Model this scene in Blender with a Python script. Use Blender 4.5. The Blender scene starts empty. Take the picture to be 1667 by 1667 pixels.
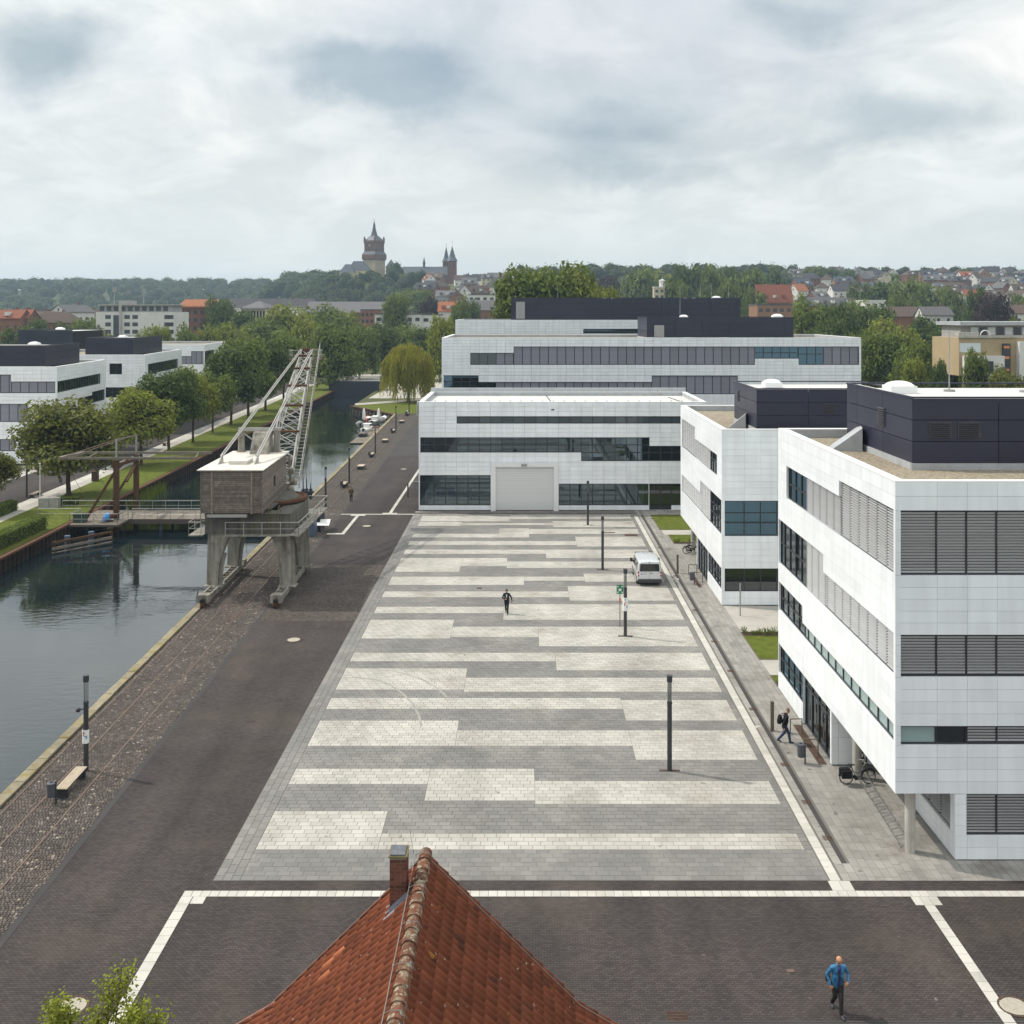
import bpy, math, random
from mathutils import Vector, Matrix, noise as mnoise
R = math.radians
S = bpy.context.scene
COL = S.collection

# ---------------------------------------------------------------- camera
F, CX, CY, H = 1700.0, 853.0, 509.0, 22.0      # focal length in photo pixels, vanishing point, eye height
cd = bpy.data.cameras.new('camera'); cam = bpy.data.objects.new('camera', cd); COL.objects.link(cam)
cam.location = (0, 0, H); cam.rotation_euler = (R(90), 0, 0)
cd.sensor_width = 36.0; cd.lens = F / 1667 * 36.0
cd.shift_x = -(CX - 833.5) / 1667; cd.shift_y = -(833.5 - CY) / 1667
cd.clip_start = 0.5; cd.clip_end = 20000
S.camera = cam

# ---------------------------------------------------------------- sky and sun
SUN_DIR = Vector((-0.934, 0.356, 0)).normalized()
SUN_EL = 50.0
w = bpy.data.worlds.new('World'); S.world = w; w.use_nodes = True
nt = w.node_tree; N = nt.nodes; L = nt.links
for n in list(N): N.remove(n)
def wn(t, **k):
    n = N.new(t)
    for a, b in k.items(): setattr(n, a, b)
    return n
out = wn('ShaderNodeOutputWorld'); bg = wn('ShaderNodeBackground'); bg.inputs[1].default_value = 1.0
sky = wn('ShaderNodeTexSky'); sky.sky_type = 'NISHITA'; sky.sun_disc = False
sky.sun_elevation = R(SUN_EL); sky.sun_rotation = math.atan2(SUN_DIR.x, SUN_DIR.y)
sky.air_density = 1.0; sky.dust_density = 2.0
skd = wn('ShaderNodeVectorMath', operation='SCALE'); skd.inputs['Scale'].default_value = 0.09
L.new(sky.outputs[0], skd.inputs[0])
tc = wn('ShaderNodeTexCoord'); sep = wn('ShaderNodeSeparateXYZ'); L.new(tc.outputs['Generated'], sep.inputs[0])
zc = wn('ShaderNodeMath', operation='MAXIMUM'); L.new(sep.outputs[2], zc.inputs[0]); zc.inputs[1].default_value = 0.0
za = wn('ShaderNodeMath', operation='ADD'); L.new(zc.outputs[0], za.inputs[0]); za.inputs[1].default_value = 0.34
dx = wn('ShaderNodeMath', operation='DIVIDE'); L.new(sep.outputs[0], dx.inputs[0]); L.new(za.outputs[0], dx.inputs[1])
dy = wn('ShaderNodeMath', operation='DIVIDE'); L.new(sep.outputs[1], dy.inputs[0]); L.new(za.outputs[0], dy.inputs[1])
cmb = wn('ShaderNodeCombineXYZ'); L.new(dx.outputs[0], cmb.inputs[0]); L.new(dy.outputs[0], cmb.inputs[1])
cmb.inputs[2].default_value = 3.7
def cloud_noise(scale, detail, rough, dist, off):
    mp = wn('ShaderNodeMapping'); mp.inputs['Location'].default_value = off
    L.new(cmb.outputs[0], mp.inputs[0])
    n = wn('ShaderNodeTexNoise'); n.inputs['Scale'].default_value = scale; n.inputs['Detail'].default_value = detail
    n.inputs['Roughness'].default_value = rough; n.inputs['Distortion'].default_value = dist
    L.new(mp.outputs[0], n.inputs[0]); return n
def ramp(src, stops):
    r = wn('ShaderNodeValToRGB'); e = r.color_ramp
    e.interpolation = 'EASE'
    while len(e.elements) < len(stops): e.elements.new(0.5)
    for i, (p, c) in enumerate(stops):
        e.elements[i].position = p; e.elements[i].color = (c[0], c[1], c[2], 1)
    L.new(src, r.inputs[0]); return r
n1 = cloud_noise(1.75, 7, 0.50, 0.30, (1.35, 0.55, 0))        # big soft bodies and their grey undersides
n2 = cloud_noise(4.2, 9, 0.6, 0.5, (4.0, 1.0, 2.0))           # billows
n3 = cloud_noise(1.2, 5, 0.5, 0.2, (7.3, 2.2, 5.0))          # thin blue-ish gaps
# cloud bodies in view: grey-blue bases and bright billows, edges broken up by noise
def wm(op, a, b=None, c=None):
    m = wn('ShaderNodeMath', operation=op)
    for i, x in enumerate((a, b, c)):
        if x is None: continue
        if isinstance(x, (int, float)): m.inputs[i].default_value = x
        else: L.new(x, m.inputs[i])
    return m.outputs[0]
yp = wm('MAXIMUM', sep.outputs[1], 0.05)
qx, qz = wm('DIVIDE', sep.outputs[0], yp), wm('DIVIDE', sep.outputs[2], yp)
cq = wn('ShaderNodeCombineXYZ'); L.new(qx, cq.inputs[0]); L.new(qz, cq.inputs[1])
nd = wn('ShaderNodeTexNoise'); nd.inputs['Scale'].default_value = 7.0; nd.inputs['Detail'].default_value = 7; nd.inputs['Roughness'].default_value = 0.58; L.new(cq.outputs[0], nd.inputs[0])
sn_ = wn('ShaderNodeSeparateColor'); L.new(nd.outputs['Color'], sn_.inputs[0])
qx = wm('MULTIPLY_ADD', wm('SUBTRACT', sn_.outputs[0], 0.5), 0.17, qx); qz = wm('MULTIPLY_ADD', wm('SUBTRACT', sn_.outputs[1], 0.5), 0.12, qz)
tot = None
for (u_, v_, su, sv_, wt) in ((70, 60, 150, 85, 1.0), (610, 135, 150, 75, 1.35), (1000, 190, 130, 90, 0.55), (1490, 205, 190, 80, 0.95), (1330, 15, 220, 45, 0.55), (1060, 300, 210, 28, 0.45), (180, 290, 150, 30, 0.25), (440, 60, 90, 40, 0.35),
                              (930, 85, 95, 55, -0.55), (300, 210, 170, 70, -0.45), (1200, 120, 80, 60, -0.35), (330, 60, 70, 60, -0.3), (1250, 330, 200, 40, -0.25)):
    ex = wm('DIVIDE', wm('SUBTRACT', qx, (u_-CX)/F), su/F); ez = wm('DIVIDE', wm('SUBTRACT', qz, (CY-v_)/F), sv_/F)
    r2_ = wm('MULTIPLY_ADD', ex, ex, wm('MULTIPLY', ez, ez)); g_ = wm('MULTIPLY', wm('POWER', 2.718, wm('MULTIPLY', r2_, -0.8)), wt)
    tot = g_ if tot is None else wm('ADD', tot, g_)
dens = wm('MULTIPLY_ADD', tot, 0.225, wm('MULTIPLY_ADD', n1.outputs[0], 0.42, 0.262))
r1 = ramp(dens, [(0.40, (0.90, 0.902, 0.88)), (0.52, (0.80, 0.828, 0.822)), (0.68, (0.455, 0.53, 0.57))])
r2 = ramp(n2.outputs[0], [(0.36, (0.86, 0.885, 0.895)), (0.64, (1.11, 1.10, 1.09))])
mul = wn('ShaderNodeMix', data_type='RGBA', blend_type='MULTIPLY'); mul.inputs[0].default_value = 0.85
L.new(r1.outputs[0], mul.inputs[6]); L.new(r2.outputs[0], mul.inputs[7])
r3 = ramp(n3.outputs[0], [(0.40, (0.0, 0.0, 0.0)), (0.70, (0.38, 0.38, 0.38))])
mixs = wn('ShaderNodeMix', data_type='RGBA'); L.new(r3.outputs[0], mixs.inputs[0])
L.new(mul.outputs[2], mixs.inputs[6]); L.new(skd.outputs[0], mixs.inputs[7])
# even pale veil of distance towards the horizon
hz = wn('ShaderNodeMapRange'); L.new(zc.outputs[0], hz.inputs[0]); hz.inputs[1].default_value = 0.0; hz.inputs[2].default_value = 0.16
hz.inputs[3].default_value = 0.85; hz.inputs[4].default_value = 0.0; hz.interpolation_type = 'SMOOTHSTEP'
mixh = wn('ShaderNodeMix', data_type='RGBA'); L.new(hz.outputs[0], mixh.inputs[0])
L.new(mixs.outputs[2], mixh.inputs[6]); mixh.inputs[7].default_value = (0.765, 0.812, 0.805, 1)
z2 = wn('ShaderNodeMath', operation='POWER'); L.new(zc.outputs[0], z2.inputs[0]); z2.inputs[1].default_value = 2.0
zg = wn('ShaderNodeMath', operation='MULTIPLY_ADD'); L.new(z2.outputs[0], zg.inputs[0]); zg.inputs[1].default_value = 1.0; zg.inputs[2].default_value = 1.0   # an overcast sky is brighter overhead
skf = wn('ShaderNodeVectorMath', operation='SCALE'); L.new(mixh.outputs[2], skf.inputs[0]); L.new(zg.outputs[0], skf.inputs['Scale'])
L.new(skf.outputs[0], bg.inputs[0]); L.new(bg.outputs[0], out.inputs[0])

sl = bpy.data.lights.new('sun', 'SUN'); sl.energy = 3.1; sl.angle = R(0.9); sl.color = (1.0, 0.935, 0.835)
so = bpy.data.objects.new('sun', sl); COL.objects.link(so)
sd = Vector((SUN_DIR.x * math.cos(R(SUN_EL)), SUN_DIR.y * math.cos(R(SUN_EL)), math.sin(R(SUN_EL))))
so.rotation_euler = sd.to_track_quat('Z', 'Y').to_euler(); so.location = (-60, 60, 90)
S.view_settings.view_transform = 'Standard'; S.view_settings.look = 'None'
S.view_settings.exposure = 0.08; S.view_settings.gamma = 1.0; S.view_settings.use_curve_mapping = False
S.render.engine = 'CYCLES'
S.cycles.max_bounces = 6; S.cycles.diffuse_bounces = 3; S.cycles.glossy_bounces = 3
S.cycles.transparent_max_bounces = 8; S.cycles.transmission_bounces = 3; S.cycles.volume_bounces = 0
S.cycles.use_denoising = True; S.cycles.caustics_reflective = False; S.cycles.caustics_refractive = False

rnd = random.Random(7)
def P(u, v, Y): return Vector(((u - CX) * Y / F, Y, H - (v - CY) * Y / F))
def G(u, v, z=0.0):
    Y = (H - z) * F / (v - CY); return Vector(((u - CX) * Y / F, Y, z))
def gx(u, Y): return (u - CX) * Y / F
def gz(v, Y): return H - (v - CY) * Y / F

# ---------------------------------------------------------------- helpers
class MB:
    def __init__(s): s.v = []; s.f = []; s.m = []
    def add(s, vs, fs, mi=0):
        b = len(s.v); s.v.extend(tuple(p) for p in vs)
        for f in fs: s.f.append([i + b for i in f]); s.m.append(mi)
    def box(s, x0, x1, y0, y1, z0, z1, mi=0):
        s.add([(x0,y0,z0),(x1,y0,z0),(x1,y1,z0),(x0,y1,z0),(x0,y0,z1),(x1,y0,z1),(x1,y1,z1),(x0,y1,z1)],
              [(0,3,2,1),(4,5,6,7),(0,1,5,4),(1,2,6,5),(2,3,7,6),(3,0,4,7)], mi); return s
    def obox(s, c, a, b, d, mi=0):
        c, a, b, d = Vector(c), Vector(a), Vector(b), Vector(d)
        vs = [c-a-b-d, c+a-b-d, c+a+b-d, c-a+b-d, c-a-b+d, c+a-b+d, c+a+b+d, c-a+b+d]
        fs = [(0,3,2,1),(4,5,6,7),(0,1,5,4),(1,2,6,5),(2,3,7,6),(3,0,4,7)]
        if a.cross(b).dot(d) < 0: fs = [f[::-1] for f in fs]
        s.add(vs, fs, mi); return s
    def beam(s, p, q, wd, hg, mi=0, up=(0,0,1)):
        p, q = Vector(p), Vector(q); d = q - p
        if d.length < 1e-6: return s
        n = d.normalized(); u = Vector(up)
        if abs(n.dot(u)) > 0.95: u = Vector((0,1,0))
        sd = n.cross(u).normalized(); u2 = sd.cross(n).normalized()
        return s.obox((p+q)/2, d/2, sd*wd/2, u2*hg/2, mi)
    def tube(s, p, q, r0, r1=None, n=8, mi=0, caps=True):
        r1 = r0 if r1 is None else r1
        p, q = Vector(p), Vector(q); d = (q-p)
        if d.length < 1e-6: return s
        d.normalize()
        a = d.orthogonal().normalized(); b = d.cross(a)
        vs = []
        for i in range(n):
            t = 2*math.pi*i/n; e = a*math.cos(t)+b*math.sin(t); vs.append(p+e*r0)
        for i in range(n):
            t = 2*math.pi*i/n; e = a*math.cos(t)+b*math.sin(t); vs.append(q+e*r1)
        fs = [(i,(i+1)%n,n+(i+1)%n,n+i) for i in range(n)]
        if caps: fs += [tuple(range(n-1,-1,-1)), tuple(range(n,2*n))]
        s.add(vs, fs, mi); return s
    def path(s, pts, r, n=6, mi=0):
        for i in range(len(pts)-1):
            ra = r[i] if isinstance(r, (list,tuple)) else r; rb = r[i+1] if isinstance(r, (list,tuple)) else r
            s.tube(pts[i], pts[i+1], ra, rb, n, mi)
        return s
    def lathe(s, c, prof, n=16, mi=0, phase=0.0, sx=1, sy=1):
        c = Vector(c); vs = []; fs = []
        for (r, z) in prof:
            for i in range(n):
                t = 2*math.pi*i/n+phase; vs.append(c+Vector((r*math.cos(t)*sx, r*math.sin(t)*sy, z)))
        for k in range(len(prof)-1):
            for i in range(n):
                j = (i+1) % n; fs.append((k*n+i, k*n+j, (k+1)*n+j, (k+1)*n+i))
        fs.append(tuple(range(n-1,-1,-1))); fs.append(tuple(range((len(prof)-1)*n, len(prof)*n)))
        s.add(vs, fs, mi); return s
    def prism(s, poly, ext, mi=0):
        n = len(poly); e = Vector(ext); a = [Vector(p) for p in poly]
        nor = Vector((0,0,0))
        for i in range(n): nor += a[i].cross(a[(i+1)%n])
        if nor.dot(e) < 0: a.reverse()
        vs = a + [p+e for p in a]
        fs = [tuple(range(n-1,-1,-1)), tuple(range(n,2*n))] + [(i,(i+1)%n,n+(i+1)%n,n+i) for i in range(n)]
        s.add(vs, fs, mi); return s
    def ell(s, c, rx, ry, rz, n=10, m=6, mi=0):
        prof = []
        for k in range(m+1):
            t = math.pi*k/m; prof.append((max(1e-3, math.sin(t)), -math.cos(t)))
        c = Vector(c); vs = []; fs = []
        for (r, z) in prof:
            for i in range(n):
                t = 2*math.pi*i/n; vs.append(c+Vector((r*math.cos(t)*rx, r*math.sin(t)*ry, z*rz)))
        for k in range(m):
            for i in range(n):
                j = (i+1) % n; fs.append((k*n+i, k*n+j, (k+1)*n+j, (k+1)*n+i))
        s.add(vs, fs, mi); return s
    def torus(s, c, ax, R0, r, n=24, m=6, mi=0):
        c = Vector(c); ax = Vector(ax).normalized(); a = ax.orthogonal().normalized(); b = ax.cross(a)
        vs = []; fs = []
        for i in range(n):
            t = 2*math.pi*i/n; e = a*math.cos(t)+b*math.sin(t)
            for j in range(m):
                p = 2*math.pi*j/m; vs.append(c+e*(R0+r*math.cos(p))+ax*r*math.sin(p))
        for i in range(n):
            for j in range(m):
                fs.append((i*m+j, ((i+1)%n)*m+j, ((i+1)%n)*m+(j+1)%m, i*m+(j+1)%m))
        s.add(vs, fs, mi); return s
    def quad(s, a, b, c, d, mi=0): s.add([a,b,c,d], [(0,1,2,3)], mi); return s
    def mesh(s, name, mats, off=None):
        me = bpy.data.meshes.new(name)
        if off is not None and (off.x or off.y or off.z):
            ox, oy, oz = off; vs = [(p[0]-ox, p[1]-oy, p[2]-oz) for p in s.v]
        else: vs = s.v
        me.from_pydata(vs, [], s.f)
        if not isinstance(mats, (list, tuple)): mats = [mats]
        for m in mats: me.materials.append(m)
        if len(mats) > 1: me.polygons.foreach_set('material_index', s.m)
        return me
    def build(s, name, mats, parent=None, smooth=False, local=False, loc=None):
        off = None
        if parent is not None and not local: off = org(parent)
        if loc is not None: off = Vector(loc)
        me = s.mesh(name, mats, off)
        if smooth: me.polygons.foreach_set('use_smooth', [True]*len(me.polygons))
        o = bpy.data.objects.new(name, me); COL.objects.link(o)
        if parent is not None: o.parent = parent
        if loc is not None: o.location = loc
        return o
def org(o):
    v = Vector((0,0,0))
    while o is not None: v += Vector(o.location); o = o.parent
    return v
def tag(o, label=None, cat=None, group=None, kind=None):
    if label: o['label'] = label
    if cat: o['category'] = cat
    if group: o['group'] = group
    if kind: o['kind'] = kind
    return o
def thing(name, loc, label, cat, group=None, rz=0.0):
    o = bpy.data.objects.new(name, None); COL.objects.link(o); o.location = loc; o.rotation_euler = (0,0,rz)
    o.empty_display_size = 0.2
    return tag(o, label, cat, group)
def inst(name, me, parent, loc, scale=(1,1,1), rot=(0,0,0), world=True):
    o = bpy.data.objects.new(name, me); COL.objects.link(o); l = Vector(loc)
    if parent is not None:
        o.parent = parent
        if world: l = l - org(parent)
    o.location = l; o.scale = scale; o.rotation_euler = rot
    return o
def copy_tree(o, parent=None):
    c = o.copy(); COL.objects.link(c); c.parent = parent
    for ch in [x for x in o.children]: copy_tree(ch, c)
    return c
def kids(o): return list(o.children)
ORD = ['first','second','third','fourth','fifth','sixth','seventh','eighth','ninth','tenth','eleventh','twelfth','thirteenth',
       'fourteenth','fifteenth','sixteenth','seventeenth','eighteenth','nineteenth','twentieth']

# ---------------------------------------------------------------- materials
M = {}
def mat(name, col, rough=0.7, metal=0.0, noise=None, bump=None, orand=0.0, irand=0.0, spec=0.5, tint=None, stain=None, coat=0):
    """one Principled material: noise=(scale, amount) mottles the colour, bump=(scale, strength, distance),
    orand/irand vary each object / each loose piece, tint is a second colour the pieces vary towards, stain=(scale, amount, colour)"""
    m = bpy.data.materials.new(name); m.use_nodes = True; t = m.node_tree; n = t.nodes; l = t.links
    b = n['Principled BSDF']; b.inputs['Roughness'].default_value = rough; b.inputs['Metallic'].default_value = metal
    b.inputs['Specular IOR Level'].default_value = spec if (rough < .74 or spec != .5) else .18
    if coat: b.inputs['Coat Weight'].default_value = coat; b.inputs['Coat Roughness'].default_value = 0.05
    M[name] = m
    geo = n.new('ShaderNodeNewGeometry')
    rgb = n.new('ShaderNodeRGB'); rgb.outputs[0].default_value = (*col, 1); cur = rgb.outputs[0]
    rv = None
    if orand or irand:
        oi = n.new('ShaderNodeObjectInfo'); ad = n.new('ShaderNodeMath'); ad.operation = 'ADD'
        l.new(oi.outputs['Random'], ad.inputs[0]); l.new(geo.outputs['Random Per Island'], ad.inputs[1])
        fr = n.new('ShaderNodeMath'); fr.operation = 'FRACT'; l.new(ad.outputs[0], fr.inputs[0]); rv = fr.outputs[0]
    if tint and rv is not None:
        wh = n.new('ShaderNodeTexWhiteNoise'); wh.noise_dimensions = '1D'; l.new(rv, wh.inputs['W'])
        pw = n.new('ShaderNodeMath'); pw.operation = 'POWER'; l.new(wh.outputs[0], pw.inputs[0]); pw.inputs[1].default_value = tint[1]
        mx = n.new('ShaderNodeMix'); mx.data_type = 'RGBA'; l.new(pw.outputs[0], mx.inputs[0]); l.new(cur, mx.inputs[6])
        mx.inputs[7].default_value = (*tint[0], 1); cur = mx.outputs[2]
    if stain:
        sn = n.new('ShaderNodeTexNoise'); sn.inputs['Scale'].default_value = stain[0]; sn.inputs['Detail'].default_value = 6
        sn.inputs['Roughness'].default_value = 0.62
        l.new(geo.outputs['Position'], sn.inputs[0])
        mr = n.new('ShaderNodeMapRange'); l.new(sn.outputs[0], mr.inputs[0]); mr.inputs[1].default_value = 0.5; mr.inputs[2].default_value = 0.72
        mr.inputs[3].default_value = 0; mr.inputs[4].default_value = stain[1]
        mx = n.new('ShaderNodeMix'); mx.data_type = 'RGBA'; l.new(mr.outputs[0], mx.inputs[0]); l.new(cur, mx.inputs[6])
        mx.inputs[7].default_value = (*stain[2], 1); cur = mx.outputs[2]
    fac = None
    if noise:
        nn = n.new('ShaderNodeTexNoise'); nn.inputs['Scale'].default_value = noise[0]; nn.inputs['Detail'].default_value = 5
        l.new(geo.outputs['Position'], nn.inputs[0])
        mr = n.new('ShaderNodeMapRange'); l.new(nn.outputs[0], mr.inputs[0]); mr.inputs[1].default_value = 0.25; mr.inputs[2].default_value = 0.75
        mr.inputs[3].default_value = 1-noise[1]; mr.inputs[4].default_value = 1+noise[1]; fac = mr.outputs[0]
    if rv is not None and max(orand, irand) > 0:
        a = max(orand, irand)
        mr = n.new('ShaderNodeMapRange'); l.new(rv, mr.inputs[0]); mr.inputs[3].default_value = 1-a; mr.inputs[4].default_value = 1+a
        if fac is None: fac = mr.outputs[0]
        else:
            mm = n.new('ShaderNodeMath'); mm.operation = 'MULTIPLY'; l.new(fac, mm.inputs[0]); l.new(mr.outputs[0], mm.inputs[1]); fac = mm.outputs[0]
    if fac is not None:
        sc = n.new('ShaderNodeVectorMath'); sc.operation = 'SCALE'; l.new(cur, sc.inputs[0]); l.new(fac, sc.inputs['Scale']); cur = sc.outputs[0]
    l.new(cur, b.inputs['Base Color'])
    if bump:
        bn = n.new('ShaderNodeTexNoise'); bn.inputs['Scale'].default_value = bump[0]; bn.inputs['Detail'].default_value = 4
        l.new(geo.outputs['Position'], bn.inputs[0])
        bp = n.new('ShaderNodeBump'); bp.inputs['Strength'].default_value = bump[1]; bp.inputs['Distance'].default_value = bump[2]
        l.new(bn.outputs[0], bp.inputs['Height']); l.new(bp.outputs[0], b.inputs['Normal'])
    return m
def brickmat(name, c1, c2, mortar, bw, bh, msize, rough=0.85, rot=0.0, swap=None, bumpd=0.01, noise=(0.35, 0.18), stain=None):
    m = mat(name, c1, rough, noise=noise, stain=stain); t = m.node_tree; n = t.nodes; l = t.links; b = n['Principled BSDF']
    geo = next(x for x in n if x.type == 'NEW_GEOMETRY'); rgb = next(x for x in n if x.type == 'RGB')
    mp = n.new('ShaderNodeMapping'); mp.inputs['Rotation'].default_value = swap if swap else (0,0,rot)
    l.new(geo.outputs['Position'], mp.inputs[0])
    br = n.new('ShaderNodeTexBrick'); l.new(mp.outputs[0], br.inputs[0])
    br.inputs['Color1'].default_value = (*c1,1); br.inputs['Color2'].default_value = (*c2,1); br.inputs['Mortar'].default_value = (*mortar,1)
    br.inputs['Scale'].default_value = 1.0; br.inputs['Brick Width'].default_value = bw; br.inputs['Row Height'].default_value = bh
    br.inputs['Mortar Size'].default_value = msize; br.inputs['Mortar Smooth'].default_value = 0.3
    for lk in list(rgb.outputs[0].links):
        l.new(br.outputs[0], lk.to_socket)
    bp = n.new('ShaderNodeBump'); bp.inputs['Strength'].default_value = 0.6; bp.inputs['Distance'].default_value = bumpd; bp.invert = True
    l.new(br.outputs['Fac'], bp.inputs['Height']); l.new(bp.outputs[0], b.inputs['Normal'])
    return m
def leafmat(name, col, var=0.35, trans=0.35, tint=None):
    m = mat(name, col, 0.6, irand=var, orand=var, spec=0.25, tint=tint); t = m.node_tree; n = t.nodes; l = t.links; b = n['Principled BSDF']
    src = b.inputs['Base Color'].links[0].from_socket
    tr = n.new('ShaderNodeBsdfTranslucent'); l.new(src, tr.inputs[0]); mx = n.new('ShaderNodeMixShader'); mx.inputs[0].default_value = trans
    o = n['Material Output']; l.new(b.outputs[0], mx.inputs[1]); l.new(tr.outputs[0], mx.inputs[2]); l.new(mx.outputs[0], o.inputs[0])
    return m
def glassmat(name, tint, clear, rough=0.02, ior=1.6, gcol=(0.92, 0.97, 1.0)):
    """a pane: partly see-through, partly a sharp reflection (real Fresnel)"""
    m = bpy.data.materials.new(name); m.use_nodes = True; t = m.node_tree; n = t.nodes; l = t.links
    for x in list(n): n.remove(x)
    o = n.new('ShaderNodeOutputMaterial'); tr = n.new('ShaderNodeBsdfTransparent'); tr.inputs[0].default_value = (*tint, 1)
    df = n.new('ShaderNodeBsdfDiffuse'); df.inputs[0].default_value = (0.02, 0.028, 0.035, 1)
    gl = n.new('ShaderNodeBsdfGlossy'); gl.inputs['Roughness'].default_value = rough; gl.inputs[0].default_value = (*gcol, 1)
    m1 = n.new('ShaderNodeMixShader'); m1.inputs[0].default_value = 1-clear; l.new(tr.outputs[0], m1.inputs[1]); l.new(df.outputs[0], m1.inputs[2])
    fr = n.new('ShaderNodeFresnel'); fr.inputs[0].default_value = ior
    m2 = n.new('ShaderNodeMixShader'); l.new(fr.outputs[0], m2.inputs[0]); l.new(m1.outputs[0], m2.inputs[1]); l.new(gl.outputs[0], m2.inputs[2])
    l.new(m2.outputs[0], o.inputs[0]); M[name] = m; return m

mp_ = mat('panel', (0.86, 0.89, 0.915), 0.32, noise=(0.25, 0.04), orand=0.04, irand=0.04, spec=0.45)
def streaks(m, sc, amt):
    """rain and wheel marks: noise drawn out along one axis darkens the colour a little"""
    t = m.node_tree; n = t.nodes; l = t.links; b = n['Principled BSDF']; src = b.inputs['Base Color'].links[0].from_socket
    geo = next(x for x in n if x.type == 'NEW_GEOMETRY'); mp = n.new('ShaderNodeMapping'); mp.inputs['Scale'].default_value = sc; l.new(geo.outputs['Position'], mp.inputs[0])
    nn = n.new('ShaderNodeTexNoise'); nn.inputs['Scale'].default_value = 1.0; nn.inputs['Detail'].default_value = 4; l.new(mp.outputs[0], nn.inputs[0])
    mr = n.new('ShaderNodeMapRange'); l.new(nn.outputs[0], mr.inputs[0]); mr.inputs[1].default_value = .35; mr.inputs[2].default_value = .7; mr.inputs[3].default_value = 1+amt*.4; mr.inputs[4].default_value = 1-amt
    s = n.new('ShaderNodeVectorMath'); s.operation = 'SCALE'; l.new(src, s.inputs[0]); l.new(mr.outputs[0], s.inputs['Scale']); l.new(s.outputs[0], b.inputs['Base Color'])
streaks(mp_, (2.2, 2.2, .22), .07)
mat('joint', (0.20, 0.20, 0.21), 0.9)
mat('core', (0.05, 0.05, 0.055), 0.9)
mat('white_trim', (0.80, 0.81, 0.81), 0.4)
mat('parapet', (0.78, 0.79, 0.79), 0.4, noise=(0.6, 0.05))
mat('dark_clad', (0.026, 0.028, 0.050), 0.36, noise=(0.3, 0.12), orand=0.08, irand=0.08, spec=0.35)
mat('dark_joint', (0.012, 0.012, 0.016), 0.8)
mat('louvre', (0.05, 0.05, 0.06), 0.5)
mat('frame', (0.030, 0.031, 0.036), 0.4)
mat('slat', (0.61, 0.62, 0.63), 0.40, metal=0.15, orand=0.06, irand=0.06)
mat('blind_dark', (0.15, 0.155, 0.16), 0.6)
mat('roof_white', (0.56, 0.555, 0.53), 0.75, noise=(0.5, 0.07), stain=(0.9, 0.35, (0.45, 0.43, 0.40)))
mat('roof_grey', (0.40, 0.42, 0.44), 0.6, noise=(0.8, 0.08), stain=(1.2, 0.5, (0.22, 0.21, 0.19)))
mat('gravel', (0.29, 0.25, 0.19), 0.95, noise=(9.0, 0.55), bump=(14.0, 1.0, 0.05), stain=(0.5, 0.5, (0.20, 0.17, 0.11)))
mat('concrete', (0.45, 0.43, 0.39), 0.85, noise=(1.2, 0.12), stain=(2.0, 0.4, (0.30, 0.27, 0.22)))
mat('plank_dark', (0.10, 0.08, 0.07), 0.8)
mat('metal_grey', (0.34, 0.345, 0.34), 0.45, metal=0.5, noise=(3.0, 0.12))
mat('galv', (0.40, 0.39, 0.365), 0.5, metal=0.25, noise=(2.5, 0.15), stain=(1.5, 0.35, (0.28, 0.22, 0.17)))
mat('rust', (0.115, 0.058, 0.034), 0.9, noise=(5.0, 0.35), stain=(3.0, 0.6, (0.09, 0.045, 0.03)))
mat('lamp_dark', (0.045, 0.046, 0.052), 0.45, metal=0.2)
mat('black', (0.015, 0.015, 0.017), 0.6)
mat('rubber', (0.02, 0.02, 0.02), 0.8)
mat('tile_light', (0.405, 0.388, 0.35), 0.85, orand=0.09, irand=0.09, noise=(0.22, 0.12), stain=(0.30, 0.85, (0.27, 0.25, 0.215)), bump=(60, 0.15, 0.004))
mat('tile_grey', (0.186, 0.180, 0.171), 0.85, orand=0.09, irand=0.09, noise=(0.22, 0.14), stain=(0.30, 0.55, (0.29, 0.275, 0.25)), bump=(60, 0.15, 0.004))
mat('tile_scuff', (0.29, 0.28, 0.255), 0.85, noise=(1.2, 0.25))
mat('tile_walk', (0.285, 0.272, 0.250), 0.85, orand=0.11, irand=0.11, noise=(0.3, 0.10), stain=(0.5, 0.65, (0.15, 0.132, 0.11)))
mat('tile_joint', (0.15, 0.14, 0.125), 0.95)
mat('lid_pale', (0.36, 0.33, 0.27), 0.85, noise=(6, 0.12))
mat('tile_white', (0.49, 0.47, 0.425), 0.85, orand=0.08, irand=0.08, noise=(0.3, 0.10), stain=(0.6, 0.75, (0.29, 0.275, 0.245)))
brickmat('paver_dark', (0.050, 0.041, 0.040), (0.074, 0.062, 0.059), (0.024, 0.020, 0.019), 0.20, 0.10, 0.009, bumpd=0.012, noise=(0.16, 0.22), stain=(0.20, 0.5, (0.092, 0.076, 0.060)))
brickmat('paver_small', (0.060, 0.050, 0.045), (0.125, 0.105, 0.088), (0.026, 0.022, 0.020), 0.17, 0.15, 0.014, bumpd=0.02, noise=(0.4, 0.2))
brickmat('brick_red', (0.145, 0.060, 0.042), (0.105, 0.045, 0.035), (0.25, 0.22, 0.19), 0.24, 0.075, 0.01, swap=(R(90),0,0))
mat('asphalt', (0.060, 0.056, 0.055), 0.9, noise=(0.25, 0.15), bump=(40, 0.3, 0.01))
mat('pave_light', (0.40, 0.38, 0.34), 0.9, noise=(0.5, 0.12), stain=(0.8, 0.5, (0.27, 0.25, 0.22)))
mat('cobble', (0.108, 0.092, 0.082), 0.8, irand=0.30, tint=((0.36, 0.31, 0.25), 26.0), noise=(0.5, 0.2), stain=(0.35, 0.35, (0.16, 0.12, 0.09)))
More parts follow.
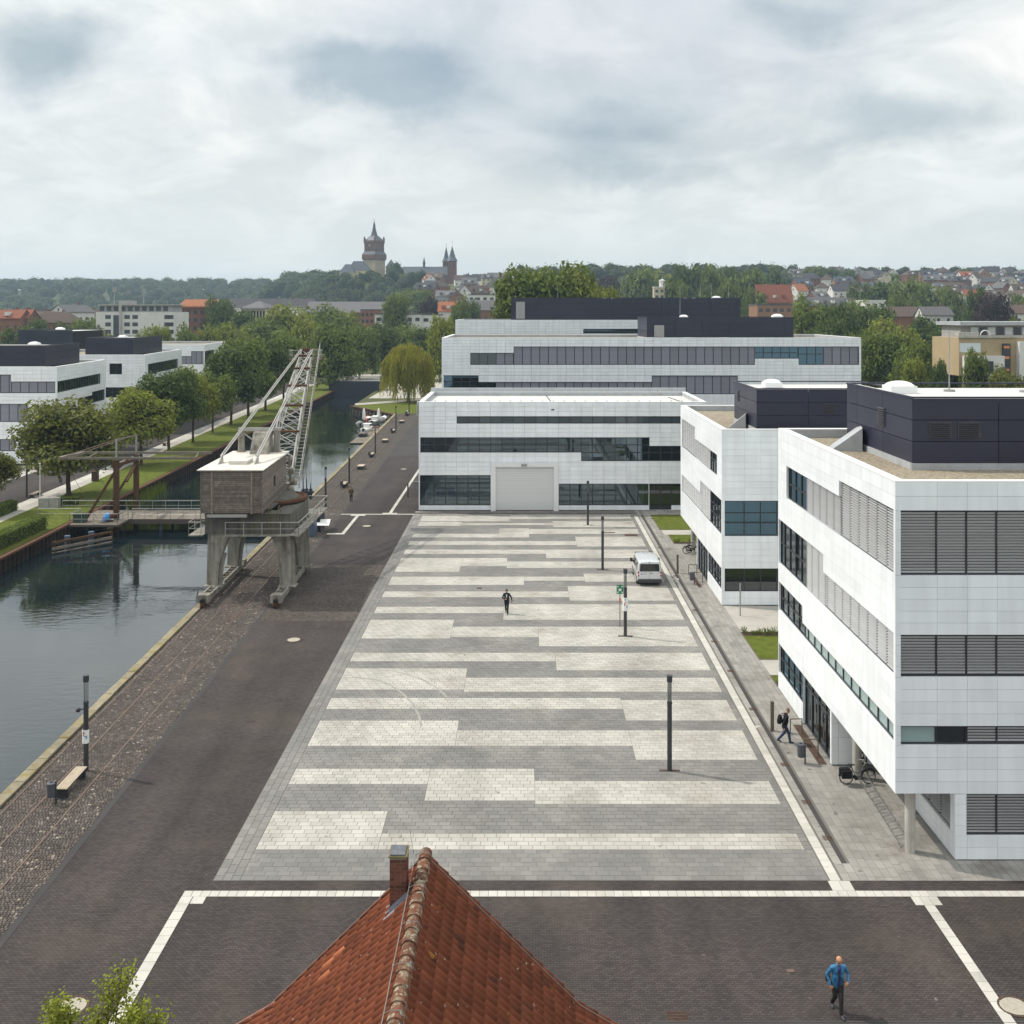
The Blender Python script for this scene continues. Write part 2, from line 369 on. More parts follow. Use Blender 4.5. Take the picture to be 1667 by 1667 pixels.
mat('cobble_joint', (0.035, 0.030, 0.026), 0.95)
mat('quay_stone', (0.24, 0.21, 0.145), 0.9, orand=0.15, irand=0.15, noise=(2.5, 0.2), stain=(1.1, 1.0, (0.22, 0.175, 0.035)), bump=(8, 0.4, 0.02))
mat('rail_steel', (0.155, 0.105, 0.08), 0.6, metal=0.4, noise=(1.5, 0.2))
mat('grass', (0.098, 0.122, 0.020), 0.95, noise=(1.6, 0.30), bump=(22, 0.9, 0.06), stain=(0.35, 0.5, (0.135, 0.135, 0.03)), spec=0.1)
mat('soil', (0.055, 0.038, 0.028), 0.95, noise=(3, 0.3), bump=(15, 0.8, 0.05))
mat('ground', (0.085, 0.092, 0.040), 0.95, noise=(0.05, 0.3), stain=(0.02, 0.6, (0.07, 0.085, 0.03)), spec=0.1)
mat('sheet_pile', (0.032, 0.021, 0.016), 0.9, noise=(2.0, 0.3), stain=(1.2, 0.5, (0.035, 0.026, 0.02)))
mat('timber_brown', (0.085, 0.045, 0.026), 0.85, noise=(3.0, 0.3), bump=(12, 0.4, 0.02))
mat('timber_grey', (0.19, 0.165, 0.135), 0.9, orand=0.12, irand=0.12, noise=(2.5, 0.2))
mat('board_wood', (0.205, 0.168, 0.145), 0.85, orand=0.22, irand=0.22, noise=(4.0, 0.28), stain=(2.5, 0.45, (0.33, 0.30, 0.28)))
mat('crane_roof', (0.60, 0.575, 0.52), 0.7, noise=(1.2, 0.08), stain=(1.3, 0.5, (0.35, 0.29, 0.21)))
mat('crane_steel', (0.29, 0.272, 0.235), 0.75, noise=(1.0, 0.16), stain=(1.1, 0.8, (0.105, 0.085, 0.05)))
mat('crane_dark', (0.125, 0.117, 0.104), 0.8, noise=(1.2, 0.2), stain=(1.2, 0.7, (0.10, 0.095, 0.045)))
mat('mossy', (0.17, 0.15, 0.075), 0.9, noise=(2.0, 0.3), stain=(1.5, 0.6, (0.075, 0.068, 0.025)))
mat('blue_steel', (0.075, 0.105, 0.16), 0.6, noise=(1.5, 0.15))
mat('navy', (0.022, 0.026, 0.042), 0.6)
mat('roof_tile', (0.172, 0.051, 0.025), 0.75, orand=0.15, irand=0.15, noise=(1.8, 0.22), stain=(1.4, 0.55, (0.12, 0.045, 0.024)))
mat('roof_tile_new', (0.42, 0.135, 0.055), 0.7, orand=0.1)
mat('ridge_tile', (0.12, 0.05, 0.03), 0.85, orand=0.2, noise=(4, 0.25), stain=(6.0, 0.9, (0.25, 0.235, 0.165)))
mat('brick_piece', (0.135, 0.055, 0.038), 0.85, orand=0.30, irand=0.30, noise=(12, 0.2))
mat('mortar', (0.20, 0.18, 0.155), 0.95)
mat('lead', (0.26, 0.29, 0.34), 0.5, metal=0.3, noise=(3, 0.15))
mat('slate', (0.10, 0.11, 0.125), 0.7, noise=(5, 0.15), stain=(8, 0.5, (0.30, 0.31, 0.32)))
mat('wire', (0.24, 0.23, 0.215), 0.5, metal=0.5)
mat('shutter', (0.74, 0.75, 0.74), 0.45, orand=0.02)
mat('interior_dark', (0.24, 0.255, 0.275), 0.9, noise=(0.3, 0.3))
mat('interior_floor', (0.20, 0.20, 0.205), 0.7)
mat('curtain_pale', (0.50, 0.53, 0.50), 0.9)
mat('screen_blue', (0.035, 0.09, 0.26), 0.7)
mat('bench_wood', (0.42, 0.35, 0.26), 0.7, orand=0.12, noise=(3, 0.15))
mat('bin_grey', (0.085, 0.09, 0.105), 0.5, metal=0.2)
mat('corten', (0.085, 0.055, 0.042), 0.9, noise=(6, 0.3))
mat('bollard', (0.17, 0.135, 0.10), 0.6, metal=0.4)
mat('van_paint', (0.66, 0.68, 0.70), 0.28, metal=0.25, coat=0.7, noise=(1.5, 0.03))
mat('van_glass', (0.010, 0.012, 0.014), 0.06, spec=0.7)
mat('van_plastic', (0.035, 0.036, 0.04), 0.55)
mat('red_lamp', (0.35, 0.015, 0.015), 0.15, coat=0.5)
mat('amber', (0.7, 0.25, 0.1), 0.2)
mat('plate_white', (0.82, 0.82, 0.80), 0.5)
mat('eu_blue', (0.02, 0.06, 0.35), 0.5)
mat('sign_green', (0.012, 0.21, 0.10), 0.45)
mat('poster_blue', (0.12, 0.38, 0.60), 0.6)
mat('poster_red', (0.62, 0.14, 0.08), 0.6)
mat('acrylic', (0.62, 0.68, 0.70), 0.15, spec=0.6)
mat('skin', (0.50, 0.235, 0.125), 0.5, noise=(30, 0.08))
mat('hair_grey', (0.17, 0.12, 0.095), 0.8)
mat('hair_dark', (0.02, 0.016, 0.013), 0.7)
mat('jacket_blue', (0.030, 0.165, 0.33), 0.6, noise=(9, 0.18), bump=(14, 0.5, 0.02))
mat('shirt_purple', (0.045, 0.040, 0.13), 0.8)
mat('cloth_black', (0.014, 0.014, 0.017), 0.85, noise=(8, 0.2), bump=(12, 0.4, 0.02))
mat('cloth_navy', (0.016, 0.018, 0.026), 0.85, noise=(8, 0.2), bump=(12, 0.4, 0.02))
mat('jeans', (0.035, 0.055, 0.12), 0.85, noise=(9, 0.25), bump=(12, 0.4, 0.02))
mat('trouser_dark', (0.032, 0.028, 0.027), 0.85, noise=(9, 0.2), bump=(12, 0.4, 0.02))
mat('jacket_brown', (0.115, 0.075, 0.04), 0.85, noise=(9, 0.2))
mat('shoe', (0.035, 0.04, 0.055), 0.5)
mat('shirt_white', (0.65, 0.70, 0.76), 0.8)
mat('blue_tarp', (0.05, 0.27, 0.62), 0.6)
mat('green_box', (0.03, 0.055, 0.035), 0.7)
mat('green_sheet', (0.06, 0.115, 0.06), 0.6, orand=0.12)
mat('bark', (0.075, 0.055, 0.040), 0.95, noise=(4, 0.3), bump=(10, 0.8, 0.05))
leafmat('leaf_mid', (0.130, 0.170, 0.026), 0.45)
leafmat('leaf_dark', (0.082, 0.120, 0.024), 0.45)
leafmat('leaf_bright', (0.195, 0.225, 0.030), 0.38)
leafmat('leaf_young', (0.20, 0.23, 0.02), 0.45)
leafmat('leaf_olive', (0.142, 0.155, 0.026), 0.42)
leafmat('leaf_copper', (0.048, 0.030, 0.034), 0.35)
leafmat('leaf_willow', (0.30, 0.29, 0.035), 0.35)
leafmat('leaf_hill', (0.062, 0.108, 0.038), 0.42, tint=((0.14, 0.155, 0.036), 2.0))
leafmat('leaf_hedge', (0.125, 0.17, 0.025), 0.4)
mat('crown_core', (0.022, 0.030, 0.012), 0.95)  # near-black solids among the leaves stand in for shade deep in the foliage
# water: dark, clear surface with wind ripples
mw = mat('water', (0.008, 0.015, 0.018), 0.03, spec=0.5); t = mw.node_tree; n = t.nodes; l = t.links; b = n['Principled BSDF']
b.inputs['IOR'].default_value = 1.95
geo = next(x for x in n if x.type == 'NEW_GEOMETRY')
mp = n.new('ShaderNodeMapping'); mp.inputs['Scale'].default_value = (0.55, 1.5, 1); l.new(geo.outputs['Position'], mp.inputs[0])
wn1 = n.new('ShaderNodeTexNoise'); wn1.inputs['Scale'].default_value = 1.5; wn1.inputs['Detail'].default_value = 3; l.new(mp.outputs[0], wn1.inputs[0])
wn2 = n.new('ShaderNodeTexNoise'); wn2.inputs['Scale'].default_value = 0.09; wn2.inputs['Detail'].default_value = 3; l.new(geo.outputs['Position'], wn2.inputs[0])
mr = n.new('ShaderNodeMapRange'); l.new(wn2.outputs[0], mr.inputs[0]); mr.inputs[1].default_value = 0.38; mr.inputs[2].default_value = 0.66; mr.inputs[3].default_value = 0.004; mr.inputs[4].default_value = 0.030
bp = n.new('ShaderNodeBump'); bp.inputs['Distance'].default_value = 1.0; l.new(mr.outputs[0], bp.inputs['Strength']); l.new(wn1.outputs[0], bp.inputs['Height']); l.new(bp.outputs[0], b.inputs['Normal'])
glassmat('pane', (0.66, 0.78, 0.84), 0.85, ior=2.0, gcol=(0.80, 0.92, 1.0))
glassmat('clear_acrylic', (0.96, 0.98, 0.98), 1.0)
glassmat('pane_dark', (0.30, 0.36, 0.40), 0.45, ior=1.9)
glassmat('pane_sky_tint', (0.20, 0.38, 0.50), 0.40, ior=2.6, gcol=(0.42, 0.68, 0.85))  # blue of a sky reflection is put into the gloss tint
mat('pane_frost', (0.30, 0.40, 0.40), 0.25, spec=0.6)
mat('pane_strip', (0.085, 0.105, 0.115), 0.12, spec=0.7, orand=0.25)
def blindmat(name, c1, c2, pitch):
    m = mat(name, c1, 0.5, orand=0.10); t = m.node_tree; n = t.nodes; l = t.links; b = n['Principled BSDF']
    geo = next(x for x in n if x.type == 'NEW_GEOMETRY'); rgb = next(x for x in n if x.type == 'RGB')
    wv = n.new('ShaderNodeTexWave'); wv.bands_direction = 'Z'; wv.inputs['Scale'].default_value = 0.314/pitch; wv.inputs['Distortion'].default_value = 0
    l.new(geo.outputs['Position'], wv.inputs[0])
    mx = n.new('ShaderNodeMix'); mx.data_type = 'RGBA'; l.new(wv.outputs['Fac'], mx.inputs[0]); mx.inputs[6].default_value = (*c2,1); mx.inputs[7].default_value = (*c1,1)
    for lk in list(rgb.outputs[0].links): l.new(mx.outputs[2], lk.to_socket)
    return m
blindmat('blind_far', (0.30, 0.31, 0.36), (0.13, 0.13, 0.16), 0.17)
blindmat('blind_far_light', (0.42, 0.42, 0.42), (0.30, 0.30, 0.30), 0.17)

streaks(M['crane_steel'], (3.0, 3.0, .30), .40); streaks(M['crane_dark'], (3.0, 3.0, .30), .30); streaks(M['sheet_pile'], (1, 3.0, .2), .3); streaks(M['concrete'], (4, 4, .4), .2); streaks(M['paver_dark'], (.55, .035, 1), .20); streaks(M['tile_light'], (.5, .05, 1), .12); streaks(M['tile_grey'], (.5, .05, 1), .10); streaks(M['tile_walk'], (.7, .12, 1), .15)
def specks(m, scale, thr, col, amt=.85):
    """small spots of lichen, gum or droppings"""
    t = m.node_tree; n = t.nodes; l = t.links; b = n['Principled BSDF']; src = b.inputs['Base Color'].links[0].from_socket
    geo = next(x for x in n if x.type == 'NEW_GEOMETRY'); nn = n.new('ShaderNodeTexNoise'); nn.inputs['Scale'].default_value = scale; nn.inputs['Detail'].default_value = 2; l.new(geo.outputs['Position'], nn.inputs[0])
    mr = n.new('ShaderNodeMapRange'); l.new(nn.outputs[0], mr.inputs[0]); mr.inputs[1].default_value = thr; mr.inputs[2].default_value = thr+.03; mr.inputs[4].default_value = amt
    mx = n.new('ShaderNodeMix'); mx.data_type = 'RGBA'; l.new(mr.outputs[0], mx.inputs[0]); l.new(src, mx.inputs[6]); mx.inputs[7].default_value = (*col, 1); l.new(mx.outputs[2], b.inputs['Base Color'])
specks(M['roof_tile'], 11, .715, (.42, .39, .33)); specks(M['roof_tile'], 3.2, .72, (.36, .17, .03), .7); specks(M['roof_tile'], 2.1, .66, (.075, .03, .02), .7); specks(M['ridge_tile'], 9, .60, (.30, .29, .22))
specks(M['paver_dark'], 3.0, .745, (.20, .18, .16), .6); specks(M['paver_dark'], .9, .68, (.035, .03, .03), .6); specks(M['tile_light'], 2.2, .71, (.15, .135, .115), .6); specks(M['tile_grey'], 2.4, .72, (.09, .085, .08), .6); specks(M['tile_walk'], 2.0, .69, (.09, .08, .07), .6)
UNIT = {}
def unit(mname, kind='box'):
    """shared unit box (centre origin, 1x1x1) per material"""
    k = (mname, kind)
    if k not in UNIT:
        b = MB(); b.box(-.5,.5,-.5,.5,-.5,.5); UNIT[k] = b.mesh('block_' + mname, M[mname])
    return UNIT[k]
# ================================================================= terrain, water, paving
def sstep(a, b, x):
    t = min(1.0, max(0.0, (x-a)/(b-a))); return t*t*(3-2*t)
def quayX(Y):
    if Y < 226: return -23.75-0.0241*(Y-47.3)
    if Y < 246: return -28.06+(-40.5+28.06)*(Y-226)/20
    return -40.5-0.03*(Y-246)
def bankX(Y): return -47.3-0.034*(Y-95)
def cobR(Y): return -18.3-0.020*(Y-37.8)
def stripX(Y): return -57.5-0.044*(Y-120)
def ht(X, Y):
    if Y < 380: return -0.06
    u = X/max(Y, 1)*F+CX
    k = sstep(560, 690, u)
    right = 56*sstep(430, 1060, Y)-5*sstep(850, 1000, Y)*(1-sstep(760, 900, u))
    left = max(60*sstep(1000, 1750, Y), 52*sstep(950, 1230, Y)*sstep(360, 480, u))
    z = -0.06+right*k+left*(1-k)
    dx, dy = (X+146)/62, (Y-1010)/75
    z = max(z, 58*math.exp(-(dx*dx+dy*dy)**1.3*0.55))
    z += 1.5*mnoise.noise(Vector((X*0.01, Y*0.01, 0)))*sstep(450, 700, Y)
    return z
g = MB(); NCOL = 46
rowsY = [-40, 0, 20, 40, 60, 80, 100, 120, 140, 160, 180, 200, 226, 236, 246, 270, 300, 325, 332, 380, 420]+[460+40*i for i in range(24)]+[1450, 1550, 1650, 1750, 1900, 2200, 3000, 5000, 9000]
for Y in rowsY:
    sp = max(6.0, Y/32.0); xl, xq = bankX(Y), quayX(Y)
    lft = [xl-sp*k for k in range(NCOL, 0, -1)]; lft[0] = min(lft[0], -6000)
    rgt = [xq+sp*k for k in range(1, NCOL+1)]; rgt[-1] = max(rgt[-1], 6000)
    for x in lft: g.v.append((x, Y, ht(x, Y)))
    deep = -3.2 if Y <= 325 else None
    g.v.append((xl, Y, ht(xl, Y))); g.v.append((xl+0.05, Y, deep if deep else ht(xl, Y)))
    g.v.append((xq-0.05, Y, deep if deep else ht(xq, Y))); g.v.append((xq, Y, ht(xq, Y)))
    for x in rgt: g.v.append((x, Y, ht(x, Y)))
nc = 2*NCOL+4
for i in range(len(rowsY)-1):
    for j in range(nc-1):
        g.f.append([i*nc+j, i*nc+j+1, (i+1)*nc+j+1, (i+1)*nc+j]); g.m.append(0)
tag(g.build('ground', M['ground']), kind='structure')
b = MB(); b.quad((-75, -60, -1.4), (-12, -60, -1.4), (-12, 345, -1.4), (-75, 345, -1.4)); tag(b.build('water', M['water']), kind='structure')

def strip(fa, fb, ys, z, name, m, sk=None):
    b = MB()
    for i in range(len(ys)-1):
        y0, y1 = ys[i], ys[i+1]
        b.quad((fa(y0), y0, z), (fb(y0), y0, z), (fb(y1), y1, z), (fa(y1), y1, z))
    return tag(b.build(name, M[m]), kind='structure')
def sheet(x0, x1, y0, y1, z, name, m):
    b = MB(); b.quad((x0,y0,z),(x1,y0,z),(x1,y1,z),(x0,y1,z)); return tag(b.build(name, M[m]), kind='structure')
YS = [20+10*i for i in range(23)]
strip(lambda y: cobR(y)-0.1, lambda y: 60.0, [20, 60, 100, 140, 160], -0.002, 'road', 'paver_dark')
strip(lambda y: cobR(y)-0.1, lambda y: -11.9, [160, 200, 240, 330], -0.004, 'road', 'asphalt')
sheet(-19.8, -12.05, 74.5, 91.0, 0.003, 'small_stone_paving', 'paver_small')
strip(lambda y: quayX(y)+0.4, cobR, [118+8*i for i in range(15)]+[238], 0.004, 'cobble_paving', 'paver_small')
# gutter line between cobbles and road
strip(lambda y: cobR(y)-0.16, lambda y: cobR(y)+0.16, [24+10*i for i in range(21)], 0.008, 'gutter', 'asphalt')

# cobbles, real stones in the near strip
cs = strip(lambda y: quayX(y)+0.4, cobR, [26, 40, 54, 68, 82, 100, 118], 0.004, 'cobble_paving', 'cobble_joint')
b = MB(); y = 30.0
while y < 117.9:
    dep = 0.135; x = quayX(y)+0.52+rnd.uniform(0, .1)
    while x < cobR(y)-0.2:
        wd = rnd.uniform(0.11, 0.17); hh = 0.028+rnd.uniform(-0.006, 0.010)
        x0, x1, y0, y1 = x+.008, x+wd-.008, y+.008+rnd.uniform(-.012,.012), y+dep-.008+rnd.uniform(-.012,.012); i = .018
        b.add([(x0,y0,.002),(x1,y0,.002),(x1,y1,.002),(x0,y1,.002),(x0+i,y0+i,hh),(x1-i,y0+i,hh),(x1-i,y1-i,hh),(x0+i,y1-i,hh)],
              [(4,5,6,7),(0,1,5,4),(1,2,6,5),(2,3,7,6),(3,0,4,7)])
        x += wd
    y += dep
tag(b.build('cobbles', M['cobble'], cs), kind='stuff')

# quay wall with coping stones
qw = MB()
for y0, y1 in [(20+8*i, 28+8*i) for i in range(25)]+[(220, 226), (226, 236), (236, 246)]:
    a, c = quayX(y0), quayX(y1)
    qw.add([(a-.02,y0,-3),(a+.35,y0,-3),(c+.35,y1,-3),(c-.02,y1,-3),(a-.02,y0,-.01),(a+.35,y0,-.01),(c+.35,y1,-.01),(c-.02,y1,-.01)],
           [(4,5,6,7),(0,4,7,3),(1,2,6,5)])
quay = qw.build('quay_wall', M['concrete']); tag(quay, kind='structure')
y = 30.0
while y < 225:
    ln = 1.25 if y < 130 else 3.0
    a = quayX(y+ln/2)
    inst('coping_stone', unit('quay_stone'), quay, (a+.21, y+ln/2, .055+rnd.uniform(-.012,.012)), (.50+rnd.uniform(-.04,.04), ln-.03, .13), (rnd.uniform(-.006,.006), 0, .0241))
    y += ln
# tram-like crane rails in the cobbles
for k, off in enumerate((0.78, 2.05, 3.62)):
    b = MB()
    for y0 in range(26, 220, 8):
        b.beam((quayX(y0)+off, y0, .034), (quayX(y0+8)+off, y0+8, .034), .075, .03)
    o = b.build('steel_rail', M['rail_steel'])
    tag(o, ['narrow steel crane rail along the edge stones of the quay', 'rusty rail in the cobbles, canal-side one of the track', 'rusty rail in the cobbles, road-side one of the track'][k], 'rail', 'rails in the quay cobbles')

# ---------------------------------------------------------------- plaza paving
plaza = sheet(-12.05, 12.35, 40.42, 113.6, 0.004, 'plaza_paving', 'tile_joint')
def zr(u0, u1, v0, v1, k):       # a pale field read as photo points: k=1 / k=2 two zoomed views
    (ou, ov, sc) = ((500, 820, 2.381), (780, 740, 4.387))[k-1]
    return (ou+u0/sc, ou+u1/sc, ov+v0/sc, ov+v1/sc)
fields = [zr(-900,220,440,475,2), zr(220,1080,435,460,2), zr(-900,-140,482,508,2), zr(-140,520,490,505,2), zr(520,1110,478,518,2),
 zr(-900,130,565,592,2), zr(130,355,530,592,2), zr(355,1140,535,568,2), zr(-900,680,618,648,2), zr(680,1190,588,660,2),
 zr(-900,465,678,708,2), zr(465,1230,680,742,2), zr(-900,-125,742,835,2), zr(-125,215,742,800,2), zr(215,1300,768,808,2),
 zr(-1200,320,875,935,2), zr(320,750,875,905,2), zr(750,1380,850,912,2), zr(-1200,660,975,1020,2), zr(660,1395,940,1045,2),
 zr(100,750,398,423,1), zr(750,1460,392,450,1), zr(0,575,453,523,1), zr(575,885,475,515,1), zr(885,1520,477,555,1),
 zr(-100,970,580,612,1), zr(970,1570,578,648,1), zr(-100,620,637,725,1), zr(620,1612,675,727,1), zr(-200,1210,755,795,1), zr(1210,1800,762,838,1),
 zr(-300,595,845,945,1), zr(595,1240,878,938,1), zr(1240,1900,882,998,1), zr(-400,455,1030,1090,1), zr(455,870,1027,1158,1), zr(870,2000,1072,1165,1),
 zr(-500,275,1198,1345,1), zr(275,2200,1280,1345,1)]
TW, TD = 0.50, 0.33
FR = []
for (u0, u1, v0, v1) in fields:
    ya, yb = G(u0, v1).y, G(u0, v0).y; ym = (ya+yb)/2
    FR.append((max(-11.0, round(gx(u0, ym)*2)/2), min(11.5, round(gx(u1, ym)*2)/2), ya, yb))
for i in range(len(FR)):
    for j in range(len(FR)):
        a_, b_ = FR[i], FR[j]
        if i != j and 0 < abs(a_[1]-b_[0]) <= .75 and min(a_[3], b_[3]) > max(a_[2], b_[2]): FR[j] = (a_[1], b_[1], b_[2], b_[3])
def pale(x, y):
    if x < -11.0 or x > 11.5: return False
    return any(a <= x <= b and c <= y <= d for a, b, c, d in FR)
stuff = {'tile_light': MB(), 'tile_grey': MB()}; near = []
ny = int((113.5-40.45)/TD)
def tile(bm, x0, x1, y0, y1, z0, z1):
    e = .006
    bm.add([(x0,y0,z0),(x1,y0,z0),(x1,y1,z0),(x0,y1,z0),(x0+e,y0+e,z1),(x1-e,y0+e,z1),(x1-e,y1-e,z1),(x0+e,y1-e,z1)],
           [(4,5,6,7),(0,1,5,4),(1,2,6,5),(2,3,7,6),(3,0,4,7)])
tcount = 0
for r in range(ny):
    y0 = 40.45+r*TD; sh = (r % 3)*TW/3.0+rnd.uniform(-.03,.03)
    ym = y0+TD/2; cutx = sorted(set([-11.0, 11.8]+[round(q, 3) for a_, b_, c_, d_ in FR if c_ <= ym <= d_ for q in (a_, b_) if -10.9 < q < 11.7]))
    xs = []; x = -11.0-sh+TW
    while x < 11.8:
        if x > -10.9 and all(abs(x-c_) > .12 for c_ in cutx): xs.append(x)
        x += TW
    xs = sorted(xs+cutx)
    for x0, x1 in zip(xs[:-1], xs[1:]):
        if x1-x0 > .04:
            k = 'tile_light' if pale((x0+x1)/2, y0+TD/2) else 'tile_grey'
            dz = rnd.uniform(-.0025, .0025)
            uu = CX+(x0+x1)/2*F/y0; vv = CY+22*F/y0
            hidden = abs(uu-690) < max(0, (vv-1385)*1.12)          # behind the red roof
            if tcount < 300 and not hidden:
                inst('paving_slab', unit(k), plaza, ((x0+x1)/2, y0+TD/2, .009+dz), (x1-x0-.010, TD-.010, .018)); tcount += 1
            else:
                tile(stuff[k], x0+.0045, x1-.0045, y0+.0045, y0+TD-.0045, .003, .018+dz)
# long border slabs, left edge and right edge beside the white line
for xa in (-12.03, -11.69, -11.35): 
    y = 40.45-rnd.uniform(0,.3)
    while y < 113.4:
        tile(stuff['tile_grey'], xa+.006, xa+.334, max(40.44, y+.006), y+.594, .003, .018+rnd.uniform(-.002,.002)); y += .6
for k, nm in (('tile_light', 'pale_slabs'), ('tile_grey', 'grey_slabs')):
    tag(stuff[k].build(nm, M[k], plaza), kind='stuff')
# walkway along the buildings
walk = sheet(12.35, 34.0, 40.42, 45.0, 0.0035, 'pavement', 'tile_joint'); walk2 = sheet(12.35, 18.0, 45.0, 116.0, 0.0035, 'pavement', 'tile_joint')
bm = MB()
xx = 12.36
while xx < 21:
    y = 40.43-rnd.uniform(0,.6); yend = 115.8 if xx < 17.0 else 45.0
    while y < yend:
        if not (12.52 < xx+.16 < 12.93 and y > 41.2): tile(bm, xx+.005, xx+.325, max(40.43, y+.005), max(40.47, y+.655), .003, .016+rnd.uniform(-.002,.002))
        y += .66
    xx += .33
tag(bm.build('walk_slabs', M['tile_walk'], walk2), kind='stuff')
sheet(12.50, 12.90, 41.4, 113.5, .012, 'drain_strip', 'asphalt')
bm = MB()
xx = -12.0
while xx < 14:
    tile(bm, xx+.005, xx+.595, 113.65, 114.2, .003, .014); tile(bm, xx+.005, xx+.595, 114.95, 115.5, .003, .014); xx += .6
tag(bm.build('walk_slabs', M['tile_walk'], walk2), kind='stuff')

# ---------------------------------------------------------------- white paver lines
def white_line(x0, x1, y0, y1, n):
    base = sheet(x0, x1, y0, y1, .006, 'white_line', 'tile_joint'); b = MB()
    long_x = (x1-x0) > (y1-y0); Lg = (x1-x0) if long_x else (y1-y0); k = max(1, int(round(Lg/n)))
    for i in range(k):
        a, c = i*Lg/k, (i+1)*Lg/k
        if long_x: tile(b, x0+a+.005, x0+c-.005, y0, y1, .005, .016+rnd.uniform(-.001,.001))
        else: tile(b, x0, x1, y0+a+.005, y0+c-.005, .005, .016+rnd.uniform(-.001,.001))
    tag(b.build('line_slabs', M['tile_white'], base), kind='stuff')
white_line(-12.90, 34.0, 39.33, 39.72, .34); white_line(-12.90, -12.47, 22, 39.33, .5); white_line(-12.45, -11.95, 38.85, 39.33, .5)
white_line(14.86, 15.24, 22, 38.75, .5); white_line(14.55, 15.55, 38.76, 39.32, .33); white_line(11.75, 12.60, 39.73, 40.41, .42)
white_line(11.87, 12.27, 40.42, 113.0, .5); white_line(12.28, 12.60, 55.3, 55.6, .3); white_line(12.28, 12.80, 86.0, 86.4, .3)
white_line(-30.0, -11.9, 113.75, 114.1, .5); white_line(-14.85, -14.5, 114.7, 160, .5); white_line(-15.5, -13.9, 114.12, 114.68, .4)
white_line(-18.2, -17.85, 104.2, 113.0, .5); white_line(-19.6, -17.85, 103.6, 104.18, .5); white_line(-18.8, -17.2, 113.05, 113.72, .5)

# manholes and gratings
def manhole(x, y, label, r=.42, light=True):
    b = MB(); b.lathe((x,y,0), [(r+.10,.0),(r+.10,.02),(r+.03,.022),(r+.03,.012)], 28)
    o = b.build('manhole_cover', M['corten']); tag(o, label, 'manhole cover', 'round manhole covers')
    b = MB(); b.lathe((x,y,0), [(r,.0),(r,.024)], 28); b.build('lid', M['lid_pale' if light else 'rail_steel'], o)
manhole(gx(478,70.2), 70.2, 'pale round manhole cover in the dark road near the crane\'s shadow')
manhole(gx(118,33.1), 33.1, 'pale round manhole cover half hidden by the treetop')
manhole(gx(1652,33.1), 33.1, 'pale round manhole cover beside the foot of the slanting white line')
manhole(gx(597,107.6), 107.6, 'pale manhole cover in the road between the short white line and the plaza')
manhole(gx(657,146.8), 146.8, 'pale manhole cover in the far road beside the white hall')
manhole(gx(935,114.6), 114.55, 'dark manhole cover in front of the roller door', .35, False)
for i, y in enumerate((43.5, 46.7, 50.6, 57.7, 63.9, 69.6, 77.0, 87.0, 97.5)):
    b = MB()
    for k in range(5): b.box(12.5, 12.9, y+.085*k, y+.055+.085*k, .012, .02)
    o = b.build('drain_grate', M['corten']); tag(o, 'rusty drain grate in the dark strip, %s from the white cross line' % ORD[i], 'drain grate', 'grates in the drain strip')
for (u, v, wd, dp, lab) in ((990, 868, 1.3, .35, 'long rusty grate in the far plaza near the lamp'), (1028, 873, 1.2, .9, 'square rusty hatch in the far plaza near the white van'),
                            (780, 958.5, .35, .3, 'small rusty drain cover in the plaza left of the walking man in black'), (1068, 845, 1.0, .4, 'rusty grate in the pavement before the lawn at the hall')):
    p = G(u, v); b = MB()
    for k in range(6): b.box(p.x-wd/2, p.x+wd/2, p.y+k*dp/6, p.y+(k+.75)*dp/6, .018, .026)
    b.box(p.x-wd/2-.04, p.x+wd/2+.04, p.y-.05, p.y+dp+.04, .012, .021)
    tag(b.build('drain_cover', M['corten']), lab, 'drain cover')
p = G(1105, 1663); b = MB()
for k in range(7): b.box(p.x-.3, p.x+.3, p.y+k*.07, p.y+k*.07+.045, .004, .014)
tag(b.build('drain_cover', M['corten']), 'rusty road drain at the lower edge right of the red roof', 'drain cover')
p = G(1287, 1581); b = MB(); b.box(p.x-.12, p.x+.12, p.y-.08, p.y+.08, .0, .02); tag(b.build('drain_cover', M['rail_steel']), 'tiny dark valve cover in the dark paving near the man in blue', 'drain cover')
# lighter kerb walk right at the lower edge
sheet(4.0, 40.0, 22.0, 32.35, .004, 'pavement', 'asphalt')
b = MB(); b.box(4.0, 40.0, 32.35, 32.43, .0, .012); tag(b.build('kerb', M['asphalt']), kind='structure')

# ---------------------------------------------------------------- lawns and paths between the white buildings
def lawn(x0, x1, y0, y1, soil=None):
    sheet(x0, x1, y0, y1, .030, 'lawn', 'grass')
    b = MB()
    for xa, xb, ya, yb in ((x0-.06,x1,y0-.06,y0),(x0-.06,x1,y1,y1+.06),(x0-.06,x0,y0,y1)): b.box(xa,xb,ya,yb,.0,.05)
    tag(b.build('lawn_edging', M['rail_steel']), kind='structure')
    if soil: sheet(x0, x1, soil[0], soil[1], .036, 'soil_bed', 'soil')
lawn(14.95, 30, 66.2, 71.8, (71.0, 71.8)); lawn(14.95, 30, 61.5, 63.2, (61.5, 62.1))
sheet(14.95, 30, 63.3, 66.1, .024, 'path', 'pave_light'); sheet(14.95, 30, 71.9, 78.3, .022, 'path', 'pave_light')
lawn(14.3, 30, 99.4, 103.2, (99.4, 100.0)); sheet(13.9, 30, 103.3, 105.6, .024, 'path', 'pave_light'); lawn(13.8, 30, 105.7, 113.4)

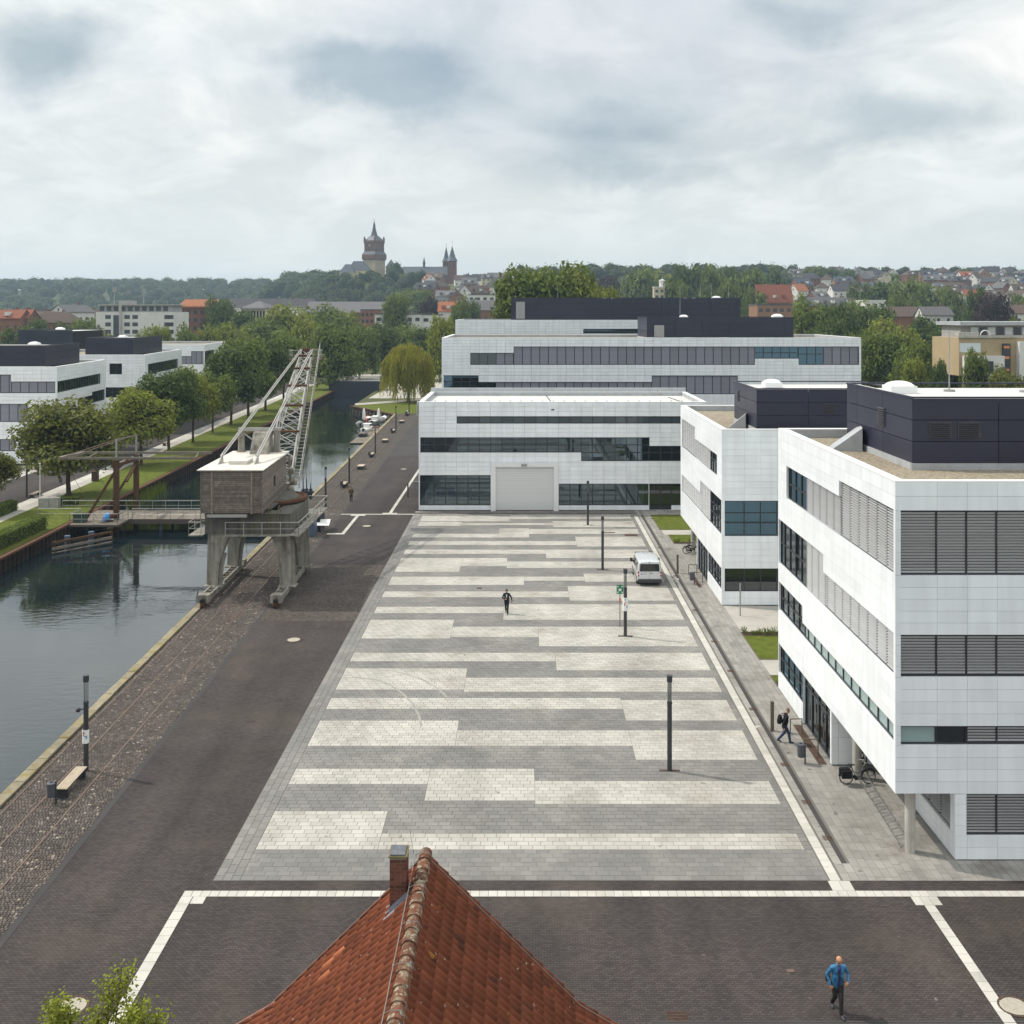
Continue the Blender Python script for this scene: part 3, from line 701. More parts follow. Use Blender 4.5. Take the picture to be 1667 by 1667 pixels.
# ---------------------------------------------------------------- far bank of the canal
YB = [40, 60, 80, 95, 110, 125, 140, 160, 180, 200, 230, 260, 300, 340]
strip(lambda y: stripX(y)+2.1, lambda y: bankX(y)-.25, YB, .0, 'lawn', 'grass')
strip(lambda y: stripX(y)+.7, lambda y: stripX(y)+2.1, YB, .004, 'path', 'pave_light')
strip(lambda y: stripX(y)-.7, lambda y: stripX(y)+.7, YB, .008, 'white_line', 'tile_white')
strip(lambda y: stripX(y)-9.0, lambda y: stripX(y)-.7, YB, .0, 'road', 'paver_dark')
strip(lambda y: stripX(y)-9.35, lambda y: stripX(y)-9.0, YB, .008, 'white_line', 'tile_white')
strip(lambda y: stripX(y)-40, lambda y: stripX(y)-9.35, YB, .0, 'pavement', 'pave_light')
b = MB()      # sheet piling: folded steel wall with a capping beam
y = 40.0; k = 0
while y < 320:
    x = bankX(y); d = .32
    for (ya, yb, xa, xb) in ((y, y+.25, x+.02, x+.02), (y+.25, y+.40, x+.02, x+.02+d), (y+.40, y+.75, x+.02+d, x+.02+d), (y+.75, y+.9, x+.02+d, x+.02)):
        b.quad((xa,ya,-3),(xb,yb,-3),(xb,yb,-.15),(xa,ya,-.15))
    y += .9
sp = b.build('sheet_pile_wall', M['sheet_pile']); tag(sp, 'rusty folded sheet pile wall holding the grassy far bank', 'retaining wall')
b = MB()
for y0 in range(40, 320, 10): b.beam((bankX(y0)+.16, y0, -.08), (bankX(y0+10)+.16, y0+10, -.08), .5, .2)
b.build('capping_beam', M['rust'], sp)
b = MB(); pts = [(-28.06-.02, 226), (-40.5, 246)]
for k in range(24):
    t0, t1 = k/24, (k+1)/24; o_ = .25*(k % 2)
    x0, y0 = -28.08+(-12.42)*t0, 226+20*t0; x1, y1 = -28.08-12.42*t1, 226+20*t1
    b.quad((x0-o_,y0-o_,-3),(x0-o_,y0-o_,-.1),(x1-o_,y1-o_,-.1),(x1-o_,y1-o_,-3))
sq = b.build('sheet_pile_wall', M['sheet_pile']); tag(sq, 'short rusty sheet pile wall slanting across the canal below the willow', 'retaining wall')
b = MB(); b.beam((-28.0,226,-.03), (-40.7,246.2,-.03), .6, .2); b.build('capping_beam', M['rust'], sq)
b = MB(); b.add([(-28.4,227,.01),(-12.5,232,.01),(-12.5,262,.01),(-24,262,.01),(-40.2,247,.01)], [(0,1,2,3,4)]); tag(b.build('lawn', M['grass']), kind='structure')
b = MB(); b.add([(-40,248,.012),(-24,262.5,.012),(-12.5,262.5,.012),(-12.5,268,.012),(-26,267,.012),(-41,253,.012)], [(0,1,2,3,4,5)]); tag(b.build('path', M['pave_light']), kind='structure')
sheet(-60, 60, 335, 372, .0, 'road', 'pave_light')
sheet(-40, 70, 268, 330, .006, 'pavement', 'pave_light')
# ================================================================= white university buildings
def lines(a, b, pitch, first=None, extra=()):
    s = [a, b]; x = a+(first if first is not None else pitch)
    while x < b-1e-3: s.append(x); x += pitch
    s = sorted(s); ex = sorted(set(round(e, 4) for e in extra if a < e < b))
    s = [x for x in s if x in (a, b) or all(abs(x-e) > .18 for e in ex)]
    return sorted(set(s+ex))
def frame_pts(o, d, n, s, z, out=0.0): return Vector((o[0]+d[0]*s+n[0]*out, o[1]+d[1]*s+n[1]*out, z))
def facade(bld, cells, o, d, n, Lg, z0, z1, wins, pitch, first, ph, mt='panel', thick=.22, joint=.010, hole=(), slat_objs=None, far=False, slats=None, rec=.17):
    ang = math.atan2(d[1], d[0])
    occ = [(w[0], w[1], w[2], w[3]) for w in wins]+list(hole)
    zc = sorted(set([z0, z1]+[round(x, 4) for w in occ for x in (w[2], w[3]) if z0 < x < z1]))
    for i in range(len(zc)-1):
        za, zb = zc[i], zc[i+1]; k = max(1, int(round((zb-za)/ph)))
        sl = lines(0, Lg, pitch, first, [x for w in occ for x in (w[0], w[1]) if w[2] < zb-1e-3 and w[3] > za+1e-3])
        for q in range(k):
            a, b_ = za+(zb-za)*q/k, za+(zb-za)*(q+1)/k; zm = (a+b_)/2
            for j in range(len(sl)-1):
                sm = (sl[j]+sl[j+1])/2
                if any(w[0] < sm < w[1] and w[2] < zm < w[3] for w in occ): continue
                c = frame_pts(o, d, n, sm, zm, -thick/2)
                cells.append((c, (sl[j+1]-sl[j]-joint, thick, b_-a-joint), ang, mt))
    for w in wins:
        s0, s1, wz0, wz1, kind = w[:5]; opt = w[5] if len(w) > 5 else {}
        wp = opt.get('pitch', pitch if pitch < 1.5 else 1.21); tr = opt.get('transom')
        sl = lines(s0, s1, wp, opt.get('first'))
        fr = MB(); fw = .07 if not far else .10
        dv = Vector((d[0], d[1], 0)); nv = Vector((n[0], n[1], 0)); zv = Vector((0,0,1))
        def bar(sa, sb, za, zb, dep=.08):
            fr.obox(frame_pts(o, d, n, (sa+sb)/2, (za+zb)/2, -rec+.01), dv*(sb-sa)/2, nv*dep/2, zv*(zb-za)/2)
        bar(s0, s1, wz0, wz0+fw); bar(s0, s1, wz1-fw, wz1)
        for x in sl: bar(max(s0, x-fw/2), min(s1, x+fw/2), wz0+fw, wz1-fw, .074)
        if tr:
            for tz in tr:
                for j in range(len(sl)-1): bar(sl[j]+fw/2, sl[j+1]-fw/2, tz-fw/2, tz+fw/2, .068)
        if kind.startswith('blind'):
            wo = fr.build('blind', M['frame'], bld)
            for j in range(len(sl)-1):
                a, b_ = sl[j]+fw/2, sl[j+1]-fw/2; c = frame_pts(o, d, n, (a+b_)/2, (wz0+wz1)/2, -rec-.05)
                if kind in ('blind_far', 'blind_far_light'):
                    inst('blind_curtain', unit(kind), wo, frame_pts(o, d, n, (a+b_)/2, (wz0+wz1)/2, -rec+.02), (b_-a-.02, .03, wz1-wz0-2*fw), (0,0,ang)); continue
                inst('pane', unit('blind_dark'), wo, c, (b_-a, .02, wz1-wz0-.1), (0,0,ang))
                k = int((wz1-wz0-.08)/.118)
                for q in range(k):
                    cz = wz1-.07-(q+.5)*.118; cc = frame_pts(o, d, n, (a+b_)/2, cz, -rec+.055)
                    if kind == 'blind_obj' and slat_objs is not None and slat_objs[0] < 300 and frame_pts(o,d,n,a,0,0).x < 21:
                        inst('slat', unit('slat'), wo, cc, (b_-a-.03, .112, .006), (R(-57) if n[1] < 0 else R(57), 0, ang)); slat_objs[0] += 1
                    else:
                        ty = (nv*math.cos(R(16))-zv*math.sin(R(16)))
                        slats.obox(cc, dv*(b_-a-.03)/2, ty*.056, (ty.cross(dv)).normalized()*.003)
            continue
        wo = fr.build('window', M['frame'], bld)
        for j in range(len(sl)-1):
            a, b_ = sl[j]+.01, sl[j+1]-.01
            inst('pane', unit(kind), wo, frame_pts(o, d, n, (a+b_)/2, (wz0+wz1)/2, -rec-.012), (b_-a, .012, wz1-wz0-.04), (0,0,ang))
def flush(bld, cells, nmax, name='panel'):
    cells.sort(key=lambda c: -(c[1][0]*c[1][2])/(c[0].y**2) if (c[0].x/c[0].y*F+CX) < 1720 and (c[0].x/c[0].y*F+CX) > -40 else 1)
    for c, sc, ang, mt in cells[:nmax]: inst(name, unit(mt), bld, c, sc, (0,0,ang))
    by = {}
    for c, sc, ang, mt in cells[nmax:]:
        a = Vector((math.cos(ang), math.sin(ang), 0)); by.setdefault(mt, MB()).obox(c, a*sc[0]/2, Vector((-a.y, a.x, 0))*sc[1]/2, Vector((0,0,sc[2]/2)))
    for mt, b in by.items(): tag(b.build(name+'_field', M[mt], bld), kind='stuff')
def parapet(bld, poly, z, wd=.45, h0=.5, inner='roof_grey'):
    """coping along a closed polygon; its inner upstand shows the roofing"""
    b = MB(); n = len(poly); c = Vector((sum(p[0] for p in poly)/n, sum(p[1] for p in poly)/n, 0))
    ins = [Vector((p[0], p[1], 0))+(Vector((1 if c.x > p[0] else -1, 1 if c.y > p[1] else -1, 0)))*wd for p in poly]
    for i in range(n):
        a, d = Vector((*poly[i], 0)), Vector((*poly[(i+1)%n], 0)); ai, di = ins[i], ins[(i+1)%n]
        b.add([(a.x,a.y,z-.02),(d.x,d.y,z-.02),(di.x,di.y,z-.02),(ai.x,ai.y,z-.02),(a.x,a.y,z+.04),(d.x,d.y,z+.04),(di.x,di.y,z+.04),(ai.x,ai.y,z+.04)],
              [(4,5,6,7),(0,1,5,4),(2,3,7,6),(3,2,1,0)], 0)
        b.add([(ai.x,ai.y,z-h0-.1),(di.x,di.y,z-h0-.1),(di.x,di.y,z-.02),(ai.x,ai.y,z-.02)], [(0,1,2,3)], 1)
    return b.build('parapet', [M['parapet'], M[inner]], bld)
def dark_box(bld, cells, x0, x1, y0, y1, z0, z1, pitch=3.0, lou=(), sl=0.0, door=None):
    """plant room: dark cladding on the front and left sides, white flat top"""
    b = MB(); b.add([(x0+.1,y0+.1,z0),(x1-.1,y0+.1,z0),(x1-.1+sl,y1-.1,z0),(x0+.1+sl,y1-.1,z0),(x0+.1,y0+.1,z1-.25),(x1-.1,y0+.1,z1-.25),(x1-.1+sl,y1-.1,z1-.25),(x0+.1+sl,y1-.1,z1-.25)],
            [(0,3,2,1),(0,1,5,4),(1,2,6,5),(2,3,7,6),(3,0,4,7)], 0); b.add([(x0+.1,y0+.1,z1-.24),(x1-.1,y0+.1,z1-.24),(x1-.1+sl,y1-.1,z1-.24),(x0+.1+sl,y1-.1,z1-.24)], [(0,1,2,3)], 1)
    ph = b.build('plant_room', [M['dark_joint'], M['roof_white']], bld)
    ex = [w for w in lou if w[0] == 'f']; facade(ph, cells, (x0, y0), (1, 0), (0, -1), x1-x0, z0+.3, z1-.02, [], pitch, None, .95, 'dark_clad', .1, .03)
    dy = y1-y0; ln = math.hypot(sl, dy)
    if sl <= 0: dd, nn, oo = (sl/ln, dy/ln), (-dy/ln, sl/ln), (x0, y0)
    facade(ph, cells, oo, dd, nn, ln, z0+.3, z1-.02, [], pitch, None, .95, 'dark_clad', .1, .03)
    b = MB(); b.box(x0-.03, x1+.03, y0-.04, y0+.05, z1-.02, z1+.06)
    b.obox(((x0+x0+sl)/2, (y0+y1)/2, z1+.02), Vector((sl, dy, 0))/2, (.05,0,0), (0,0,.04))
    b.obox(((x1+x1+sl)/2, (y0+y1)/2, z1+.02), Vector((sl, dy, 0))/2, (.05,0,0), (0,0,.04)); b.box(x0+sl, x1+sl, y1-.05, y1+.04, z1-.02, z1+.06)
    b.build('roof_edge', M['dark_clad'], ph)
    b = MB(); b.box(x0-.06, x1, y0-.07, y0+.04, z0, z0+.3); b.obox(((x0+x0+sl)/2, (y0+y1)/2, z0+.15), Vector((sl, dy, 0))/2, (.06,0,0), (0,0,.15)); b.build('flashing', M['roof_grey'], ph)
    for (k, a, zb, wd, hg) in lou:
        b = MB(); nb = int(hg/.09)
        if k == 'f':
            b.box(x0+a, x0+a+wd, y0-.03, y0+.02, zb, zb+hg)
            for q in range(nb): b.obox((x0+a+wd/2, y0-.06, zb+(q+.5)*hg/nb), (wd/2-.05,0,0), (0,.035,.02), (0,-.006,.01))
        else:
            b.box(x0-.03, x0+.02, y0+a, y0+a+wd, zb, zb+hg)
            for q in range(nb): b.obox((x0-.06, y0+a+wd/2, zb+(q+.5)*hg/nb), (0,wd/2-.05,0), (.035,0,.02), (-.006,0,.01))
        b.build('louvre_vent', M['louvre'], ph)
    return ph
def skylight(bld, x, y, z, r, label=None):
    b = MB(); b.box(x-r, x+r, y-r, y+r, z, z+r*.6)
    vs = []; n = 8
    for i in range(n+1):
        for j in range(n+1):
            a, c = -1+2*i/n, -1+2*j/n; vs.append((x+a*r*.96, y+c*r*.96, z+r*.6+r*.36*max(0,(1-a*a)*(1-c*c))**.5))
    b.add(vs, [(i*(n+1)+j, (i+1)*(n+1)+j, (i+1)*(n+1)+j+1, i*(n+1)+j+1) for i in range(n) for j in range(n)])
    return b.build('skylight', M['white_trim'], bld)
def ramp_duct(bld, p0, p1, wd, z0, z1):
    a, c = Vector((*p0, 0)), Vector((*p1, 0)); s = (c-a).normalized().cross(Vector((0,0,1)))*wd/2
    b = MB(); b.add([a-s+Vector((0,0,z0)), a+s+Vector((0,0,z0)), c+s+Vector((0,0,z0)), c-s+Vector((0,0,z0)), c+s+Vector((0,0,z1)), c-s+Vector((0,0,z1))],
                    [(0,1,4,5),(0,3,2,1),(2,3,5,4),(1,2,4),(0,5,3)])
    return b.build('duct_cover', M['roof_grey'], bld)
def mast(bld, x, y, z, h):
    b = MB(); b.tube((x,y,z), (x,y,z+h), .035, .02, 6); b.lathe((x,y,z), [(.3,0),(.3,.12),(.1,.14)], 10); return b.build('lightning_rod', M['metal_grey'], bld)
def rooms(bld, x0, x1, y0, y1, z0, z1, wall='interior_dark'):
    b = MB(); b.box(x0, x1, y0, y1, z0, z0+.02, 1); b.quad((x0,y1,z0),(x1,y1,z0),(x1,y1,z1),(x0,y1,z1)); b.quad((x0,y0,z0),(x0,y1,z0),(x0,y1,z1),(x0,y0,z1)); b.quad((x1,y0,z0),(x1,y0,z1),(x1,y1,z1),(x1,y1,z0))
    b.box(x0, x1, y0, y1, z1-.02, z1)
    return b.build('interior', [M[wall], M['interior_floor']], bld)

slat_count = [0]
# ---------------------------------------------------------------- near building
NB = thing('university_building', (14.9, 41.9, 0), 'white panelled building with slatted blinds and dark plant room, nearest the camera', 'building', 'white panelled university buildings')
sl = MB(); cells = []
X0, Y0, L1 = 14.9, 41.9, 14.0
facade(NB, cells, (X0, Y0), (1, 0), (0, -1), L1, 2.70, 15.2, [
    (.06, L1, 11.45, 14.06, 'blind_obj', {'first': 1.62}), (.06, L1, 7.37, 9.07, 'blind_obj', {'first': 1.62}),
    (.06, 1.68, 4.64, 5.41, 'pane_frost', {'pitch': 3}), (1.68, 2.9, 4.64, 5.41, 'pane_dark', {'pitch': 3}), (2.9, L1, 4.64, 5.41, 'blind_obj', {})],
    1.21, 1.68, .47, slat_objs=slat_count, slats=sl)
facade(NB, cells, (X0, Y0), (1, 0), (0, -1), L1, 0.06, 2.70, [(2.86, L1, 1.0, 2.68, 'blind_obj', {'first': 1.24})], 1.21, 1.68, .47, hole=[(0, 2.4, 0, 2.7)], slat_objs=slat_count, slats=sl)
SW = [(.06, 7.5, 11.45, 14.06, 'blind', {}), (7.5, 13.5, 11.45, 13.3, 'blind', {}), (13.5, 17.4, 11.45, 13.3, 'pane_sky_tint', {'transom': [12.3]}),
      (.06, 10.1, 7.37, 9.07, 'blind', {}), (10.1, 13.5, 7.37, 9.95, 'blind', {}), (13.5, 19.2, 7.37, 9.95, 'pane', {'transom': [8.6]}),
      (.06, 14.0, 4.64, 5.41, 'pane_frost', {}), (14.0, 19.2, 4.64, 6.3, 'pane', {'transom': [5.41]})]
facade(NB, cells, (X0, Y0), (0, 1), (-1, 0), 19.3, 2.70, 15.2, SW, 2.42, 1.68, .47, slats=sl)
facade(NB, cells, (X0, Y0), (0, 1), (-1, 0), 19.3, 0.06, 2.70, [(13.9, 19.2, 1.0, 2.68, 'pane_sky_tint', {'transom': [1.85]}), (8.85, 13.88, .06, 2.68, 'pane', {'pitch': 1.25, 'transom': [2.15]})],
       2.42, 1.68, .47, hole=[(0, 8.85, 0, 2.7)], slats=sl)
facade(NB, cells, (17.3, Y0+.24), (0, 1), (-1, 0), 8.6, 0.06, 2.70, [(.25, 8.5, 1.0, 2.68, 'blind', {})], 2.42, 1.2, .47, slats=sl)
facade(NB, cells, (X0+.02, 50.7), (1, 0), (0, -1), 2.25, 0.06, 2.70, [], 1.2, .35, .6)
flush(NB, cells, 300); tag(sl.build('slats', M['slat'], NB), kind='stuff')
b = MB(); b.box(X0+.24, X0+L1, Y0+.24, 61.0, 2.80, 14.55); b.box(17.55, X0+L1, Y0+.24, 61.0, 0, 2.78); b.box(X0+.25, 17.5, 55.9, 61.0, 0, .95)
b.box(17.0, 17.5, 50.95, 61.0, 0.0, 2.79); b.build('wall', M['core'], NB)
b = MB(); b.box(X0+.02, X0+L1, Y0+.02, 61.2, 2.705, 2.79); b.build('soffit', M['parapet'], NB)
b = MB(); b.box(X0+.26, X0+L1, 61.02, 61.2, 0, 15.1); b.build('rear_wall', M['panel'], NB)
b = MB(); b.box(X0+.3, X0+L1, Y0+.3, 61.0, 14.56, 14.72); b.build('roof', M['gravel'], NB)
parapet(NB, [(X0, Y0), (X0+L1, Y0), (X0+L1, 61.2), (X0, 61.2)], 15.2)
cells = []
pr = dark_box(NB, cells, 18.0, 28.9, 48.4, 58.2, 14.72, 18.05, 4.0, [('f', .75, 16.2, 1.05, .75), ('f', 2.1, 16.2, 1.05, .75), ('s', 3.6, 16.3, 1.0, .95)])
flush(pr, cells, 60, 'cladding_panel')
skylight(NB, 19.6, 54.5, 17.8, .68); mast(NB, 22.6, 55.5, 17.8, 3.2); mast(NB, 26.4, 55.0, 17.8, 4.0); ramp_duct(NB, (16.4, 56.0), (17.96, 55.6), 1.9, 14.72, 15.95)
for k, (x, y) in enumerate(((15.75, 42.6), (15.75, 49.4))):
    b = MB(); b.tube((x, y, 0), (x, y, 2.72), .21, .21, 20); b.build('column', M['concrete'], NB, smooth=False)
b = MB()
for yy in (51.9, 53.2, 54.4): b.box(X0-.02, X0+.03, yy-.03, yy+.03, .8, 1.6)
b.build('door_handle', M['bollard'], NB)
b = MB(); b.box(14.35, 14.75, 50.8, 55.7, .017, .024); tag(b.build('door_drain', M['corten'], NB))

# ---------------------------------------------------------------- middle building
MBD = thing('university_building', (14.85, 78.4, 0), 'white panelled building beyond the nearest one, with lawns on both sides of it', 'building', 'white panelled university buildings')
sl = MB(); cells = []; X0, Y0 = 14.85, 78.4; L1 = 14.0
facade(MBD, cells, (X0, Y0), (1, 0), (0, -1), L1, 0.06, 13.2, [(.06, L1, 5.22, 7.87, 'pane_sky_tint', {'first': 1.65, 'transom': [6.95, 6.2]}), (.06, L1, 1.06, 2.79, 'pane_dark', {'first': 1.65})], 1.23, 1.71, .47)
facade(MBD, cells, (X0, Y0), (0, 1), (-1, 0), 20.6, 2.79, 13.2, [(12.4, 19.8, 9.38, 12.03, 'blind', {}), (5.35, 12.4, 9.4, 11.05, 'blind', {}), (2.0, 5.35, 9.4, 11.05, 'pane_dark', {'transom': [10.4]}),
    (9.6, 19.8, 5.22, 6.8, 'blind', {}), (5.35, 9.6, 5.22, 7.87, 'blind', {}), (.06, 5.35, 5.22, 7.87, 'pane', {'transom': [6.95, 6.2]})], 2.46, 1.71, .47, slats=sl)
facade(MBD, cells, (X0, Y0), (0, 1), (-1, 0), 20.6, 0.06, 2.79, [(.06, 6.1, 1.06, 2.77, 'pane', {'transom': [1.9]}), (6.12, 11.5, .06, 2.77, 'pane', {'pitch': 1.25, 'transom': [2.2]})], 2.46, 1.71, .47, hole=[(11.5, 20.6, 0, 2.79)])
facade(MBD, cells, (X0+.02, 89.9), (1, 0), (0, 1), 2.25, 0.06, 2.79, [], 1.2, .35, .6)
facade(MBD, cells, (17.3, 90.1), (0, 1), (-1, 0), 8.9, 0.06, 2.79, [(.2, 8.7, 1.0, 2.7, 'pane_dark', {})], 2.42, 1.2, .47)
flush(MBD, cells, 220); tag(sl.build('slats', M['slat'], MBD), kind='stuff')
b = MB(); b.box(X0+.24, X0+L1, Y0+3.0, 98.8, 2.86, 12.55); b.box(X0+.24, X0+L1, Y0+.24, 98.8, 8.0, 12.5); b.box(X0+.24, X0+L1, Y0+.24, Y0+3.0, 2.86, 5.15); b.box(17.55, X0+L1, 82.0, 98.8, 0, 2.84); b.box(X0+.24, X0+L1, Y0+.24, Y0+4, 0, 1.0)
b.build('wall', M['core'], MBD); rooms(MBD, X0+.3, X0+13, Y0+.3, Y0+2.9, 5.16, 7.98)
b = MB(); b.box(X0+.02, X0+L1, Y0+.02, 99.0, 2.795, 2.855); b.build('soffit', M['parapet'], MBD)
b = MB(); b.box(X0+.3, X0+L1, Y0+.3, 98.8, 12.56, 12.72); b.build('roof', M['gravel'], MBD)
parapet(MBD, [(X0, Y0), (X0+L1, Y0), (X0+L1, 99.0), (X0, 99.0)], 13.2)
cells = []; pr = dark_box(MBD, cells, 18.0, 28.8, 80.8, 89.4, 12.72, 16.1, 4.0, [('f', 5.1, 14.2, 1.0, .8), ('s', 6.5, 14.6, .9, .9)])
flush(pr, cells, 40, 'cladding_panel'); skylight(MBD, 20.3, 85.5, 15.9, .7); ramp_duct(MBD, (16.6, 84.7), (17.96, 84.3), 1.7, 12.72, 13.9)
b = MB(); b.tube((15.9, 98.2, 0), (15.9, 98.2, 2.8), .21, .21, 18); b.build('column', M['concrete'], MBD)

# ---------------------------------------------------------------- hall with the roller door
HB = thing('hall_building', (-11.7, 116, 0), 'long white hall with a roller door closing the far end of the plaza', 'building', 'white panelled university buildings')
cells = []; hx, hy, HL = -11.7, 116.0, 32.0
def hs(u): return gx(u, hy)-hx
facade(HB, cells, (hx, hy), (1, 0), (0, -1), HL, 0.05, 12.05, [
    (hs(743.4), HL, 9.67, 10.49, 'pane_strip', {'pitch': 1.2587}),
    (.17, hs(946), 6.45, 8.15, 'pane', {'pitch': 1.2587, 'first': 1.53, 'transom': [7.3]}), (hs(946), hs(1057.4), 5.49, 8.15, 'pane', {'pitch': 1.2587, 'transom': [7.3, 6.45]}), (hs(1057.4), HL, 5.49, 7.2, 'pane', {'pitch': 1.2587, 'transom': [6.45]}),
    (.13, hs(798.6), .58, 3.95, 'pane', {'pitch': 1.2587, 'first': 1.57, 'transom': [3.1]}), (hs(909.5), hs(1056), .58, 3.0, 'pane', {'pitch': 1.2587}),
    (hs(1057), hs(1093), .08, 3.0, 'pane_dark', {'pitch': 1.25, 'transom': [2.4]}), (hs(1093), HL, .58, 3.0, 'pane_dark', {'pitch': 1.2587})],
    1.2587, 1.69, .47, joint=.015, hole=[(hs(798.6), hs(909.5), 0, 5.35)], rec=.2, far=True)
flush(HB, cells, 300)
b = MB(); a, c, e, f_ = gx(798.6, hy), gx(909.5, hy), gx(807, hy), gx(901.5, hy)      # roller door with its white frame
b.box(a+.02, e, hy-.25, hy+.2, 0, 5.33); b.box(f_, c-.02, hy-.25, hy+.2, 0, 5.33); b.box(e, f_, hy-.25, hy+.2, 4.9, 5.33)
dr = b.build('roller_door', M['white_trim'], HB)
for k in range(26): inst('slat', unit('shutter'), dr, ((e+f_)/2, hy+.05, .08+(k+.5)*4.8/26), (f_-e, .06, 4.8/26-.022))
b = MB(); b.box(e, f_, hy+.1, hy+.18, 0, 4.9); b.build('door_backing', M['roof_grey'], dr)
b = MB(); b.box(gx(849,hy), gx(858,hy), hy-.4, hy-.26, 5.0, 5.25); b.build('door_lamp', M['metal_grey'], dr)
b = MB(); b.box(e-.3, f_+.3, hy-.9, hy-.2, .0, .012); b.build('threshold', M['corten'], HB)
for (u, v) in ((900, 667),): b = MB(); b.box(gx(u-2.4,hy), gx(u+2.4,hy), hy-.03, hy, gz(v+1,hy), gz(v-1,hy)); b.build('overflow_spout', M['black'], HB)
b = MB(); b.box(hx+.24, hx+HL, 122.0, 131.3, 0, 11.4); b.box(hx+.24, hx+HL, hy+.24, 131.3, 8.3, 9.6); b.box(hx+.24, hx+HL, hy+.24, 131.3, 10.55, 11.4); b.box(a, c, hy+.3, 122, 0, 5.4)
b.box(hx+.24, hx+HL, hy+.24, 122, 4.0, 5.4); b.box(hx+.02, hx+.22, hy+.24, 131.3, 0.0, 11.9); b.box(hx+HL-2, hx+HL, hy+.25, 122, 0, 11.4); b.build('wall', M['core'], HB)
rooms(HB, hx+.3, a, hy+.3, hy+5.5, 0.02, 4.0); rooms(HB, c, hx+HL-2, hy+.3, hy+5.5, .02, 4.0); rooms(HB, hx+.3, hx+HL-2, hy+.3, hy+5.8, 5.42, 8.28); rooms(HB, hx+.3, hx+HL-2, hy+.3, hy+3.5, 9.62, 10.54)
b = MB(); b.box(hx+.3, hx+HL, hy+.4, 131.2, 11.4, 11.58); b.build('roof', M['roof_white'], HB)
parapet(HB, [(hx, hy), (hx+HL, hy), (hx+HL, 131.5), (hx, 131.5)], 12.05, .5)
b = MB(); b.box(hx+.02, hx+HL, 131.05, 131.5, 11.3, 12.55); b.build('rear_upstand', M['roof_grey'], HB)
b = MB()
for k in range(24): b.box(hx+1.2+k*1.26, hx+1.36+k*1.26, 122.6, 122.76, 11.58, 11.68)
tag(b.build('roof_studs', M['roof_grey'], HB), kind='stuff')
b = MB(); b.path([(gx(905,121), 117.5, 11.61), (gx(905,121)-.5, 120.5, 11.61), (gx(905,121)-.9, 130.5, 11.61)], .05, 5); b.path([(gx(1118,121), 117.5, 11.61), (gx(1112,121), 121, 11.61), (gx(1102,121), 128, 11.61)], .05, 5); b.build('roof_cable', M['black'], HB)
for k, (u0, u1, v0, v1) in enumerate(((710,724,791,815), (729,742,795,818), (752,769,795,819))):     # blue screens standing inside
    sc = thing('screen_board', (gx((u0+u1)/2, 118.5), 118.5, .05), 'blue pinboard standing behind the glass of the white hall, %s from its corner' % ORD[k], 'partition', 'blue screens inside the hall')
    b = MB(); b.box(gx(u0,118.5), gx(u1,118.5), 118.48, 118.52, .55, 2.1); b.build('panel', M['screen_blue'], sc)
    b = MB(); xa, xb = gx(u0,118.5), gx(u1,118.5)
    for x in (xa, xb): b.box(x-.03, x+.03, 118.46, 118.54, .04, 2.15); b.box(x-.04, x+.04, 118.2, 118.8, .04, .1)
    b.box(xa, xb, 118.46, 118.54, 2.1, 2.16); b.build('frame', M['metal_grey'], sc)
b = MB()
for u in (692, 1035):
    for k in range(6): b.box(gx(u,116.6)+k*.16, gx(u,116.6)+k*.16+.11, 116.6, 116.68, .6, 3.6 if u < 800 else 2.9)
for u in (690, 797, 910, 960, 1000):
    for k in range(4): b.box(gx(u,116.6)+k*.16, gx(u,116.6)+k*.16+.11, 116.6, 116.68, 6.5, 8.1)
tag(b.build('curtains', M['curtain_pale'], HB), kind='stuff')
b = MB(); b.box(gx(683,hy)-.5, gx(683,hy)-.42, hy+2, hy+3.1, 10.4, 11.9); o = b.build('sign_panel', M['plate_white'], HB); 
b = MB()
for (a0, a1, z0, z1) in ((2.2,2.5,10.7,11.1),(2.6,2.8,11.2,11.6)): b.box(gx(683,hy)-.52, gx(683,hy)-.505, hy+a0, hy+a1, z0, z1)
b.build('print', M['poster_blue'], o)

# ---------------------------------------------------------------- long building behind, and the third one
SB = thing('university_building', (-11.9, 151, 0), 'long white building with striped blinds rising behind the hall', 'building', 'white panelled university buildings')
cells = []; sx, sy = -11.9, 151.0; SL = gx(1402, sy)-sx
def ss(u): return gx(u, sy)-sx
bf = {'pitch': 1.256}
facade(SB, cells, (sx, sy), (1, 0), (0, -1), SL, 8.5, 18.36, [
    (ss(765.6), ss(807.6), 14.45, 16.18, 'pane_dark', bf), (ss(807.6), ss(836.3), 14.45, 16.18, 'blind_far', bf), (ss(836.3), ss(1229), 14.45, 17.1, 'blind_far', bf),
    (ss(1229), ss(1300), 15.35, 17.1, 'pane_sky_tint', dict(bf, transom=[16.2])), (ss(1300), ss(1341), 14.45, 17.1, 'pane_sky_tint', dict(bf, transom=[16.0])), (ss(1341), SL-.3, 14.45, 17.1, 'blind_far', bf),
    (.3, ss(779), 10.2, 12.94, 'pane_sky_tint', dict(bf, transom=[12.0])), (ss(779), ss(807), 10.2, 11.98, 'pane_sky_tint', bf), (ss(807), ss(1061), 10.2, 11.98, 'blind_far', bf), (ss(1061), ss(1201), 10.2, 12.9, 'blind_far', bf)],
    1.256, 1.69, .47, joint=.02, far=True, rec=.2)
flush(SB, cells, 300)
b = MB(); b.box(sx+.3, sx+SL-.1, sy+.3, 174, 0, 17.8); b.build('wall', M['core'], SB)
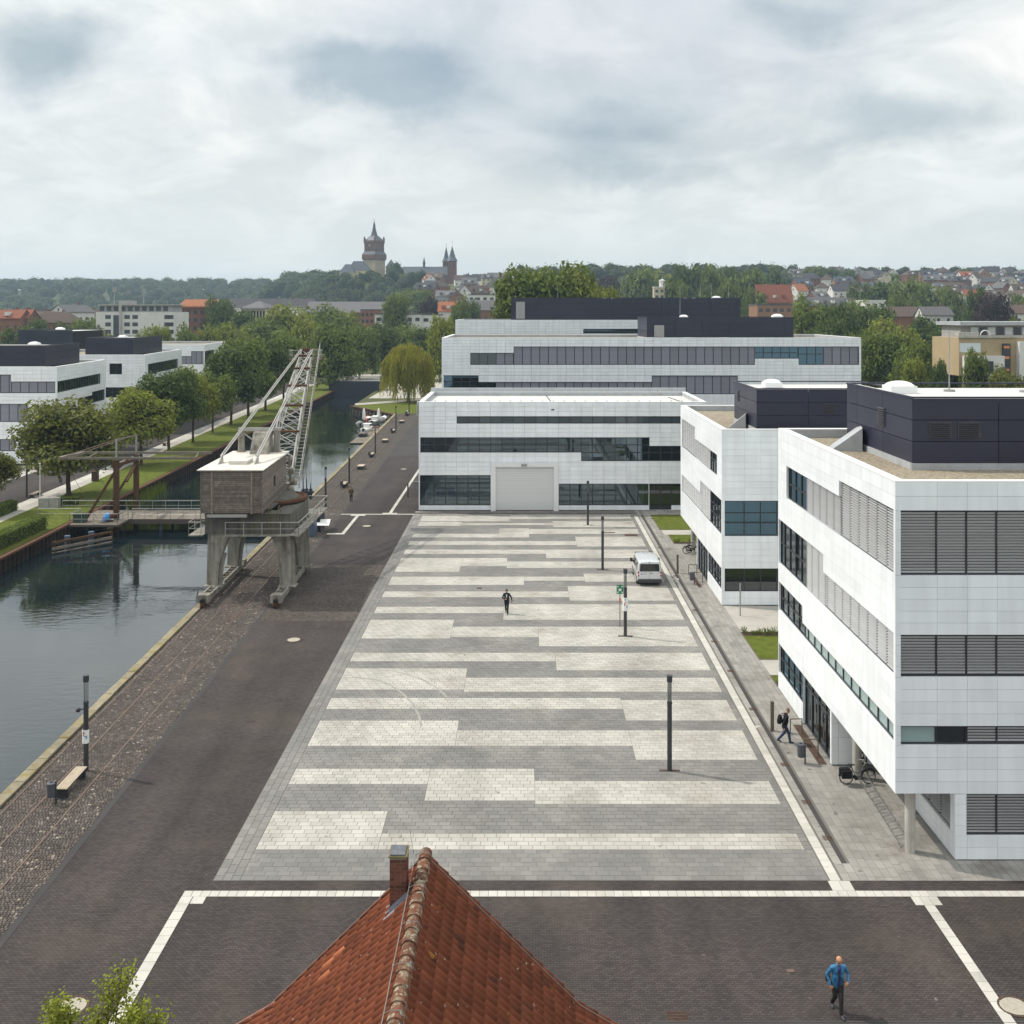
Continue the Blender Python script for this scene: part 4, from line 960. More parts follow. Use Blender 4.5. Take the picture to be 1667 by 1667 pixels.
b = MB(); b.box(sx, sx+.2, sy+.25, 174, 0, 18.3); b.box(sx+SL-.2, sx+SL, sy+.25, 174, 0, 18.3); b.box(sx+.3, sx+SL-.3, sy+.02, sy+.2, 0, 8.4); b.build('side_wall', M['panel'], SB)
b = MB(); b.box(sx+.3, sx+SL-.3, sy+.4, 173.8, 17.8, 17.95); b.build('roof', M['gravel'], SB)
parapet(SB, [(sx, sy), (sx+SL, sy), (sx+SL, 174.2), (sx, 174.2)], 18.36, .5)
cells = []; pr = dark_box(SB, cells, gx(1053,158), gx(1292,158), 158, 171, 17.95, 21.3, 4.2); flush(pr, cells, 30, 'cladding_panel')
b = MB(); b.box(gx(1065,158), gx(1081,158), 157.9, 157.99, 18.3, 20.1); b.build('door', M['metal_grey'], pr)
skylight(SB, gx(1113,163), 163, 21.1, .6); skylight(SB, gx(1265,163), 163, 21.1, .75); mast(SB, gx(1107,164), 164, 21, 4)
for k in range(3): inst('vent_box', unit('roof_grey'), SB, (gx(1060+k*60,154), 154.5, 18.15), (1.2, .6, .4))
TB = thing('university_building', (-12.5, 190, 0), 'farthest white block with the widest dark plant room, behind the blinds', 'building', 'white panelled university buildings')
cells = []; tx, ty = -12.5, 190.0; TL = gx(1215, ty)-tx
facade(TB, cells, (tx, ty), (1, 0), (0, -1), TL, 15.0, 20.66, [(gx(949.5,ty)-tx, gx(1045,ty)-tx, 18.2, 19.05, 'pane_sky_tint', {'pitch': 1.256})], 1.256, 1.4, .47, joint=.022, far=True)
flush(TB, cells, 120)
b = MB(); b.box(tx+.3, tx+TL-.2, ty+.3, 215, 0, 20.2); b.build('wall', M['core'], TB)
b = MB(); b.box(tx, tx+.2, ty+.25, 215, 0, 20.6); b.box(tx+.3, tx+TL, ty+.02, ty+.2, 0, 14.9); b.build('side_wall', M['panel'], TB)
parapet(TB, [(tx, ty), (tx+TL, ty), (tx+TL, 215), (tx, 215)], 20.66, .5)
cells = []; pr = dark_box(TB, cells, gx(832,191.5), gx(1205,191.5), 191.5, 207, 20.3, 24.7, 4.6); flush(pr, cells, 40, 'cladding_panel')
b = MB(); b.box(gx(840,191.4), gx(854.5,191.4), 191.38, 191.48, 20.9, 24.0); b.build('door', M['metal_grey'], pr)
for u in (984, 998, 1115, 1129, 1166): skylight(TB, gx(u,198), 198, 24.4, .45 if u != 1166 else .8)
for u in (1107, 1140, 1158, 1186, 908): mast(TB, gx(u,199), 199, 24.4, 3.0)

# ---------------------------------------------------------------- white buildings on the far bank
def side_block(label, Y, X, wdt, dep, top, front, side, pitch=1.256, pent=None, slx=-.095):
    t = thing('university_building', (X, Y, 0), label, 'building', 'white panelled university buildings'); cells = []
    facade(t, cells, (X-wdt, Y), (1, 0), (0, -1), wdt, .3, top, front, pitch, .9, .55, joint=.02, far=True, rec=.2)
    ln = math.hypot(slx*dep, dep); dd = (slx*dep/ln, dep/ln)
    facade(t, cells, (X, Y), dd, (dd[1], -dd[0]), ln, .3, top, side, 2.5, 1.2, .55, joint=.02, far=True, rec=.2)
    flush(t, cells, 170)
    b = MB(); e = slx*dep
    b.add([(X-wdt,Y+.28,0),(X-.28,Y+.28,0),(X-.28+e,Y+dep,0),(X-wdt+e,Y+dep,0),(X-wdt,Y+.28,top-.5),(X-.28,Y+.28,top-.5),(X-.28+e,Y+dep,top-.5),(X-wdt+e,Y+dep,top-.5)],
          [(0,1,5,4),(1,2,6,5),(2,3,7,6),(3,0,4,7)], 0); b.add([(X-wdt,Y+.28,top-.49),(X-.28,Y+.28,top-.49),(X-.28+e,Y+dep,top-.49),(X-wdt+e,Y+dep,top-.49)], [(0,1,2,3)], 1)
    b.build('wall', [M['core'], M['gravel']], t)
    parapet(t, [(X, Y), (X+e, Y+dep), (X-wdt+e, Y+dep), (X-wdt, Y)], top, .5)
    if pent:
        cells = []; pr = dark_box(t, cells, *pent, 4.0, sl=-.001)
        (px0, px1, py0, py1, pz0, pz1) = pent
        facade(pr, cells, (px1, py0), (0, 1), (1, 0), py1-py0, pz0+.3, pz1-.02, [], 4.0, None, .95, 'dark_clad', .1, .03)
        flush(pr, cells, 40, 'cladding_panel'); skylight(t, px1-3.5, py0+4, pz1-.2, .7)
    return t
def lf(u, Y, X, wdt): return gx(u, Y)-(X-wdt)
X, Y, wd = -67.1, 150.0, 22.0
side_block('white panelled building across the canal, nearest of the row there', Y, X, wd, 23, 14.2, [
    (0, lf(18,Y,X,wd), 10.44, 13.1, 'blind_far', {}), (lf(18,Y,X,wd), wd-.2, 10.44, 12.1, 'blind_far', {}), (0, lf(46,Y,X,wd), 6.3, 8.9, 'blind_far', {}), (0, lf(25,Y,X,wd), 2.1, 3.83, 'blind_far', {}), (lf(48,Y,X,wd), wd-.5, .4, 3.2, 'pane_dark', {})],
    [(.2, 20.5, 10.44, 12.1, 'pane_dark', {}), (9, 16, 6.9, 8.9, 'pane_dark', {}), (16, 22.7, 7.6, 9.4, 'pane_dark', {}), (1, 21, .4, 3.6, 'pane_dark', {})], pent=(-98, -71.5, 156, 168, 13.7, 17.1))
X, Y, wd = -70.0, 193.0, 22.0
side_block('white panelled building across the canal, second of the row there', Y, X, wd, 29, 14.2, [
    (lf(178,Y,X,wd), lf(198.5,Y,X,wd), 10.6, 12.6, 'pane_dark', {}), (lf(160,Y,X,wd), wd-.2, 6.3, 8.2, 'pane_dark', {}), (lf(178,Y,X,wd), lf(222,Y,X,wd), 1.0, 3.8, 'pane_dark', {})],
    [(2, 26, 10.4, 12.4, 'pane_dark', {}), (2, 27, 6.3, 8.4, 'pane_dark', {}), (2, 26, 1, 3.8, 'pane_dark', {})], pent=(-83.6, -74.5, 199, 215, 13.7, 17.2))
X, Y, wd = -78.0, 255.0, 24.0
side_block('white panelled building across the canal, farthest of the row with a stepped window', Y, X, wd, 29, 14.2, [
    (lf(286,Y,X,wd), lf(311,Y,X,wd), 9.4, 11.4, 'blind_far', {}), (lf(311,Y,X,wd), wd-.2, 9.4, 12.6, 'blind_far', {})], [(.2, 12, 9.4, 12.6, 'pane_dark', {}), (12, 27, 9.4, 11.3, 'pane_dark', {})], pent=None)
DB = thing('plant_building', (-108, 235, 0), 'dark flat-roofed plant room far behind the white buildings across the canal', 'building')
cells = []; pr = dark_box(DB, cells, -113.8, -101.6, 235, 252, 10, 18.1, 4.5, sl=-.001); 
flush(pr, cells, 60, 'cladding_panel'); b = MB(); b.box(-113.8, -101.6, 235.2, 252, 0, 10); b.build('wall', M['panel'], DB); skylight(DB, -107, 241, 17.9, .8)
# ================================================================= harbour crane
CR = thing('harbour_crane', (-21.3, 85.5, 0), 'old harbour crane on four legs with wooden cab and lattice jib by the canal', 'crane')
def cxs(x, y): return x-0.024*(y-84)
for side, bx in ((0, -24.05), (1, -18.62)):
    b = MB()
    for o_ in (-.32, .32):
        b.beam((cxs(bx+o_,77.9), 77.9, .62), (cxs(bx+o_,89.4), 89.4, .62), .12, .42)
    y = 78.3
    while y < 89.3: b.beam((cxs(bx-.32,y), y, .72), (cxs(bx+.32,y), y, .72), .12, .12); y += .82
    for ye in (78.1, 89.2): b.box(cxs(bx,ye)-.42, cxs(bx,ye)+.42, ye-.35, ye+.35, .35, .95)
    tb = b.build('travel_beam', M['crane_steel'], CR)
    for ye in (77.75, 79.2, 87.9, 89.35):
        b = MB(); b.tube((cxs(bx,ye)-.12, ye, .36), (cxs(bx,ye)+.12, ye, .36), .33, .33, 18); b.tube((cxs(bx,ye)-.17, ye, .36), (cxs(bx,ye)+.17, ye, .36), .12, .12, 10); b.build('wheel', M['rust'], tb)
    b = MB(); b.tube((cxs(bx,77.4), 77.35, .6), (cxs(bx,77.4), 77.6, .6), .14, .18, 10); b.build('buffer', M['rubber'], tb)
for side, bx, sg in ((0, -24.40, 1), (1, -18.25, -1)):
    for ly in (81.4, 87.6):
        x = cxs(bx, ly); prof = []
        for k in range(9):
            t = k/8; z = .8+4.05*t; wv = .55+1.02*t**2.3; prof.append((x+sg*(wv), z))
        poly = [(x-sg*.10, ly-.24, .8), (x-sg*0, ly-.24, 4.85)]+[(p, ly-.24, z) for p, z in reversed(prof)]
        b = MB(); b.prism(poly, (0, .48, 0))
        for q in range(len(prof)-1): b.beam((prof[q][0], ly, prof[q][1]), (prof[q+1][0], ly, prof[q+1][1]), .60, .05)
        b.beam((x-sg*.10, ly, .8), (x, ly, 4.85), .60, .05); b.box(x-.5 if sg > 0 else x-.9, x+.9 if sg > 0 else x+.5, ly-.5, ly+.5, .72, .82)
        b.build('leg', M['crane_steel'], CR)
b = MB(); b.box(-24.75, -18.15, 81.0, 82.3, 4.85, 6.36); b.box(-24.8, -18.2, 86.9, 88.2, 4.85, 6.36); b.box(-24.75, -23.3, 82.3, 86.9, 4.9, 6.3); b.box(-19.6, -18.2, 82.3, 86.9, 4.9, 6.3)
for x in (-23.05, -22.2, -21.0, -19.9, -18.9): b.box(x-.03, x+.03, 80.94, 81.0, 4.9, 6.3)
b.box(-24.8, -18.1, 80.9, 82.35, 6.361, 6.42); b.build('portal_girder', M['crane_dark'], CR)
b = MB(); b.box(-23.1, -17.7, 80.35, 80.99, 4.77, 4.85); b.box(-18.1, -17.3, 80.35, 92.2, 4.76, 4.84); b.box(-25.9, -24.8, 80.5, 83.5, 4.76, 4.84); b.box(-23.5, -17.7, 88.25, 91.5, 4.755, 4.835); b.build('walkway', M['crane_steel'], CR)
def railing(pts, h, parent, m='galv', r=.028, mid=(.5,), sp=1.4, name='railing'):
    b = MB()
    for i in range(len(pts)-1):
        a, c = Vector(pts[i]), Vector(pts[i+1]); n = max(1, int(round((c-a).length/sp)))
        for q in range(n+1):
            p = a+(c-a)*q/n; b.tube(p, p+Vector((0,0,h)), r, r, 6)
        b.tube(a+Vector((0,0,h)), c+Vector((0,0,h)), r*1.15, r*1.15, 6)
        for m_ in mid: b.tube(a+Vector((0,0,h*m_)), c+Vector((0,0,h*m_)), r*.7, r*.7, 6)
    return b.build(name, M[m], parent)
railing([(-23.0, 80.4, 4.85), (-17.35, 80.4, 4.85), (-17.35, 92.1, 4.85), (-19.0, 92.1, 4.85)], 1.0, CR)
railing([(-24.9, 80.5, 4.85), (-25.85, 80.5, 4.85), (-25.85, 83.5, 4.85), (-24.9, 83.5, 4.85)], 1.0, CR)
b = MB()
for x in (-19.75, -19.0): b.path([(x, 80.7, 4.85), (x, 80.7, 6.9), (x, 81.2, 7.0), (x, 81.5, 6.4)], .03, 6)
for k in range(6): b.tube((-19.75, 80.7, 5.1+k*.3), (-19.0, 80.7, 5.1+k*.3), .02, .02, 6)
b.build('ladder', M['mossy'], CR)
b = MB(); b.lathe((-21.0, 87.3, 6.36), [(2.75,0),(2.85,.12),(2.85,.30),(2.6,.34),(2.5,.24)], 40); b.build('turntable', M['rust'], CR)
b = MB(); b.lathe((-21.0, 87.3, 6.62), [(2.2,0),(1.9,.25)], 24); b.box(-22.6, -19.9, 82, 90.5, 6.5, 6.62); b.build('slewing_base', M['crane_dark'], CR)
b = MB(); b.box(-24.35, -21.3, 80.15, 80.5, 6.28, 6.52); b.build('counterweight', M['galv'], CR)
# cab: boards on a frame
FX0, FX1, FY, BX0, BX1, BY, CZ0, CZ1 = -24.80, -20.02, 80.05, -25.0, -20.55, 90.3, 6.60, 9.90
cabf = MB(); cabf.add([(FX0+.06,FY+.06,CZ0),(FX1-.06,FY+.06,CZ0),(BX1-.06,BY,CZ0),(BX0+.06,BY,CZ0),(FX0+.06,FY+.06,CZ1),(FX1-.06,FY+.06,CZ1),(BX1-.06,BY,CZ1),(BX0+.06,BY,CZ1)],
    [(0,3,2,1),(4,5,6,7),(0,1,5,4),(1,2,6,5),(2,3,7,6),(3,0,4,7)])
cab = cabf.build('cab', M['plank_dark'], CR)
nb = 21; bh = (CZ1-CZ0)/nb
sdv = Vector((BX1-FX1, BY-FY, 0)); sang = math.atan2(sdv.y, sdv.x)
for k in range(nb):
    zc_ = CZ0+(k+.5)*bh
    xs = [FX0+.02, FX0+.86, FX1-.86, FX1-.02]
    for q in range(3): inst('board', unit('board_wood'), cab, ((xs[q]+xs[q+1])/2, FY+.045, zc_), (xs[q+1]-xs[q]-.02, .05, bh-.03), (R(14), 0, 0))
    c = Vector((FX1, FY, 0))+sdv*.5; inst('board', unit('board_wood'), cab, (c.x-.035, c.y, zc_), (sdv.length-.06, .05, bh-.03), (R(-14), 0, sang+math.pi))
b = MB()
for k in range(nb): b.obox((BX0*.5+FX0*.5+.03, (FY+BY)/2, CZ0+(k+.5)*bh), (.1*-1, (BY-FY)/2, 0), (.025,0,.006), (0,0,bh/2-.015))
tag(b.build('boards', M['board_wood'], cab), kind='stuff')
for x, h_ in ((FX0+.05, .05), (FX0+.86, .07), (FX1-.86, .07), (FX1-.05, .07)): b = MB(); b.box(x-h_, x+h_, FY-.03, FY+.06, CZ0-.04, CZ1); b.build('batten', M['board_wood'], cab)
b = MB(); p = Vector((FX1, FY, 0))+sdv*.47; b.obox((p.x+.02, p.y, 8.35), sdv.normalized()*.28, (.03,0,0), (0,0,.42)); b.build('window', M['van_glass'], cab)
b = MB(); ov = .22
b.add([(FX0-ov,FY-ov,CZ1),(FX1+ov*.4,FY-ov,CZ1),(BX1+ov,BY+ov,CZ1),(BX0-ov,BY+ov,CZ1),(FX0-ov,FY-ov,CZ1+.07),(FX1+ov*.4,FY-ov,CZ1+.07),(BX1+ov,BY+ov,CZ1+.12),(BX0-ov,BY+ov,CZ1+.12)],
      [(0,3,2,1),(4,5,6,7),(0,1,5,4),(1,2,6,5),(2,3,7,6),(3,0,4,7)]); rf = b.build('roof', M['crane_roof'], CR)
b = MB(); b.box(-23.35, -21.9, 82.6, 84.4, CZ1+.06, CZ1+.36); b.build('hatch', M['crane_roof'], rf)
b = MB(); b.prism([(-23.2, 88.3, 10.0), (-23.2, 90.2, 10.0), (-23.2, 90.2, 11.9), (-23.2, 89.4, 11.7)], (1.5, 0, 0)); b.build('winch_cover', M['crane_steel'], rf)
TIP = Vector((-23.05, 111, 18.0)); RZ = CZ1+.08
for x0, xt in ((-24.2, -23.6), (-21.35, -22.5)):
    b = MB(); b.prism([(x0-.03, 82.5, RZ), (x0-.03, 84.0, RZ), (x0-.03, 83.9, RZ+.75)], (.06, 0, 0)); b.build('stay_foot', M['galv'], rf)
    b = MB(); a, c = Vector((x0, 83.6, RZ+.5)), Vector((xt, 111, 18.1))
    for o_ in (-.09, .09): b.tube(a+Vector((o_,0,.05)), c+Vector((o_,0,.05)), .06, .05, 6); 
    for q in range(20): pp = a+(c-a)*(q+.5)/20; b.tube(pp+Vector((-.09,0,.05)), pp+Vector((.09,0,.05)), .03, .03, 5)
    b.build('stay_rod', M['galv'], CR)
    px = x0-.15 if x0 < -23 else x0+.05
    b = MB(); b.tube((px, 90.0, RZ), (px, 90.0, 11.9), .30, .24, 12); b.tube((px, 90.0, RZ), (px, 90.0, RZ+.1), .42, .42, 12); b.build('post', M['crane_steel'], CR)
b = MB(); b.beam((-24.6, 90.0, 11.95), (-21.0, 90.0, 11.95), .25, .28); b.beam((-24.3, 90.0, 11.7), (-22.0, 90.0, RZ+.1), .09, .09); b.beam((-21.3, 90.0, 11.7), (-23.6, 90.0, RZ+.1), .09, .09); b.build('cross_beam', M['galv'], CR)
# lattice jib
def jp(sx, sz, t):
    fw = 1.3*(1-t)+.55*t; dep = (.5+1.5*math.sin(math.pi*min(1, t*1.02)))*.85
    cx_ = -21.7*(1-t)+TIP.x*t; return Vector((cx_+sx*fw, 91.0*(1-t)+TIP.y*t, 7.0*(1-t)+TIP.z*t-.2+sz*dep*.5))
jb = MB(); NS = 13
for sx in (-1, 1):
    for sz in (-1, 1):
        for q in range(NS): jb.tube(jp(sx,sz,q/NS), jp(sx,sz,(q+1)/NS), .075, .075, 6)
jib = jb.build('jib', M['galv'], CR)
for q in range(NS):
    t0, t1 = q/NS, (q+1)/NS; br = MB()
    for sx in (-1, 1):
        br.tube(jp(sx,-1,t0), jp(sx,1,t0), .045, .045, 5); br.tube(jp(sx,-1,t0), jp(sx,1,t1), .045, .045, 5)
    for sz in (-1, 1):
        br.tube(jp(-1,sz,t0), jp(1,sz,t0), .045, .045, 5); br.tube(jp(-1,sz,t0), jp(1,sz,t1), .04, .04, 5); br.tube(jp(1,sz,t0), jp(-1,sz,t1), .04, .04, 5)
    br.build('brace', M['galv'], jib)
for t in (.3, .48, .64, .8, .93):
    b = MB(); c = jp(0, 1, t); wv = 1.3*(1-t)+.55*t
    b.tube(c+Vector((-wv-.15, 0, .15)), c+Vector((wv+.15, 0, .15)), .11, .11, 8); b.build('roller', M['rust'], jib)
b = MB()
for q in range(40):
    t = .02+.96*q/40; p0 = jp(1,-.2,t)+Vector((.16,0,0)); b.beam(p0, p0+Vector((.62,0,0)), .24, .05)
for o_ in (.14, .80):
    for q in range(NS): b.beam(jp(1,-.2,q/NS)+Vector((o_,0,.02)), jp(1,-.2,(q+1)/NS)+Vector((o_,0,.02)), .06, .14)
b.build('jib_walkway', M['crane_steel'], jib)
b = MB()
for q in range(NS): b.tube(jp(1,-.2,q/NS)+Vector((.82,0,1.0)), jp(1,-.2,(q+1)/NS)+Vector((.82,0,1.0)), .03, .03, 5)
for q in range(NS+1): p0 = jp(1,-.2,q/NS)+Vector((.82,0,0)); b.tube(p0, p0+Vector((0,0,1.0)), .025, .025, 5)
b.build('handrail', M['galv'], jib)
b = MB(); b.box(TIP.x-1.75, TIP.x+1.55, 110.1, 111.6, 16.95, 17.03)
for k in range(5): b.tube((TIP.x-.45+k*.22, 111.0, 17.9), (TIP.x-.38+k*.22, 111.0, 17.9), .38, .38, 18)
b.build('tip_sheaves', M['rust'], jib)
railing([(TIP.x-.75, 110.1, 17.03), (TIP.x-1.7, 110.1, 17.03), (TIP.x-1.7, 111.6, 17.03)], 1.0, jib, r=.025, sp=.7); railing([(TIP.x+1.5, 110.1, 17.03), (TIP.x+1.5, 111.6, 17.03), (TIP.x+.6, 111.6, 17.03)], 1.0, jib, r=.025, sp=.5)
b = MB()
for dx_ in (-.42, -.1, .2, .42): b.tube((TIP.x+dx_, 111, 17.6), (TIP.x+dx_, 111, 3.9), .022, .022, 5)
b.build('cable', M['rail_steel'], CR)
b = MB(); b.box(TIP.x-.55, TIP.x+.5, 110.75, 111.25, 2.2, 2.95); b.box(TIP.x-.7, TIP.x+.65, 110.7, 111.3, 2.8, 3.05)
for dx_ in (-.42, -.05, .38): b.ell((TIP.x+dx_, 111, 3.2), .2, .2, .14, 12, 6); b.tube((TIP.x+dx_, 111, 3.2), (TIP.x+dx_, 111, 4.4 if dx_ < 0 else 3.9), .07, .05, 8)
b.tube((TIP.x-.03, 111, 2.2), (TIP.x-.03, 111, 1.5), .07, .05, 8); b.build('hook_block', M['navy'], CR)
b = MB()
for i, (x, y, z) in enumerate(((-20.2, 90.6, 6.7), (-20.0, 90.9, 7.3), (-20.3, 91.0, 8.2))): b.ell((x,y,z), .3, .3, .35, 10, 6)
b.beam((-20.3, 91, 6.5), (-20.5, 91.2, 9.6), .2, .2); b.box(-22.9, -20.3, 90.5, 91.3, 6.6, 7.2); b.build('jib_foot', M['crane_steel'], CR)
# weights and board beside the crane
o = MB(); xa, xb = gx(495,102.5), gx(511.5,102.5); o.box(xa, xb, 102.3, 103.9, 0, 2.0); o.box(xa+.05, xb-.05, 102.27, 102.31, .1, 1.9); tag(o.build('steel_weight', M['blue_steel']), 'tall blue-grey steel block on the cobbles behind the crane', 'steel block')
o = MB(); xa = gx(512.5,104.5); o.box(xa, xa+.5, 104.5, 107, 0, 1.5); o.box(xa+.05, xa+.45, 104.6, 106.9, 1.5, 2.1); tag(o.build('steel_weight', M['navy']), 'dark navy steel block beside the white information board', 'steel block')
IB = thing('information_board', (gx(523,104.5), 104.5, 0), 'slanted white information board on two posts by the crane', 'sign')
b = MB(); x = gx(523,104.5)
for q in (-.35, .05, .4): b.tube((x+q, 104.5, 0), (x+q, 104.5, .85), .03, .03, 6)
b.build('post', M['metal_grey'], IB)
b = MB(); b.obox((x, 104.5, 1.0), (.85,0,0), (0,.45,.22), (0,-.012,.022)); b.build('panel', M['plate_white'], IB)

# ================================================================= wooden drawbridge
BR = thing('drawbridge', (-38, 114, 0), 'wooden footbridge across the canal with brown lifting portal and grey balance beams', 'bridge')
b = MB(); b.box(-52, -25.2, 111.6, 116.6, -.32, -.12); b.box(-52, -25.2, 111.5, 111.6, -.55, -.05); b.box(-52, -25.2, 116.6, 116.7, -.55, -.05); b.box(-47.4, -42.2, 108.6, 111.45, -.3, -.12); b.build('deck_beam', M['plank_dark'], BR)
b = MB(); x = -52.0
while x < -25.3: b.box(x+.01, x+.24, 111.55, 116.65, -.118, -.05+rnd.uniform(-.008,.008)); x += .25
y = 108.6
while y < 111.4: b.box(-47.4, -42.2, y+.01, y+.21, -.118, -.05+rnd.uniform(-.008,.008)); y += .22
tag(b.build('deck_planks', M['timber_grey'], BR), kind='stuff')
b = MB(); b.box(-41.8, -25.5, 113.6, 113.9, -.045, -.02); b.build('deck_strip', M['pave_light'], BR)
railing([(-41.9, 111.7, -.05), (-25.6, 111.7, -.05)], 1.1, BR, 'metal_grey', mid=(.5,.95)); railing([(-51.5, 116.5, -.05), (-25.6, 116.5, -.05)], 1.1, BR, 'metal_grey', mid=(.5,.95))
railing([(-47.3, 111.5, -.05), (-47.3, 108.7, -.05), (-42.3, 108.7, -.05), (-42.3, 111.6, -.05)], 1.1, BR, 'metal_grey'); railing([(-52, 111.7, -.05), (-47.4, 111.7, -.05)], 1.1, BR, 'metal_grey')
for k, (py, pz) in enumerate(((111.2, 6.15), (117.4, 5.9))):
    px = -43.4-.03*(py-111); b = MB(); b.box(px-.24, px+.24, py-.24, py+.24, -3, pz); b.box(px-.3, px+.3, py-.3, py+.3, pz, pz+.12); b.build('post', M['timber_brown'], BR)
    b = MB(); b.beam((px-.1, py, pz-1.0), (px-3.1, py-.6, -.1), .22, .26); b.build('brace', M['timber_brown'], BR)
    b = MB(); b.beam((px, py, pz-.9), (px+.05, py+(3.0 if k == 0 else -3.0), pz-2.4 if k else pz-.2), .2, .22); b.build('strut', M['timber_brown'], BR)
    bz = pz+.35; b = MB(); b.beam((px-6.0, py, bz), (px+8.5, py, bz), .26, .24); b.build('balance_beam', M['timber_grey'], BR)
    b = MB(); b.beam((px, py, bz), (px, py, bz+2.0), .16, .16); b.build('mast', M['metal_grey'], BR)
    b = MB(); b.tube((px, py, bz+2.0), (px-5.8, py, bz+.1), .04, .04, 6); b.tube((px+.1, py, bz+1.9), (px+8.2, py, bz+.1), .012, .012, 5); b.tube((px-5.7, py, bz), (px-2.0, py, -.05), .02, .02, 5); b.build('tie_rod', M['rail_steel'], BR)
b = MB(); b.beam((-43.4, 111.2, 5.75), (-43.6, 117.4, 5.5), .3, .34); b.build('lintel', M['timber_brown'], BR)
b = MB(); b.beam((-43.45, 111.2, 8.45), (-43.6, 117.4, 8.2), .12, .12); b.beam((-49.4, 111.2, 6.5), (-49.5, 117.4, 6.25), .5, .3); b.beam((-35.0, 111.2, 6.5), (-36.6, 117.4, 6.25), .1, .1); b.beam((-38.5, 111.2, 6.52), (-36.6, 117.4, 6.27), .1, .1); b.beam((-46.5, 111.2, 6.52), (-48, 117.4, 6.27), .1, .1); b.build('cross_tie', M['timber_grey'], BR)
for x in (-47, -43, -39, -35, -31, -27):
    for yy in (112.2, 116): b = MB(); b.tube((x,yy,-3.1), (x,yy,-.3), .16, .16, 10); b.build('pile', M['blue_steel'], BR)
o = thing('litter_box', (gx(131,110), 110, -.05), 'dark green lidded bin on the bridge platform', 'bin'); x = gx(131,110)
b = MB(); b.box(x-.62, x+.62, 109.6, 110.3, -.04, .75); b.build('body', M['green_box'], o); b = MB(); b.box(x-.66, x+.66, 109.55, 110.35, .76, .84); b.build('lid', M['green_box'], o); b = MB(); b.box(x-.3,x-.2,109.95,110.05,.84,1.1); b.box(x+.2,x+.3,109.95,110.05,.84,1.1); b.build('handle', M['metal_grey'], o)
o = thing('winch_drive', (gx(175,110.2), 110.2, -.05), 'bright blue winch drive at the foot of the bridge portal', 'machine'); x = gx(175,110.2)
b = MB(); b.ell((x,110.2,.45), .42, .4, .45, 12, 8); b.tube((x-.1,110.2,.4), (x-.1,109.5,.35), .22, .2, 12); b.build('housing', M['blue_tarp'], o); b = MB(); b.tube((x+.3,110.2,.5), (x+.75,110.3,.7), .3, .22, 12); b.box(x-.2,x+.5,110,110.5,-.04,.1); b.build('gear_case', M['rust'], o)
o = thing('control_cabinet', (gx(83,113), 117.8, 0), 'pale grey control cabinets on the bank at the bridge end', 'cabinet'); x = gx(83,118)
b = MB(); b.box(x-1.2, x-.05, 117.5, 118.2, 0, 1.1); b.box(x+.0, x+1.0, 117.5, 118.2, 0, 1.15); b.build('body', M['galv'], o)
o = thing('lifebuoy_post', (-26.5, 116.3, -.05), 'white lifebuoy box on the bridge rail next to the crane cab', 'lifebuoy'); b = MB(); b.box(-28.4,-27.3,116.2,116.4,-.05,1.35); b.build('box', M['plate_white'], o); b = MB(); b.torus((-28.6,116.25,.8),(0,1,0),.3,.07); b.build('ring', M['poster_red'], o)
# timber fender in the water
o = thing('timber_fender', (-44, 103.5, -1.9), 'weathered timber fender fence standing in the water below the bridge', 'fender')
pa, pb = Vector((-45.9, 101.6, 0)), Vector((-42.0, 106.4, 0))
for z in (-.45, -1.0, -1.5): b = MB(); b.beam(pa+Vector((0,0,z)), pb+Vector((0,0,z+.1)), .16, .24); b.build('rail', M['timber_brown'] if z > -.5 else M['timber_grey'], o)
for t in (.02, .25, .5, .75, .98): p = pa+(pb-pa)*t; b = MB(); b.box(p.x-.1,p.x+.1,p.y+.1,p.y+.3,-3.1,-.3); b.build('post', M['timber_brown'], o)
for t in (.25, .65): p = pa+(pb-pa)*t; b = MB(); b.tube((p.x-.25,p.y+.5,-3.1),(p.x-.25,p.y+.5,-.05),.28,.28,14); b.build('pile', M['blue_steel'], o)

# ================================================================= lamps, benches, bins, signs
def lamp_proto():
    t = thing('street_lamp', (0,0,0), 'x', 'street lamp', 'slim dark lamp posts with clear heads')
    b = MB(); b.tube((0,0,0),(0,0,3.25),.115,.115,16); b.tube((0,0,3.24),(0,0,3.3),.13,.13,16); b.build('post', M['lamp_dark'], t, local=True)
    b = MB()
    for k in range(4): a = k*math.pi/2+.4; b.tube((.08*math.cos(a),.08*math.sin(a),3.3),(.08*math.cos(a),.08*math.sin(a),4.27),.012,.012,5)
    b.tube((0,0,3.3),(0,0,4.27),.025,.025,8); b.build('stem', M['metal_grey'], t, local=True)
    b = MB(); b.tube((0,0,3.3),(0,0,4.27),.10,.10,14,caps=False); b.build('glass_tube', M['clear_acrylic'], t, local=True)
    b = MB(); b.tube((0,0,4.27),(0,0,4.57),.135,.135,16); b.build('lamp_head', M['lamp_dark'], t, local=True)
    return t
LP = lamp_proto()
